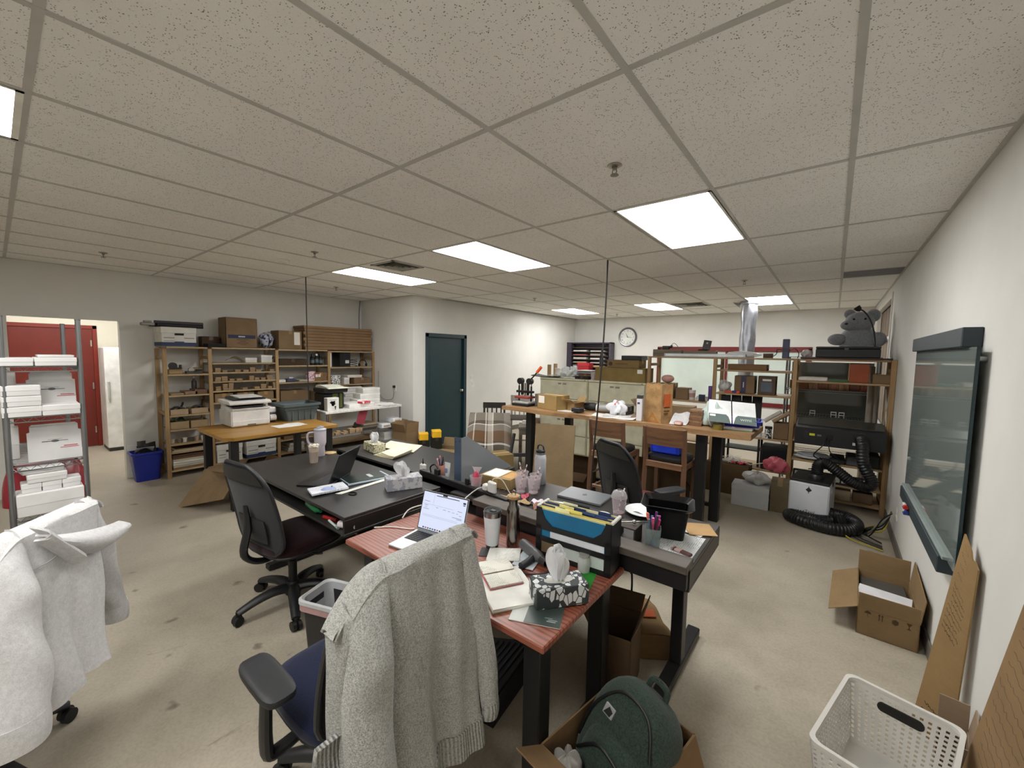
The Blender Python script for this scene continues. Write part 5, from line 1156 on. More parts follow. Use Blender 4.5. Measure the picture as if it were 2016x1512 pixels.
obj('label_strip', MB().box(-.12, w/2 - .035, -d/2 + .0045, -d/2 + .006, .105, .144), M('#d6dae0', .6), t, False); obj('label_strip', MB().box(-.05, w/2 - .035, -d/2 + .0045, -d/2 + .006, .024, .08), M('#b7c2bc', .6), t, False); obj('kraft_card', MB().box(-w/2 + .03, -.05, -d/2 + .0045, -d/2 + .006, .024, .084), M('#6d5a3e', .7), t, False)
for k in range(10):
    c = ['#e0d99a', '#d9c96a', '#2e3f66', '#33456e', '#dccb84', '#28385c', '#d9cf9f', '#2b3c60', '#e3dcae', '#22242a'][k]; y = -d/2 + .014 + k * .0112
    f = obj('hanging_folder', MB().box(-w/2 + .008, w/2 - .008, y, y + .003, .02, .25 + .004 * (k % 3)), M(c, .6), t, False)
    obj('folder_tab', MB().box(-.10 + .05 * (k % 4), -.02 + .06 * (k % 4), y, y + .002, .25, .268), M(dk(c, 1.15), .6), f, False)
    for s in (-1, 1): obj('rail_tip', MB().box(s * (w/2 - .004) - .008, s * (w/2 - .004) + .008, y - .003, y + .006, .248, .262, .003), M('#e3e2dd', .4), f, False)
t = thing('notebook', 'open ruled notebook with pink edge on red desk', 'notebook', (-1.19, 1.435, RDZ + .017), R(-30))
for s in (-1, 1): obj('page_block', MB().sheet(lambda u, v: (s * (.002 + .105 * u), -.075 + .15 * v, .008 + .006 * math.sin(PI * u ** .6) ), 10, 4, .006), written('#dcdad0', '#6a6862', 45), t)
obj('cover', MB().box(-.112, .112, -.08, .08, 0, .0022, .001), M('#b76a70', .6), t, False)
t = thing('sketch_pad', 'large white sketch pad under the notebook on red desk', 'notebook', (-1.10, 1.385, RDZ), R(-32)); obj('pages', MB().box(-.15, .15, -.11, .11, .003, .013, .002), M('#dad8d0', .8), t, False); obj('cover', MB().box(-.152, .152, -.112, .112, 0, .003), M('#8a7a66', .7), t, False); obj('top_page', MB().sheet(lambda u, v: (-.148 + .296 * u, -.108 + .216 * v, .0136 + .012 * max(0, u - .7) * (1 - v)), 8, 8, .001), M('#e0ded8', .8), t)
for k in range(3): paper(['loose written page behind the notebook on red desk', 'pale blue page behind the notebook on red desk', 'dark card under the pages near the tumbler'][k], ([(-1.33, 1.50), (-1.20, 1.60), (-1.27, 1.71)], [(-1.21, 1.56), (-1.10, 1.58), (-1.14, 1.73)], [(-1.40, 1.52), (-1.28, 1.60), (-1.33, 1.68)])[k], RDZ + .004 * (2 - k), [written('#dddcd6', '#8b8a86', 40), written('#ccd3da', '#8b95a0', 40), M('#2b2a2c', .6)][k], th=.003)
paper('small written note beside the leaf print tissue box', [(-1.03, 1.60), (-.93, 1.63), (-.96, 1.50)], RDZ, written('#dcdce0', '#86838c', 50), th=.001)
paper('green card beside the file holder', [(-.87, 1.60), (-.81, 1.62), (-.85, 1.78)], RDZ + .0005, M('#2e8f2e', .5), 'card', 'card', .0015)
t = thing('magazine', 'dark green magazine under the leaf print tissue box', 'magazine', (-.895, 1.345, RDZ), R(23)); obj('pages', MB().box(-.105, .095, -.085, .115, .0, .004, .001), M('#c9ccc9', .6), t, False); obj('cover', MB().box(-.045, .095, -.085, .115, .0041, .0052), M('#3b4643', .35), t, False); obj('cover_print', MB().box(.04, .075, -.06, -.055, .0053, .0056).box(.045, .08, -.05, -.046, .0053, .0056).box(.03, .06, -.04, -.037, .0053, .0056), M('#9aa39f', .5), t, False)
t = thing('heat_gun', 'grey barrelled handheld heat gun lying on red desk', 'heat gun', (-1.17, 1.69, RDZ + .03), R(-24)); obj('barrel', MB().tr(T(0, 0, 0, 0, 0, PI/2)).lathe([(0, -.11), (.026, -.108), (.028, -.03), (.027, .05), (.02, .075), (.02, .08)], 20), M('#545556', .45), t); obj('handle', MB().tube([(.02, 0, 0), (.05, -.05, -.008), (.07, -.11, -.012)], .017, 10, 4), M('#26262a', .5), t); obj('nozzle', MB().tr(T(.08, 0, 0, 0, 0, PI/2)).lathe([(.021, 0), (.018, .045), (.016, .045), (.019, .002)], 18), M('#3c3a38', .4, .5), t); obj('cord', MB().tube([(.07, -.12, -.018), (.12, -.11, -.024), (.16, -.05, -.02), (.14, .02, -.022), (.09, .05, -.024)], .005, 8, 6), M('#33211f', .5), t)
t = thing('glass_jar', 'empty clear glass jar beside the file holder', 'jar', (-.905, 1.745, RDZ + .003)); obj('jar', MB().lathe([(.028, 0), (.03, .004), (.03, .06), (.024, .068), (.024, .072), (.022, .072), (.027, .06), (.027, .006), (0, .005)], 20), glass('#dfe6e2', .05, .4), t); obj('lid', MB().lathe([(.0255, .07), (.0255, .082), (0, .083)], 18), M('#b9bab6', .35, .5), t)
tag(obj('usb_cable', MB().tube([(-2.05, 1.33, RDZ + .004), (-1.98, 1.40, RDZ + .004), (-1.88, 1.45, RDZ + .004), (-1.86, 1.47, RDZ + .006)], .004, 8, 6), M('#dfdcd6', .5)), 'short white cable joining the silver laptop side', 'cable')
tag(obj('usb_cable', MB().tube([(-2.04, 1.52, RDZ + .004), (-2.07, 1.60, RDZ + .03), (-2.0, 1.68, RDZ + .05), (-1.90, 1.66, RDZ + .02), (-1.84, 1.60, RDZ + .005)], .004, 8, 6), M('#dfdcd6', .5)), 'white cable looping behind the silver laptop', 'cable')

_k = (CAM_Z - .68) / (CAM_Z - .65)
for _o in [o for o in COL.objects if o not in _before and o.parent is None]: _o.location = (_o.location.x * _k, _o.location.y * _k, _o.location.z)
for _n in ('tumbler.001', 'water_bottle', 'laptop.001', 'tissue_box.002'):
    _o = bpy.data.objects[_n]; _o.location = (_o.location.x * _k, _o.location.y * _k, _o.location.z)
# below the desks
t = thing('waste_bin', 'dark bin with pink rim and white liner beside red desk', 'bin', (-2.05, 1.075, 0), R(20)); obj('body', bin_mesh([(.10, .085, 0), (.12, .10, .36), (.116, .096, .36), (.097, .082, .01)], .03), M('#2b2a2c', .5), t); obj('rim', bin_mesh([(.118, .098, .34), (.136, .116, .35), (.136, .116, .40), (.126, .106, .403), (.122, .102, .36)], .04, ring=True), M('#b08d8d', .5), t)
obj('liner', bin_mesh([(.09, .075, .10), (.10, .085, .11), (.119, .099, .40), (.128, .108, .409), (.139, .119, .404), (.139, .119, .385)], .04, False, False), M('#bcbec0', .5), t)
t = thing('footrest', 'black ribbed slanted footrest under the red desk', 'footrest', (-1.30, 1.50, 0), R(8)); obj('platform', MB().prism([(-.16, .05), (.15, .14), (.155, .16), (-.16, .07)], -.22, .22, 'y'), M('#1a1b1e', .5), t, False); obj('base', MB().prism([(-.15, 0), (.15, 0), (.15, .13), (-.15, .045)], -.19, .19, 'y'), M('#141416', .6), t, False)
for k in range(8): x = -.13 + .035 * k; z = .07 + (x + .16) / .31 * .09; obj('tread', MB().box(x - .005, x + .005, -.19, .19, z, z + .008, .002), M('#26272b', .5), t, False)
tag(obj('extension_cable', MB().tube([(-.86, 2.2, DZ - .12), (-.855, 2.22, .55), (-.85, 2.24, .42), (-.86, 2.26, .3), (-.90, 2.28, .15), (-.95, 2.2, .06), (-.96, 2.1, .01)], .006, 8, 6), M('#121113', .5)), 'black cord hanging under the standing desk to the floor', 'cord')
t = thing('cord_switch', 'black inline switch on the hanging desk cord', 'switch', (-.853, 2.23, .48)); obj('body', MB().ell((0, 0, 0), (.011, .009, .035), 12, 8), M('#17171a', .4), t); obj('rocker', MB().box(-.005, .005, -.012, -.007, -.008, .008, .002), M('#8d8d92', .4), t, False)
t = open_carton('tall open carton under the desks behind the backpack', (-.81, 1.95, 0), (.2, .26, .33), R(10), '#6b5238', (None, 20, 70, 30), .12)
# ---------------------------------------------------------------- office chairs, clothes, stools
def office_chair(label, x, y, rz, seat_c, base_rot=0.0, arms=True, zt=1.04, seat_z=.47, mesh_c='#1c1c1f', arm_h=.655):
    t = thing('office_chair', label, 'office chair', (x, y, 0), rz); pl = M('#17171a', .45, 0, .04); pl2 = M('#232327', .5)
    obj('hub', MB().lathe([(.045, .07), (.052, .085), (.05, .13), (.035, .16), (0, .16)], 24), pl, t)
    for k in range(5):
        a = base_rot + k * 2 * PI / 5; ca, sa = math.cos(a), math.sin(a)
        lg = obj('base_leg', MB().tube([(.03 * ca, .03 * sa, .115), (.12 * ca, .12 * sa, .125), (.22 * ca, .22 * sa, .11), (.325 * ca, .325 * sa, .075)], [.042, .037, .032, .025], 10, 4, .75), pl, t)
        c = MB()
        for s in (-1, 1): c.tr(T(.325 * ca - s * .016 * sa, .325 * sa + s * .016 * ca, .03, a + .4)).cyl((0, -.010, 0), (0, .010, 0), .03, n=18)
        c.tr(None).cyl((.325 * ca, .325 * sa, .03), (.325 * ca, .325 * sa, .085), .011)
        obj('caster', c, M('#0f0f11', .5), lg)
    obj('gas_lift', MB().cyl((0, 0, .14), (0, 0, .30), .027).cyl((0, 0, .28), (0, 0, seat_z - .08), .017), pl, t)
    obj('tilt_mechanism', MB().box(-.13, .12, -.07, .07, seat_z - .095, seat_z - .045, .012).tube([(.02, -.06, seat_z - .07), (.03, -.2, seat_z - .075), (.05, -.25, seat_z - .07)], .007, 8, 3), pl, t)
    sb = fabric(seat_c, dk(seat_c, .6), 220, .3)
    obj('seat', MB().ell((.03, 0, seat_z), (.25, .25, .042), 32, 12, .55), sb, t); obj('seat_shell', MB().ell((.03, 0, seat_z - .03), (.245, .245, .025), 28, 8, .55), pl, t)
    # backrest: gently curved, narrower at the top
    z0 = seat_z - .01
    def bk(u, v):
        w = (.25 - .035 * (v - .35) ** 2 * 2.2) * math.sqrt(1 - .75 * (max(0, v - .74) / .26) ** 2) * math.sqrt(1 - .6 * (max(0, .2 - v) / .2) ** 2); yy = (2 * u - 1) * w
        return (-.235 - .10 * v + .06 * (1 - (v - .28) ** 2) - .02 + .32 * (yy ** 2), yy, z0 + (zt - z0) * v)
    obj('back_mesh', MB().sheet(bk, 20, 24, .008), fabric(mesh_c, dk(mesh_c, .55), 420, .25, .8), t)
    rim = [bk(i / 14, 0) for i in range(15)] + [bk(1, j / 16) for j in range(1, 17)] + [bk(1 - i / 14, 1) for i in range(1, 15)] + [bk(0, 1 - j / 16) for j in range(1, 17)]
    obj('back_frame', MB().tube([(p[0] - .004, p[1], p[2]) for p in rim], .011, 8), pl2, t)
    obj('head_band', MB().sheet(lambda u, v: tuple(Vector(bk(.04 + .92 * u, .80 + .17 * v)) + Vector((-.012, 0, 0))), 14, 6, .006), pl, t)
    obj('lumbar_pad', MB().sheet(lambda u, v: tuple(Vector(bk(.22 + .56 * u, .14 + .26 * v)) + Vector((-.02 - .012 * math.sin(PI * u) * math.sin(PI * v), 0, 0))), 14, 10, .008), pl2, t)
    obj('back_spine', MB().tube([(-.05, 0, seat_z - .07), (-.20, 0, seat_z - .08), (-.30, 0, seat_z + .0), (-.275, 0, seat_z + .16), (-.285, 0, seat_z + .30)], [.03, .03, .034, .03, .02], 10, 5, .6), pl, t)
    if arms:
        for s in (-1, 1):
            p = obj('arm_post', MB().tube([(.0, s * .2, seat_z - .06), (.0, s * .30, seat_z - .07), (.0, s * .318, seat_z - .02), (-.005, s * .315, arm_h - .03)], [.022, .026, .028, .024], 10, 5, .7), pl, t)
            obj('arm_pad', MB().ell((.015, s * .305, arm_h - .012), (.135, .052, .018), 24, 10, .5), M('#202124', .55), p)
    return t
C1 = ((-2.57, -.18), R(-130)); C2 = ((-1.37, .805), R(180))
office_chair('black office chair under the white shirt', C1[0][0], C1[0][1], C1[1], '#1a1b1f', R(20), False, 1.0)
office_chair('navy seated office chair under the grey cardigan', C2[0][0], C2[0][1], C2[1], '#141d3a', R(30), True, 1.03, .46)
office_chair('black mesh office chair at the black laptop desk', -2.79, 1.185, R(98), '#2a0f14', R(-97 - 94), False, 1.035, .46)
office_chair('mesh office chair with maroon seat behind the standing desk', -1.20, 3.27, R(62), '#6b2a2c', R(-62 - 105), True, 1.03, .48, '#1c1c1f', .70)

def garment(name, label, cat, loc, rz, mat, rib, zt, hem, wide, fold, shoulder, bx=-.375, flare=(.07, .07)):
    """knit or cloth top hung over a chair back; local frame of the chair, rear of the back towards -x"""
    t = thing(name, label, cat, (loc[0], loc[1], 0), rz)
    def top(u): return zt - shoulder[0] * max(0, (u - 1 + shoulder[1]) / shoulder[1]) ** 2 - .04 * max(0, (.06 - u) / .06) ** 2
    def body(u, v):
        yy = -wide + 2 * wide * u; zt_ = top(u); fl = flare[0] if u < .5 else flare[1]
        if v < .1: k = v / .1; return (bx + .09, yy * .9, zt_ - .10 * (1 - k) - .012)
        if v < .2: k = (v - .1) / .1; a = PI * k; return (bx + .045 + .045 * math.cos(a), yy, zt_ + .018 * math.sin(a) - .01)
        k = (v - .2) / .8; z = zt_ - .01 - (zt_ - hem - .012 * math.sin(5 * u)) * k
        f = fold * (.15 + k) * (math.sin(2 * PI * u * 2.6 + .8 + .9 * k) + .5 * math.sin(2 * PI * u * 5.3 + 2.1 - 1.3 * k))
        ends = .06 * (max(0, abs(2 * u - 1) - .82) / .18) ** 2
        return (bx - .01 - .05 * k ** 1.3 + f + ends * 1.4 + .008 * math.sin(9 * k + 4 * u), yy * (1 + fl * k), z)
    obj('body', MB().sheet(body, 72, 60, .009), mat, t)
    if rib:
        def hm(u, v): p = Vector(body(u, .93 + .07 * v)); return (p.x - .007, p.y, p.z - .03 * v)
        obj('hem_band', MB().sheet(hm, 90, 6, .012), rib, t)
    return t, body
knit = fabric('#b9b9b4', '#6f6f6a', 230, .9); knit_r = ribknit('#b7b7b2', '#75756f')
t, bd = garment('cardigan', 'grey knitted cardigan hung over the navy office chair', 'cardigan', *C2, knit, knit_r, 1.065, .34, .275, .020, (.13, .3))
def sleeve(t, name, pts, rad, mat, flat, cuff, cmat, wob=.006):
    P, Q = smooth_path([Vector(p) for p in pts], rad, 7)
    Q = [q + wob * math.sin(k * .9) + wob * .6 * math.sin(k * .37 + 1) for k, q in enumerate(Q)]
    s = obj(name, MB().tube(P, Q, 18, 0, flat), mat, t)
    if cuff:
        d = (P[-1] - P[-4]).normalized(); e = P[-1]
        obj('cuff', MB().tube([e - d * .01, e + d * .02, e + d * .045, e + d * .075], [Q[-1] * .93, Q[-1] * .9, Q[-1] * .92, Q[-1] * .95], 18, 0, flat), cmat, s)
def ss(x): x = max(0, min(1, x)); return x * x * (3 - 2 * x)
def half_sleeve(yc0, yc1, zt0, L, hw0, hw1, dep, bx0, seed=0, lean=.07):
    """sleeve hanging against the garment: an open half tube that swells out of the shoulder"""
    def fn(u, v):
        ph = (u - .5) * PI * 1.08; hw = hw0 + (hw1 - hw0) * v; yc = yc0 + (yc1 - yc0) * v + .008 * math.sin(5 * v + seed)
        d = dep * ss(v / .28) * (1 + .16 * math.sin(7 * v + 3 * u + seed) + .08 * math.sin(15 * v + 9 * u))
        return (bx0 + .022 * (1 - ss(v / .16)) - .004 - lean * v ** 1.2 - d * math.cos(ph) + .012 * v, yc + hw * math.sin(ph), zt0 - .11 * max(0, math.sin(ph)) ** 2 * (1 - v) - L * v)
    return fn
def shouldered(body, wide, fn):
    def g(u, v):
        q = Vector(fn(u, v))
        if v < .3:
            ub = max(.06, min(.92, (q.y + wide) / (2 * wide))); b = Vector(body(ub, .14 + .13 * (v / .3))) + Vector((-.007, 0, .007)); q = b.lerp(q, ss(v / .3))
        return q.to_tuple()
    return g
def rib_end(fn, drop=.06, pinch=.94):
    def g(u, v):
        p = Vector(fn(u, 1)); return (p.x - .004 * math.sin(PI * v), p.y, p.z + .012 - drop * v)
    return g
fn = shouldered(bd, .275, half_sleeve(.185, .225, 1.02, .62, .075, .064, .072, -.385))
o = obj('sleeve', MB().sheet(fn, 26, 60, .008), knit, t); obj('cuff', MB().sheet(rib_end(fn), 26, 5, .01), ribknit('#c3c1ba', '#807d75'), o)
fn = shouldered(bd, .275, half_sleeve(-.222, -.28, 1.02, .60, .04, .038, .04, -.375, 2))
o = obj('sleeve', MB().sheet(fn, 20, 50, .008), knit, t); obj('cuff', MB().sheet(rib_end(fn), 20, 5, .01), knit_r, o)
obj('front_band', MB().sheet(lambda u, v: (-.37 - .06 * v + .012 * math.sin(9 * v), .245 + .085 * u + .05 * v, .66 - .36 * v), 10, 30, .016), ribknit('#b4b4b0', '#6a6a66'), t)
shirt = fabric('#d6d5d6', '#c4c3c4', 260, .2)
t, bd = garment('shirt', 'white long sleeved shirt hung over the black office chair', 'shirt', *C1, shirt, None, 1.035, .37, .265, .014, (.10, .3), -.375, (-.30, .04))
fn = shouldered(bd, .265, half_sleeve(.18, .28, 1.0, .53, .075, .085, .08, -.385, 1))
o = obj('sleeve', MB().sheet(fn, 26, 50, .008), shirt, t); obj('cuff', MB().sheet(rib_end(fn, .10), 26, 6, .012), shirt, o)
fn = shouldered(bd, .265, half_sleeve(-.215, -.40, 1.0, .54, .04, .055, .055, -.33, 4, -.02))
o = obj('sleeve', MB().sheet(fn, 26, 50, .008), shirt, t); obj('cuff', MB().sheet(rib_end(fn, .08), 26, 6, .012), shirt, o)
obj('collar', MB().sheet(lambda u, v: (-.40 - .045 * math.sin(PI * v) - .03 * math.sin(PI * u), .10 - .40 * u, 1.02 - .115 * u ** .7 - (.075 * math.sin(PI * u * .9) + .012) * v), 26, 10, .008), shirt, t)
obj('hood_fold', MB().sheet(lambda u, v: (-.40 - .05 * math.sin(PI * v) - .02 * u, .12 - .12 * u - .03 * v, 1.03 - .15 * u - .06 * (v - .5)), 14, 8, .008), shirt, t)
obj('yoke_seam', MB().tube([(bd(i / 20, .34)[0] - .011, bd(i / 20, .34)[1], bd(i / 20, .34)[2]) for i in range(2, 19)], .003, 6), M('#a9a8a9', .9), t)

# bar stools at the workbench
def stool(label, x, y, rz=0.0):
    t = thing('bar_stool', label, 'stool', (x, y, 0), rz); wz = wood('#704a30', '#4c301c', 'z', .8, .4); wx = wood('#80583a', '#5a3c24', 'x', .8, .4)
    for sx in (-1, 1):
        obj('leg', MB().tube([(sx * .19, -.20, 0), (sx * .185, -.19, .5), (sx * .18, -.18, .74), (sx * .18, -.215, 1.035)], .024, 4, 4), wz, t)
        obj('leg', MB().box(sx * .185 - .02, sx * .185 + .02, .16, .20, 0, .70, .004), wz, t, False)
    obj('backrest', MB().sheet(lambda u, v: (-.17 + .34 * u, -.20 - .03 * v - .015 * math.sin(PI * u), .86 + .17 * v), 12, 4, .018), wx, t)
    obj('seat_rail', MB().box(-.17, .17, -.20, -.17, .64, .70, .004).box(-.17, .17, .165, .195, .64, .70, .004).box(-.195, -.17, -.18, .18, .64, .70, .004).box(.17, .195, -.18, .18, .64, .70, .004), wx, t, False)
    obj('seat_cushion', MB().ell((0, 0, .725), (.195, .19, .035), 24, 10, .5), M('#161616', .4), t)
    for (a, b, c, d, z) in ((-.17, .17, .165, .19, .24), (-.17, .17, -.205, -.18, .32), (-.2, -.175, -.18, .18, .28), (.175, .2, -.18, .18, .28)): obj('stretcher', MB().box(a, b, c, d, z - .015, z + .015, .003), wx, t, False)
stool('wooden bar stool with empty black seat beside the cable', -1.81, 4.10); stool('wooden bar stool carrying a blue box on its seat', -1.22, 4.10)
t = thing('blue_box', 'blue plastic box on the bar stool seat', 'box', (-1.24, 4.13, .761)); obj('body', MB().box(-.145, .13, -.13, .12, 0, .11, .01), M('#1b34b0', .35), t, False); obj('lid', MB().box(-.15, .135, -.135, .125, .085, .12, .008), M('#16289a', .35), t, False); obj('panel', MB().box(-.12, .1, -.1325, -.1305, .012, .08, .002), M('#2742cc', .35), t, False)
# ---------------------------------------------------------------- workbench, file cabinets, clutter by the teal door
BZ = 1.02
t = thing('workbench', 'long live edge wooden workbench with black square legs', 'workbench'); lw = wood('#a67c4e', '#6d4726', 'x', .55, .45)
random.seed(9)
near = [(-3.40 + 2.86 * i / 24, 4.115 + .018 * math.sin(i * .8) + .01 * math.sin(i * 2.1)) for i in range(25)]; far = [(-.525, 4.78), (-1.9, 4.80), (-3.42, 4.78)]
obj('bench_top', MB().prism(near + far, BZ - .048, BZ, 'z'), lw, t)
for x, y in ((-3.02, 4.24), (-2.70, 4.66), (-.96, 4.20), (-.90, 4.60)): obj('leg', MB().box(x - .045, x + .045, y - .045, y + .045, 0, BZ - .048, .004), BLK, t, False)
obj('leg_bar', MB().box(-2.75, -.86, 4.64, 4.68, .12, .16, .003), BLK, t, False)
# lateral file cabinets
cr = M('#c3bfa6', .42, 0, .03)
def cabinet(label, x0, x1):
    t = thing('file_cabinet', label, 'file cabinet', ((x0 + x1) / 2, 6.0, 0)); w = (x1 - x0) / 2
    obj('body', MB().box(-w, w, .02, .46, .02, 1.27, .004), cr, t, False); obj('plinth', MB().box(-w + .01, w - .01, .04, .45, 0, .02), M('#6e6b5c', .6), t, False)
    obj('top', MB().box(-w, w, 0, .46, 1.27, 1.30, .004), M('#cbc7ae', .42), t, False)
    for k in range(4):
        z = .04 + k * .307; d = obj('drawer', MB().box(-w + .012, w - .012, 0, .025, z, z + .297, .005), M('#c8c4ab', .42), t, False)
        obj('label_holder', MB().box(.0, .07, -.006, .001, z + .235, z + .262, .002), M('#9c998c', .4, .3), d, False); obj('handle', MB().box(-.09, -.03, -.007, .001, z + .235, z + .262, .003), M('#8d8a80', .4, .4), d, False)
    obj('lock', MB().cyl((w - .05, -.006, 1.284), (w - .05, .002, 1.284), .009), M('#8b8778', .3, .8), t)
cabinet('beige lateral file cabinet next to the leaning cardboard', -4.09, -3.15); cabinet('beige lateral file cabinet beside the pine shelf', -3.14, -2.19)
CT = 1.301
# on the cabinets
paper('dark warped sheet overhanging the first cabinet', [(-4.30, 6.02), (-3.70, 6.0), (-3.74, 6.3)], CT, M('#2c2926', .6), 'warped_sheet', 'sheet', .012, .03); paper('white sheet on the warped dark sheet', [(-3.98, 6.06), (-3.68, 6.05), (-3.70, 6.25)], CT + .035, M('#cfccc4', .7), th=.006)
for k, (x, h, c) in enumerate(((-4.16, .20, '#a58a5f'), (-4.03, .22, '#b99a78'))):
    t = thing('cardboard_tube', ['greenish cardboard tube standing on first cabinet', 'pinkish tan cardboard tube standing on first cabinet'][k], 'tube', (x + .12, 6.22, CT + .02)); obj('tube', MB().lathe([(.035, 0), (.035, h), (.031, h), (.031, .004)], 20, cap=False), M(c, .7), t); obj('end_cap', MB().lathe([(0, 0), (.034, 0), (.034, .006), (0, .006)], 20), M(dk(c, .8), .7), t)
t = thing('storage_jar', 'clear white lidded jar beside the cardboard tubes', 'jar', (-3.86, 6.22, CT + .05)); obj('jar', MB().lathe([(.05, 0), (.05, .1), (.045, .1), (.045, .005), (0, .005)], 18), glass('#e6e6e2', .1, .6), t); obj('lid', MB().lathe([(.052, .098), (.052, .115), (0, .117)], 18), M('#dcdad6', .5), t)
def crumple(name, label, cat, c, r, mat, seed, alpha=None, n=26, m=14, amp=.28, flat=0.0):
    rn = random.Random(seed); ph = [rn.uniform(0, 6.28) for _ in range(8)]; fr = [rn.choice((2, 3, 4, 5, 6, 7)) for _ in range(8)]
    def fn(u, v):
        a, b = 2 * PI * u, PI * v
        k = 1 + amp * sum(math.sin(fr[i] * a + ph[i]) * math.sin((i % 4 + 1) * b + ph[-1 - i]) for i in range(8)) / 3.2
        z = -math.cos(b) * k; z = max(z, -1 + flat)
        return (c[0] + r[0] * math.sin(b) * math.cos(a) * k, c[1] + r[1] * math.sin(b) * math.sin(a) * k, c[2] + r[2] * (z + 1) )
    return tag(obj(name, MB().sheet(fn, n * 2, m * 2), mat, None, True, 25), label, cat)
crumple('plastic_bag', 'white crumpled plastic bag on the first cabinet', 'bag', (-3.58, 6.18, CT + .004), (.15, .13, .085), glass('#dfe3e5', .25, .85), 4, None, 26, 14, .45, .1)
carton('thin black flat box on first cabinet beside plastic bag', (-3.30, 6.22, CT), (.26, .3, .045), 0, '#2e2824', 'y'); carton('brown flat box stacked on the thin black box', (-3.28, 6.25, CT + .046), (.2, .25, .05), .1, '#6b5138', 'y'); 
for k in range(3): tag(obj('clear_folder', MB().box(-3.42 + .01 * k, -3.13, 6.1, 6.38, CT + .097 + .018 * k, CT + .112 + .018 * k, .003), M(['#9a9c9d', '#5c5a57', '#c3c4c4'][k], .4)), ['grey', 'charcoal', 'pale'][k] + ' plastic folder on the brown flat box', 'folder')
t = carton('long olive brown carton on the second cabinet', (-2.62, 6.2, CT), (.82, .36, .215), 0, '#8a7038', 'x', ('-y', .33, .165, .08, .06)); carton('shallow brown carton with round logo on the long carton', (-2.58, 6.2, CT + .2165), (.52, .3, .12), 0, '#84693c', 'x')
lg = MB().cyl((-2.78, 6.0485, CT + .275), (-2.78, 6.0495, CT + .275), .032, n=20); lo = obj('logo', lg, M('#3a2016', .6), bpy.data.objects['carton.%03d' % (len([o for o in bpy.data.objects if o.name.split('.')[0] == 'carton']) - 1)], False); lo.matrix_parent_inverse = Matrix.Translation((2.58, -6.2, -CT - .2165))
lo2 = obj('print', MB().box(-2.70, -2.50, 6.0485, 6.0495, CT + .268, CT + .285), M('#5e4a24', .7), lo.parent, False); lo2.matrix_parent_inverse = Matrix.Translation((2.58, -6.2, -CT - .2165))
t = thing('metal_box', 'black flat device on the shallow carton', 'device', (-2.46, 6.22, CT + .3375)); obj('case', MB().box(-.16, .16, -.14, .14, 0, .06, .006), M('#141517', .4), t, False); obj('top_plate', MB().box(-.16, .16, -.14, .14, .06, .07, .002), M('#77797d', .35, .6), t, False); obj('vent', MB().box(-.1, .1, -.1415, -.1395, .03, .05), M('#2b2c2f', .6), t, False)
t = thing('sealant_tube', 'black bottle shaped tube standing on the second cabinet', 'bottle', (-3.05, 6.28, CT)); obj('tube', MB().lathe([(.03, 0), (.034, .01), (.034, .36), (.026, .38), (.026, .40)], 18), M('#141416', .45), t); obj('nozzle', MB().lathe([(.028, .40), (.014, .47), (.01, .52), (0, .522)], 16), M('#1d1d20', .45), t)
clear_cup('clear plastic cup standing beside the black tube', -3.10, 6.10, CT, .13, .05, False, 0)
# purple pigeonhole shelf on the back wall
t = thing('pigeonhole_shelf', 'purple grey wall cabinet with open door and paper trays', 'shelf', (-5.0, 9.58, 0)); pm = M('#4b4552', .5)
for b in ((-.57, .57, .22, .25, 1.25, 2.03), (-.57, -.54, 0, .24, 1.25, 2.03), (.54, .57, 0, .24, 1.25, 2.03), (-.57, .57, 0, .24, 2.0, 2.03), (-.57, .57, 0, .24, 1.25, 1.28)): obj('panel', MB().box(*b, .003), pm, t, False)
o = obj('door', MB().box(-.02, .02, -.42, 0, 1.25, 2.03, .003), M('#453e4c', .5), t, False); o.location = (-.56, 0, 0); o.rotation_euler = (0, 0, R(-25))
for k in range(6): obj('paper_tray', MB().box(-.53, .53, .0, .22, 1.38 + .10 * k, 1.392 + .10 * k, .002), M('#5a4a44', .6), t, False)
for k in range(10):
    c = ['#d6d3cd', '#b49a7c', '#c9c6c0', '#a8605a', '#d9d6d0', '#c9a986', '#bfbcb8', '#e0ddd8', '#9c948a', '#d2cfc9'][k]; r_, q = k % 5, k // 5
    tag(obj('paper_stack', MB().box(-5.48 + .5 * q, -5.10 + .5 * q, 9.59, 9.78, 1.393 + .10 * r_, 1.42 + .10 * r_ + .01 * (k % 3), .003), M(c, .7)), ['white', 'tan', 'pale', 'reddish', 'bright white', 'sand', 'light grey', 'snow white', 'taupe', 'off white'][k] + ' paper stack in the purple wall cabinet', 'paper', 'paper stacks in the purple wall cabinet')
t = thing('red_box', 'bright red box below the purple wall cabinet', 'box', (-5.03, 9.43, 1.2005)); obj('body', MB().box(-.16, .16, -.12, .12, 0, .26, .008), M('#a01822', .4), t, False); obj('lid', MB().box(-.165, .165, -.125, .125, .22, .30, .008), M('#b02430', .4), t, False)
t = thing('side_counter', 'dark counter against the back wall below the purple cabinet', 'counter', (-4.9, 9.45, 0)); obj('top', MB().box(-.65, .75, -.35, .38, 1.16, 1.20, .004), M('#4b4038', .5), t, False); obj('cupboard', MB().box(-.62, .72, -.30, .36, .0, 1.16, .004), M('#6d6458', .6), t, False); obj('cupboard_door', MB().box(-.6, .04, -.32, -.30, .08, 1.1, .004), M('#756c5f', .6), t, False); obj('cupboard_door', MB().box(.06, .70, -.32, -.30, .08, 1.1, .004), M('#756c5f', .6), t, False)
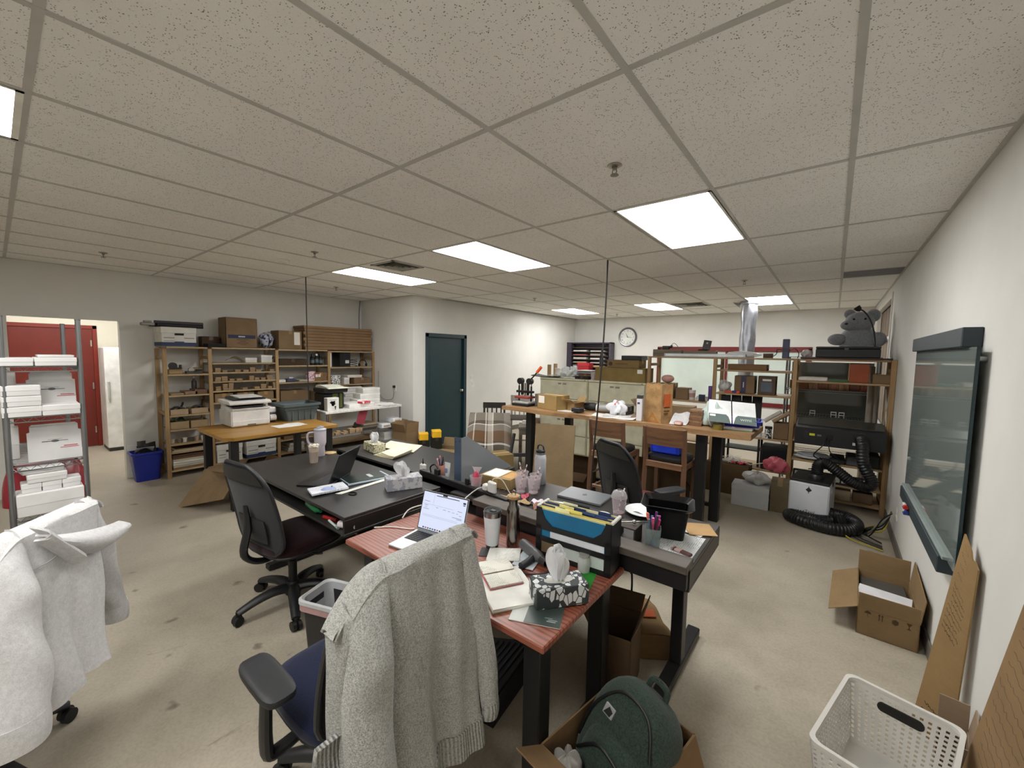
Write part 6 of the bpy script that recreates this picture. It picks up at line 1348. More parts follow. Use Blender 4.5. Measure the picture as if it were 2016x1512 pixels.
t = thing('glass_jar', 'tall clear jar beside the red box', 'jar', (-5.30, 9.42, 1.20)); obj('jar', MB().lathe([(.08, 0), (.08, .2), (.07, .22), (.065, .22), (.07, .01), (0, .01)], 18), glass('#d7dadb', .08, .5), t); obj('lid', MB().lathe([(.075, .22), (.075, .25), (0, .252)], 18), M('#8f9193', .3, .5), t)

# on the workbench
t = thing('heat_press', 'black lever press with orange handle on the workbench end', 'press', (-3.22, 4.38, BZ)); bm = M('#141414', .4)
obj('base_plate', MB().box(-.13, .13, -.12, .12, 0, .035, .004), bm, t, False); obj('bed', MB().box(-.1, .12, -.1, .1, .035, .06, .004), M('#a9a9a6', .4), t, False)
for s in (-1, 1):
    obj('guide_post', MB().cyl((s * .10, .0, .03), (s * .10, .0, .26), .012).cyl((s * .10, 0, .26), (s * .10, 0, .30), .006), bm, t)
    obj('linkage', MB().box(s * .045 - .012, s * .045 + .012, -.02, .02, .14, .33, .004), bm, t, False); obj('pivot_wheel', MB().cyl((s * .075, -.03, .325), (s * .075, .03, .325), .042, n=22), bm, t)
obj('crosshead', MB().box(-.13, .13, -.03, .03, .17, .20, .004), bm, t, False); obj('clamp_plate', MB().box(-.11, .11, -.09, .09, .10, .125, .004), M('#8a2f25', .45), t, False); obj('silver_rod', MB().cyl((0, 0, .12), (0, 0, .30), .012), M('#b9b9b6', .25, 1), t)
obj('lever', MB().tube([(.06, 0, .33), (.14, 0, .40), (.19, 0, .455)], .010, 8, 3), bm, t); obj('lever_grip', MB().tube([(.185, 0, .45), (.25, 0, .52)], .02, 10), M('#d2552a', .4), t)
tag(obj('grey_block', MB().box(-3.075, -2.955, 4.40, 4.55, BZ + .001, BZ + .165, .004), M('#5d5a58', .6)), 'grey upright block beside the lever press', 'block')
carton('brown carton with white label on the workbench', (-2.76, 4.36, BZ), (.33, .24, .18), R(-12), '#a07f45', 'x', ('-y', -.09, .12, .10, .09)); open_carton('small open brown carton next to labelled carton', (-2.50, 4.47, BZ), (.12, .18, .10), R(-12), '#a68350', (60, 80, 40, None), .08)
for k, (p, c) in enumerate((([(-2.60, 4.20), (-2.36, 4.28), (-2.44, 4.42)], '#dcdad6'), ([(-2.12, 4.14), (-1.80, 4.16), (-1.86, 4.40)], '#d6d5d3'), ([(-1.86, 4.13), (-1.64, 4.16), (-1.66, 4.36)], '#dedddb'), ([(-2.02, 4.22), (-1.72, 4.28), (-1.76, 4.46)], '#cbcac8'))): paper(['white sheet beside the black card case on bench', 'white sheet near the cable on the workbench', 'white folded sheet at the workbench edge', 'grey white sheet below the plastic bag'][k], p, BZ + .0015 * k, M(c, .8), th=.001, curl=.01)
t = thing('card_case', 'black card case on the workbench papers', 'case', (-2.36, 4.27, BZ + .012), R(-8)); obj('body', MB().box(-.06, .06, -.05, .05, 0, .03, .005), M('#1b1d24', .4), t, False); obj('lid', MB().box(-.06, .06, -.05, .05, .031, .046, .005), M('#20232c', .4), t, False)
t = thing('dust_mask', 'dark goggle shaped respirator on the workbench', 'respirator', (-2.36, 4.60, BZ)); obj('mask', MB().ell((0, 0, .05), (.11, .07, .05), 20, 10, .8), M('#2b2b2a', .6), t); obj('filter', MB().cyl((-.13, -.02, .045), (-.08, -.01, .05), .04), M('#3b3a37', .5), t); obj('strap', MB().tube([(-.1, .03, .05), (-.16, .06, .06), (-.2, .0, .02), (-.14, -.06, .02), (-.05, -.07, .03)], .01, 8, 5), M('#4a4238', .7), t)
t = thing('spray_canister', 'grey cylinder with white ring lying on workbench', 'canister', (-2.17, 4.52, BZ)); obj('body', MB().tr(T(.06, 0, .05, .1, 0, PI/2)).lathe([(0, -.12), (.048, -.115), (.05, .0), (.048, .1), (0, .105)], 22), M('#8e8e8c', .4), t); obj('ring', MB().tr(T(.06, 0, .05, .1, 0, PI/2)).lathe([(.05, -.118), (.054, -.112), (.054, -.095), (.05, -.09)], 22, cap=False), M('#d9d8d6', .4), t)
carton('dark grey flat carton behind the plastic grocery bag', (-2.02, 4.62, BZ), (.34, .2, .09), 0, '#4c4a48', 'x')
open_carton('open brown carton with flaps up at the back of workbench', (-1.66, 4.69, BZ), (.26, .15, .10), .05, '#94795a', (10, 50, 20, 40), .10)
crumple('grocery_bag', 'white and red knotted grocery bag on the workbench', 'bag', (-1.93, 4.43, BZ + .002), (.10, .085, .075), speck('#c9505e', '#dcdde2', 5, .36), 12, None, 26, 14, .4, .1)
t = thing('paper_bag', 'brown paper grocery bag with orange print on workbench', 'bag', (-1.42, 4.30, BZ), R(-22)); kp = fabric('#a98559', '#967247', 30, .25, .85)
def pbag(u, v):
    a = u * 4; s = int(a) % 4; k = a - int(a); w, d = .105, .085; q = 1 - .03 * v
    P = [(-w, -d), (w, -d), (w, d), (-w, d)]; p, n = P[s], P[(s + 1) % 4]; x, y = p[0] + (n[0] - p[0]) * k, p[1] + (n[1] - p[1]) * k
    w_ = .006 * math.sin(17 * v + 3 * s) * math.sin(PI * k) - (.02 * math.sin(PI * k) * v if s in (1, 3) else 0)
    return ((x + (w_ if s == 1 else -w_ if s == 3 else 0)) * q, (y + (-w_ if s == 0 else w_ if s == 2 else 0)) * q, v * (.40 + .006 * math.sin(9 * u * 6)))
obj('bag', MB().sheet(pbag, 48, 16, .002), kp, t); obj('bottom', MB().box(-.104, .104, -.084, .084, 0, .004), kp, t, False); obj('bottom_fold', MB().prism([(-.09, .0), (.09, 0), (0, .11)], -.0895, -.0875, 'y'), M('#9c6c36', .85), t, False)
obj('orange_print', MB().box(.104, .107, -.05, .05, .17, .30), M('#bd5a28', .8), t, False); obj('print', MB().box(.104, .107, -.045, .035, .12, .135).box(.104, .107, -.045, .02, .095, .108), M('#6b4526', .8), t, False)
t = thing('tall_box', 'tall white printed box standing beside the paper bag', 'box', (-1.595, 4.23, BZ), R(12)); obj('body', MB().box(-.028, .028, -.04, .04, 0, .25, .003), written('#d8d7dc', '#82828c', 40), t, False); obj('lid', MB().box(-.0285, .0285, -.0405, .0405, .235, .275, .003), M('#3b3a38', .5), t, False); obj('logo', MB().box(-.02, .005, -.0415, -.04, .18, .20), M('#3a3f66', .6), t, False)
m = MB().sheet(lambda u, v: (-1.28 + .15 * u, 4.21 + .2 * v + .05 * u, BZ + .004 + .09 * v * (1 - .4 * u) + .05 * math.sin(PI * u) * v + .03 * math.sin(5 * u + 3 * v) * v), 18, 12, .0015); tag(obj('crumpled_page', m, written('#d6d6d8', '#8a8a90', 30)), 'white curled printed page on the workbench', 'paper')
for k in range(6): tag(obj('wood_sample', MB().tr(T(-1.055, 4.40 + .004 * k, BZ + .001 + .026 * k, .05 * math.sin(k * 2))).box(-.06, .06, -.10, .10, 0, .025, .002), wood(['#7c5436', '#8d6543'][k % 2], '#5d3d26', 'y')), ['bottom', 'second', 'third', 'fourth', 'fifth', 'topmost'][k] + ' brown slab of the stack beside curled page', 'board', 'brown slabs stacked on the workbench')
carton('brown carton with paper patch behind curled page', (-1.30, 4.66, BZ), (.30, .2, .15), R(6), '#927654', 'x')
t = thing('pink_pouch', 'pink small pouch at the workbench edge', 'pouch', (-1.19, 4.22, BZ)); obj('pouch', MB().ell((0, 0, .022), (.045, .03, .024), 16, 8, .8), M('#b5837c', .7), t); obj('flap', MB().box(-.03, .03, -.031, -.027, .012, .034, .002), M('#d8c8c4', .7), t, False)
crumple('plastic_bag', 'pale mint plastic bag on the workbench under the folder', 'bag', (-.90, 4.42, BZ + .002), (.10, .12, .11), glass('#c3d3ce', .35, .9), 8, None, 30, 16, .5, .1)
t = thing('blue_tray', 'blue plastic tray under the white folder on workbench', 'tray', (-.665, 4.44, BZ + .035), R(6)); bt = M('#14249c', .35); obj('tray', bin_mesh([(.14, .10, 0), (.165, .125, .06), (.16, .12, .06), (.135, .095, .005)], .02), bt, t); obj('rim', bin_mesh([(.162, .122, .054), (.172, .132, .056), (.172, .132, .064), (.158, .118, .064)], .02, ring=True), bt, t)
for k in range(3): paper(['green booklet under the blue tray', 'white booklet under the blue tray', 'lilac booklet under the blue tray'][k], [(-.83 + .02 * k, 4.28), (-.56, 4.31), (-.57, 4.54)], BZ + .001 + .0105 * k, M(['#7f9c84', '#d9d8d6', '#c9bccf'][k], .6), 'booklet', 'booklet', .01)
t = thing('folder', 'white open presentation folder with grey pockets', 'folder', (-.74, 4.34, BZ + .16), R(12)); t.rotation_euler = (R(40), R(3), R(16))
for s in (-1, 1):
    obj('leaf', MB().box(s * .005 if s > 0 else -.20, .20 if s > 0 else -.005, -.14, .15, 0, .003), M('#dfe1e2', .5), t, False); pk = obj('pocket', MB().prism([(s * .012, -.14), (s * .198, -.14), (s * .198, -.035), (s * .05, -.035), (s * .03, -.06)], .0031, .0055, 'z'), M('#5d6b68', .45), t, False)
text('lettering', 'wmi', .055, M('#c3cdc9', .5), t, (.115, -.08, .0062), (0, 0, 0)); obj('card', MB().box(-.19, -.14, -.07, -.045, .0056, .0066), M('#e3e4e2', .6), t, False)
t = thing('tape_roll', 'olive tape roll lying by the mint bag', 'tape', (-.835, 4.25, BZ + .0)); obj('roll', MB().lathe([(.026, 0), (.045, 0), (.045, .05), (.026, .05)], 22, cap=False), M('#6b5d22', .5), t); obj('core', MB().lathe([(.024, 0), (.0265, 0), (.0265, .05), (.024, .05)], 22, cap=False), M('#9c8a5a', .7), t)
# cardboard leaning on the bench
o = obj('cardboard_sheet', MB().sheet(lambda u, v: (-2.62 + .60 * u - .2 * v, 3.70 - .08 * u + (.375 - .02 * u) * v - .03 * math.sin(PI * v) * u, (.86 - .0 * u + .06 * u) * v + .002), 10, 12, .006), cardboard('#776040')); tag(o, 'tall bent brown cardboard leaning against the workbench', 'cardboard')
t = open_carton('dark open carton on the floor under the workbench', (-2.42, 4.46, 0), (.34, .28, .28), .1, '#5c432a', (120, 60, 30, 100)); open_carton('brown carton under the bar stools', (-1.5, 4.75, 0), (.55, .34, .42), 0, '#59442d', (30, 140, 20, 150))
tag(obj('perforated_board', MB().box(-1.98, -1.30, 5.40, 5.42, .0, .62, .003), M('#6a5434', .8)), 'brown perforated board standing behind the workbench', 'board')

# plaid chair, small chairs and boxes by the teal door
t = thing('plaid_chair', 'chair covered with brown plaid blanket near teal door', 'chair', (-3.88, 4.42, 0), R(40)); wg = M('#8b8378', .6)
for sx in (-1, 1):
    for sy in (-1, 1): obj('leg', MB().box(sx * .2 - .02, sx * .2 + .02, sy * .2 - .02, sy * .2 + .02, 0, .44, .004), M('#1a1817', .5), t, False)
obj('seat', MB().box(-.24, .24, -.24, .24, .42, .50, .02), M('#2b2826', .7), t, False); obj('backrest', MB().box(-.24, .24, .16, .22, .48, .79, .02), M('#2b2826', .7), t, False)
t2 = thing('plaid_blanket', 'brown grey plaid blanket draped over the chair', 'blanket', (-3.88, 4.42, 0), R(40))
def blk_(u, v):
    x = -.30 + .60 * u; s = .045 * math.sin(11 * u + 1) * v * v
    if v < .18: k = v / .18; return (x * (.92 + .08 * k), .27 - .02 * k, .45 + .36 * k)
    if v < .42: k = (v - .18) / .24; return (x, .25 - .20 * k - .05, .81 + .015 * math.sin(PI * k) - .10 * k * k - .05 * (2 * u - 1) ** 4)
    k = (v - .42) / .58; return (x * (1 + .06 * k), -.0 - .30 * min(1, k * 1.3) - .02 * k + s, .71 - .06 * math.sin(PI * .5 * k) - .46 * k * k + .012 * math.sin(9 * u) - .05 * (2 * u - 1) ** 4)
obj('blanket', MB().sheet(blk_, 30, 40, .012, True), plaidmat(), t2)
def slat_chair(label, x, y, rz, c, zs=.75):
    t = thing('wood_chair', label, 'chair', (x, y, 0), rz); wm_ = wood(c, dk(c, .75), 'z', .7, .5)
    for sx in (-1, 1):
        obj('leg', MB().box(sx * .18 - .018, sx * .18 + .018, -.18, -.145, 0, zs, .003), wm_, t, False); obj('back_post', MB().tube([(sx * .18, .17, 0), (sx * .18, .18, zs), (sx * .175, .23, zs + .36)], .02, 6, 3), wm_, t)
    obj('seat', MB().box(-.21, .21, -.2, .2, zs - .02, zs + .02, .01), M('#5a524c', .8), t, False); obj('top_rail', MB().box(-.2, .2, .20, .235, zs + .26, zs + .36, .006), wm_, t, False)
    for k in range(4): obj('back_slat', MB().box(-.12 + .08 * k - .012, -.12 + .08 * k + .012, .19, .205, zs + .02, zs + .27, .002), wm_, t, False)
    obj('stretcher', MB().box(-.17, .17, -.175, -.15, zs * .4, zs * .4 + .03, .003), wm_, t, False)
slat_chair('dark slatted back chair behind the plaid blanket', -4.55, 5.30, R(40), '#2f2823', .48); slat_chair('pale grey chair with padded seat beside the plaid chair', -4.15, 5.55, R(35), '#a9a397', .62)
t = thing('step_stool', 'weathered wooden stool table holding small boxes', 'stool', (-3.50, 5.02, 0), R(35)); ww = wood('#8b7f70', '#6a5f52', 'x', .7)
obj('top', MB().box(-.24, .24, -.2, .2, .60, .635, .004), ww, t, False)
for sx in (-1, 1):
    for sy in (-1, 1): obj('leg', MB().box(sx * .21 - .02, sx * .21 + .02, sy * .17 - .02, sy * .17 + .02, 0, .60, .003), ww, t, False)
obj('apron', MB().box(-.2, .2, -.19, -.17, .52, .60, .003), ww, t, False)
carton('small tan striped box on the weathered stool', (-3.50, 5.06, .636), (.10, .08, .11), .2, '#8d735a'); carton('white crumpled packet on the weathered stool', (-3.66, 5.03, .636), (.12, .1, .05), .4, '#c9c5bf')
t = thing('folding_easel', 'dark folding stand leaning below the weathered stool', 'stand', (-3.22, 4.33, 0), R(40))
for s in (-1, 1): obj('strut', MB().tube([(s * .16, -.12, 0), (s * .15, .0, .34), (s * .10, .12, .62)], .022, 4, 3), M('#2b2a2b', .5), t)
obj('cross_panel', MB().box(-.16, .16, -.01, .01, .33, .38, .003), M('#343234', .5), t, False)
carton('brown carton with shipping label near the workbench leg', (-3.0, 3.62, 0), (.25, .22, .55), R(-25), '#7c6438', 'y', ('-y', 0, .42, .12, .1)); 
carton('tall brown carton against the wall beside wire table', (-5.80, 4.23, 0), (.34, .16, .56), 0, '#7d6143', 'y'); open_carton('brown open carton beside the teal door', (-5.28, 4.0, 0), (.30, .26, .46), .1, '#8a6d49', (20, 5, 5, 10), .14)
for k, (x, y, z, w) in enumerate(((-4.99, 4.12, .34, .15), (-4.86, 4.27, .38, .17))): carton(['yellow topped black box near the teal door', 'second yellow topped black box closer to the teal door'][k], (x, y, 0), (w, .16, z), R(-35), '#262320', 'x'); t = thing('yellow_box', ['yellow box on the black box near teal door', 'larger yellow box on black box near the teal door'][k], 'box', (x, y, z + .001), R(-35)); obj('body', MB().box(-w/2, w/2, -.07, .07, 0, .10, .004), M('#e2ae14', .5), t, False); obj('flap', MB().box(-w/2 - .002, w/2 + .002, -.072, .072, .085, .105, .003), M('#ecba22', .5), t, False)
t = thing('yellow_tub', 'yellow crushed tub on the floor by the boxes', 'tub', (-4.80, 4.02, 0)); obj('tub', MB().lathe([(.06, 0), (.075, .09), (.072, .09), (.057, .005), (0, .005)], 16), M('#cfc21a', .5), t); obj('rim', MB().lathe([(.074, .085), (.08, .087), (.08, .094), (.072, .094)], 16, cap=False), M('#d9cc28', .5), t)
open_carton('flat open brown carton in front of the teal door', (-4.72, 4.44, 0), (.34, .24, .20), R(25), '#9a7b50', (95, 60, 20, 80), .14)
# ---------------------------------------------------------------- pine shelves on the right, machines, wall board
QE = [-2.13, -1.245, -.365, .505]; QF, QB = 5.95, 6.42
shelving('storage_shelf', 'three bay pine shelving behind the workbench along the right wall', QE, 'y', QF, QB, 1.705, [[1.705, 1.10, .55, .10], [1.705, 1.545, 1.24, .70, .30], [1.705, 1.445, .735, .50, .26, .08]], '#a8814f', '#7d5a30', ('#a9875a', '#80623a'))
TZ = 1.706
for x0, x1 in ((QE[1], QE[2]),):
    pass
obj('cross_brace', MB().cyl((.49, 5.98, 1.40), (.49, 6.40, .9), .005), M('#c9c6be', .4, .5), bpy.data.objects['storage_shelf.001']); obj('cross_brace', MB().cyl((.49, 5.98, .85), (.49, 6.40, 1.38), .005), M('#c9c6be', .4, .5), bpy.data.objects['storage_shelf.001'])
tag(obj('wood_plank', MB().box(-2.10, -1.70, 6.0, 6.12, TZ, TZ + .10, .004), wood('#75634e', '#57472f', 'x')), 'grey brown plank on the shelf top beside the light bar', 'plank'); tag(obj('wood_plank', MB().box(-1.68, -1.26, 6.02, 6.14, TZ + .0, TZ + .085, .004), wood('#7f6a52', '#5c4a36', 'x')), 'second brown plank on the shelf top', 'plank')
t = thing('light_bar', 'long white metal light bar on the right shelf top', 'light fixture', (-1.42, 5.99, TZ), 0); obj('housing', MB().box(-.50, .52, -.03, .03, .001, .045, .004), M('#b9bfc4', .35, .4), t, False); obj('lens', MB().box(-.48, .50, -.031, -.0295, .008, .036), M('#dfe6ea', .3), t, False); obj('end_cap', MB().box(.52, .528, -.03, .03, .001, .045, .003), M('#8f9599', .4), t, False); obj('end_cap', MB().box(-.508, -.50, -.03, .03, .001, .045, .003), M('#8f9599', .4), t, False)
t = thing('clamp', 'black clamp with cables on the grey brown plank', 'clamp', (-1.93, 6.06, TZ + .101)); obj('body', MB().box(-.05, .05, -.03, .03, 0, .05, .008), M('#141414', .5), t, False); obj('knob', MB().cyl((.05, 0, .03), (.09, 0, .045), .02), M('#1c1c1c', .5), t); obj('cable', MB().tube([(.06, 0, .05), (.1, .02, .09), (.15, .02, .05), (.18, .02, .0)], .004, 6, 5), M('#3a3a3a', .5), t)
t = thing('tablet_stand', 'dark device on a stand on the second plank', 'device', (-1.40, 6.08, TZ + .086)); obj('stand', MB().box(-.09, .02, -.05, .05, 0, .02, .006), M('#1d1a18', .5), t, False); o = obj('panel', MB().box(-.05, .05, -.01, .01, 0, .13, .004), M('#3b3836', .4), t, False); o.location = (.0, 0, .015); o.rotation_euler = (R(-12), R(8), 0); obj('camera_eye', MB().cyl((0, -.013, .09), (0, -.009, .09), .012), M('#b9b4ac', .3), o)
crumple('bubble_wrap', 'clear bubble wrap roll on the shelf top by the duct', 'bubble wrap', (-.96, 6.14, TZ), (.2, .07, .04), glass('#e2e4e4', .3, .6), 15, None, 26, 12, .2, .1)
t = thing('label_box', 'small brown box on the shelf top near the purple bottle', 'box', (-.66, 6.05, TZ)); obj('body', MB().box(-.05, .05, -.04, .04, 0, .05, .003), cardboard('#5a4632'), t, False); obj('lid', MB().box(-.051, .051, -.041, .041, .035, .058, .003), cardboard('#6a5540'), t, False)
t = thing('upright_box', 'dark purple upright box with cables on the shelf top', 'bottle', (-.475, 6.02, TZ)); obj('body', MB().box(-.035, .035, -.03, .03, 0, .235, .006), M('#3b3d5c', .45), t, False); obj('band', MB().box(-.036, .036, -.031, .031, .08, .13, .003), M('#2b2c40', .45), t, False); obj('cable', MB().tube([(.03, 0, .10), (.09, .02, .12), (.13, .03, .06), (.12, .02, .005)], .005, 6, 5), M('#1a1a1c', .5), t); obj('cable', MB().tube([(-.03, 0, .10), (-.09, .01, .11), (-.1, .02, .05), (-.16, .02, .006)], .005, 6, 5), M('#1a1a1c', .5), t)
tag(obj('dark_board', MB().box(-.32, .49, 5.94, 6.40, TZ + .0, TZ + .018, .003), wood('#3b1f18', '#28130e', 'x')), 'dark reddish board on top of the right shelf bay', 'board')
t = thing('instrument_case', 'long flat black case on the dark board', 'case', (.10, 6.10, TZ + .019)); obj('case', MB().box(-.28, .29, -.14, .16, 0, .10, .008), M('#16181c', .5), t, False); obj('lid', MB().box(-.28, .29, -.14, .16, .101, .125, .006), M('#191b20', .5), t, False); obj('latch', MB().box(-.02, .02, -.146, -.139, .085, .11, .002), M('#4a4b4e', .4, .5), t, False)
crumple('plastic_bag', 'clear crumpled plastic bag beside the flat black case', 'bag', (-.265, 6.05, TZ + .019), (.055, .06, .045), glass('#bdb4b4', .3, .8), 19, None, 20, 12, .3, .1)
t = thing('desk_lamp', 'black gooseneck lamp on the right shelf top', 'lamp', (.35, 6.33, TZ + .019)); obj('base', MB().lathe([(.05, 0), (.05, .015), (.02, .02), (0, .02)], 18), M('#121214', .4), t); obj('gooseneck', MB().tube([(0, 0, .015), (.005, 0, .18), (-.02, 0, .34), (-.06, 0, .46), (-.11, 0, .54), (-.15, 0, .57)], .008, 8, 6), M('#121214', .4), t); obj('lamp_head', MB().tr(T(-.165, 0, .575, 0, 0, -.7)).lathe([(.012, -.03), (.03, -.01), (.036, .03), (.032, .03), (.02, -.01)], 16), M('#151517', .4), t)
# grey plush toy behind the lamp, standing on the wire rack
t = thing('plush_toy', 'big grey plush animal sitting behind the lamp', 'plush toy', (.22, 6.86, 1.74)); gp = fabric('#9a9ea6', '#73777e', 120, .8)
for nm, c, r in (('body', (0, 0, .20), (.20, .15, .20)), ('head', (.0, -.03, .44), (.15, .13, .13)), ('muzzle', (-.10, -.09, .40), (.09, .07, .065)), ('ear', (.13, 0, .52), (.07, .04, .08)), ('ear', (-.10, .02, .55), (.06, .04, .06)), ('arm', (-.21, -.08, .22), (.10, .07, .075)), ('arm', (.19, -.06, .22), (.08, .07, .09)), ('foot', (-.12, -.16, .07), (.09, .09, .075)), ('foot', (.13, -.15, .07), (.09, .09, .075))): obj(nm, MB().ell(c, r, 22, 14), gp, t)
obj('eye', MB().ell((-.06, -.155, .47), (.013, .009, .013), 10, 6), M('#121214', .2), t); obj('eye', MB().ell((.05, -.16, .47), (.013, .009, .013), 10, 6), M('#121214', .2), t); obj('nose', MB().ell((-.13, -.155, .415), (.02, .012, .014), 10, 6), M('#2a2b2e', .5), t)
# chrome rack and dark glass board behind the right bay
t = thing('wire_rack', 'chrome wire rack with glass panel behind the pine shelves', 'rack')
for x in (-.50, .44):
    for y in (6.62, 7.02): obj('post', MB().cyl((x, y, 0), (x, y, 1.735), .0125, n=12), CH, t)
for z in (1.73, 1.30, .95, .45): wire_shelf(t, -.50, .44, 6.62, 7.02, z)
tag(obj('glass_board', MB().box(-.47, .41, 7.06, 7.085, .5, 1.66, .003), frost('#5d625e', .08)), 'dark grey glass panel leaning behind the wire rack', 'glass panel')
for k in range(8): tag(obj('wood_veneer', MB().box(-.46 + .105 * k, -.36 + .105 * k, 6.68, 6.9, 1.306, 1.42, .003), wood(['#b07a4c', '#9c5f3a', '#c08f62', '#8a5030', '#a86a44', '#b98658', '#7d3a2c', '#a04a38'][k], '#6d4028', 'z')), ['honey', 'chestnut', 'pale', 'dark', 'copper', 'tan', 'mahogany', 'cherry'][k] + ' wood sample standing on the wire rack shelf', 'wood sample', 'wood samples on the wire rack')
for k, x in enumerate((-.19, .03, .11)):
    t = thing('display_easel', 'tiny white display chair on the wire rack', 'display stand', (x, 6.68, .955), 0, 'tiny white display chairs on the wire rack'); ew = M('#d9d8d4', .5)
    for s in (-1, 1): obj('leg', MB().box(s * .026 - .004, s * .026 + .004, -.004, .004, 0, .075, .001), ew, t, False)
    obj('seat', MB().box(-.03, .03, -.02, .02, .03, .038, .001), ew, t, False); obj('top_rail', MB().box(-.03, .03, -.004, .004, .062, .075, .001), ew, t, False)
for k in range(5):
    x, y = .36 + .045 * (k % 3), 6.50 + .05 * k; c = ['#8e867c', '#a39a8f', '#7d756c', '#99907f', '#b0a698'][k]
    t = thing('cardboard_tube', ['grey', 'pale grey', 'dark taupe', 'tan grey', 'light beige'][k] + ' long tube standing in the right corner', 'tube', (x, y if k < 2 else y + .55, 0)); obj('tube', MB().lathe([(.03, 0), (.03, 1.62 - .08 * k), (.026, 1.62 - .08 * k)], 18), M(c, .7), t); obj('end_cap', MB().lathe([(.0, 1.62 - .08 * k), (.029, 1.62 - .08 * k), (.029, 1.626 - .08 * k), (0, 1.626 - .08 * k)], 16), M(dk(c, .7), .7), t)
# silver duct
t = thing('duct', 'silver foil ventilation duct hanging from the ceiling', 'duct', (-1.19, 8.0, 0)); fo = M('#a9abb4', .28, .9, .1, 9, .5, 14)
obj('pipe', MB().sheet(lambda u, v: ((.115 + .012 * math.sin(5 * 2 * PI * u) * math.sin(9 * v) + .006 * math.sin(23 * v)) * math.cos(2 * PI * u), (.115 + .012 * math.sin(4 * 2 * PI * u + 1) * math.sin(7 * v)) * math.sin(2 * PI * u), 1.12 + 1.50 * v), 40, 40), fo, t); obj('torn_foil', MB().sheet(lambda u, v: (-.14 - .10 * u, -.02 + .05 * math.sin(5 * u), CZ - .01 - .10 * v * (1 - u) + .0 * u), 10, 6, .003), M('#c9cacd', .4, .5), t)
obj('collar', MB().lathe([(.135, CZ - .05), (.14, CZ - .045), (.14, CZ - .002), (.12, CZ - .002)], 28), fo, t)
# bay A and B contents
carton('brown carton on the first bay shelf behind the paper bag', (-1.90, 6.12, 1.101), (.22, .22, .22), 0, '#8d6f4a', 'x'); carton('second brown carton behind the paper bag on the shelf', (-1.68, 6.14, 1.101), (.17, .2, .16), 0, '#7d6242', 'x')
t = thing('pink_ball', 'pinkish round ball on the brown carton', 'ball', (-1.90, 6.10, 1.3215)); obj('ball', MB().ell((0, 0, .06), (.09, .08, .06), 20, 12), M('#c79a8c', .5), t); obj('ball_seam', MB().lathe([(.0905, .058), (.091, .06), (.0905, .062)], 24, (0, 0, 0), 1, .89, cap=False), M('#a97c70', .6), t)
t = thing('white_cup', 'white paper cup on the first bay shelf', 'cup', (-1.54, 6.05, 1.101)); obj('cup', MB().lathe([(.035, 0), (.045, .14), (.043, .14), (.033, .005), (0, .005)], 20), M('#cfcac6', .5), t); obj('print', MB().lathe([(.0385, .04), (.0425, .1)], 20, cap=False), M('#b08a84', .5), t)
for k in range(4): t = thing('small_jar', ['clear', 'rosy', 'cream', 'pale'][k] + ' small jar in the row on the first bay shelf', 'jar', (-1.46 + .055 * k, 6.05, 1.101), 0, 'small jars on the first bay shelf'); obj('jar', MB().lathe([(.02, 0), (.022, .04), (.016, .05)], 14), M(['#c9c9c6', '#c99a96', '#d6cfc0', '#d9d4cf'][k], .3), t); obj('lid', MB().lathe([(.018, .05), (.018, .062), (0, .062)], 14), M('#b9b5ae', .4), t)
t = thing('navy_box', 'small navy box on the first bay shelf', 'box', (-1.395, 5.98, 1.101)); obj('body', MB().box(-.035, .035, -.03, .03, 0, .085, .003), M('#1e2233', .5), t, False); obj('lid', MB().box(-.036, .036, -.031, .031, .06, .092, .003), M('#262b40', .5), t, False)
t = thing('purple_box', 'tall purple box beside the shelf post', 'box', (-1.295, 5.99, 1.101)); obj('body', MB().box(-.02, .022, -.03, .03, 0, .20, .003), M('#4b2a70', .5), t, False); obj('lid', MB().box(-.021, .023, -.031, .031, .17, .215, .003), M('#5a3682', .5), t, False)
carton('flat brown carton on the second bay upper shelf', (-.88, 6.1, 1.546), (.44, .24, .075), 0, '#7c5a3a', 'x'); t = carton('brown box with purple stripe on the second bay shelf', (-.90, 6.12, 1.241), (.23, .22, .23), 0, '#7c5f42', 'x'); obj('purple_stripe', MB().box(-.04, .02, -.1115, -.1098, 0.005, .225), M('#2b2440', .5), t, False); obj('print', MB().box(-.015, -.005, -.1125, -.1112, .08, .15), M('#c9c4d0', .5), t, False)
t = carton('brown box with grey grille on the second bay shelf', (-.655, 6.12, 1.241), (.19, .2, .235), 0, '#5d4a3a', 'x'); obj('grille', MB().box(-.06, .06, -.1015, -.0998, .04, .16), M('#4f5760', .5), t, False); obj('label', MB().box(-.045, .05, -.1018, -.0998, .175, .20), M('#c9c6c0', .5), t, False)
crumple('plastic_bag', 'clear plastic bag of parts on the second bay shelf', 'bag', (-1.13, 6.06, 1.241), (.075, .07, .075), glass('#b9b9b7', .2, .75), 23, None, 20, 12, .3, .1); t = thing('orange_tool', 'orange and blue tool on the second bay shelf edge', 'tool', (-1.03, 5.985, 1.241)); obj('body', MB().box(-.09, .09, -.02, .02, 0, .03, .004), M('#c04a2e', .5), t, False); obj('insert', MB().box(.0, .05, -.022, .0225, .006, .034, .002), M('#2b3470', .5), t, False)
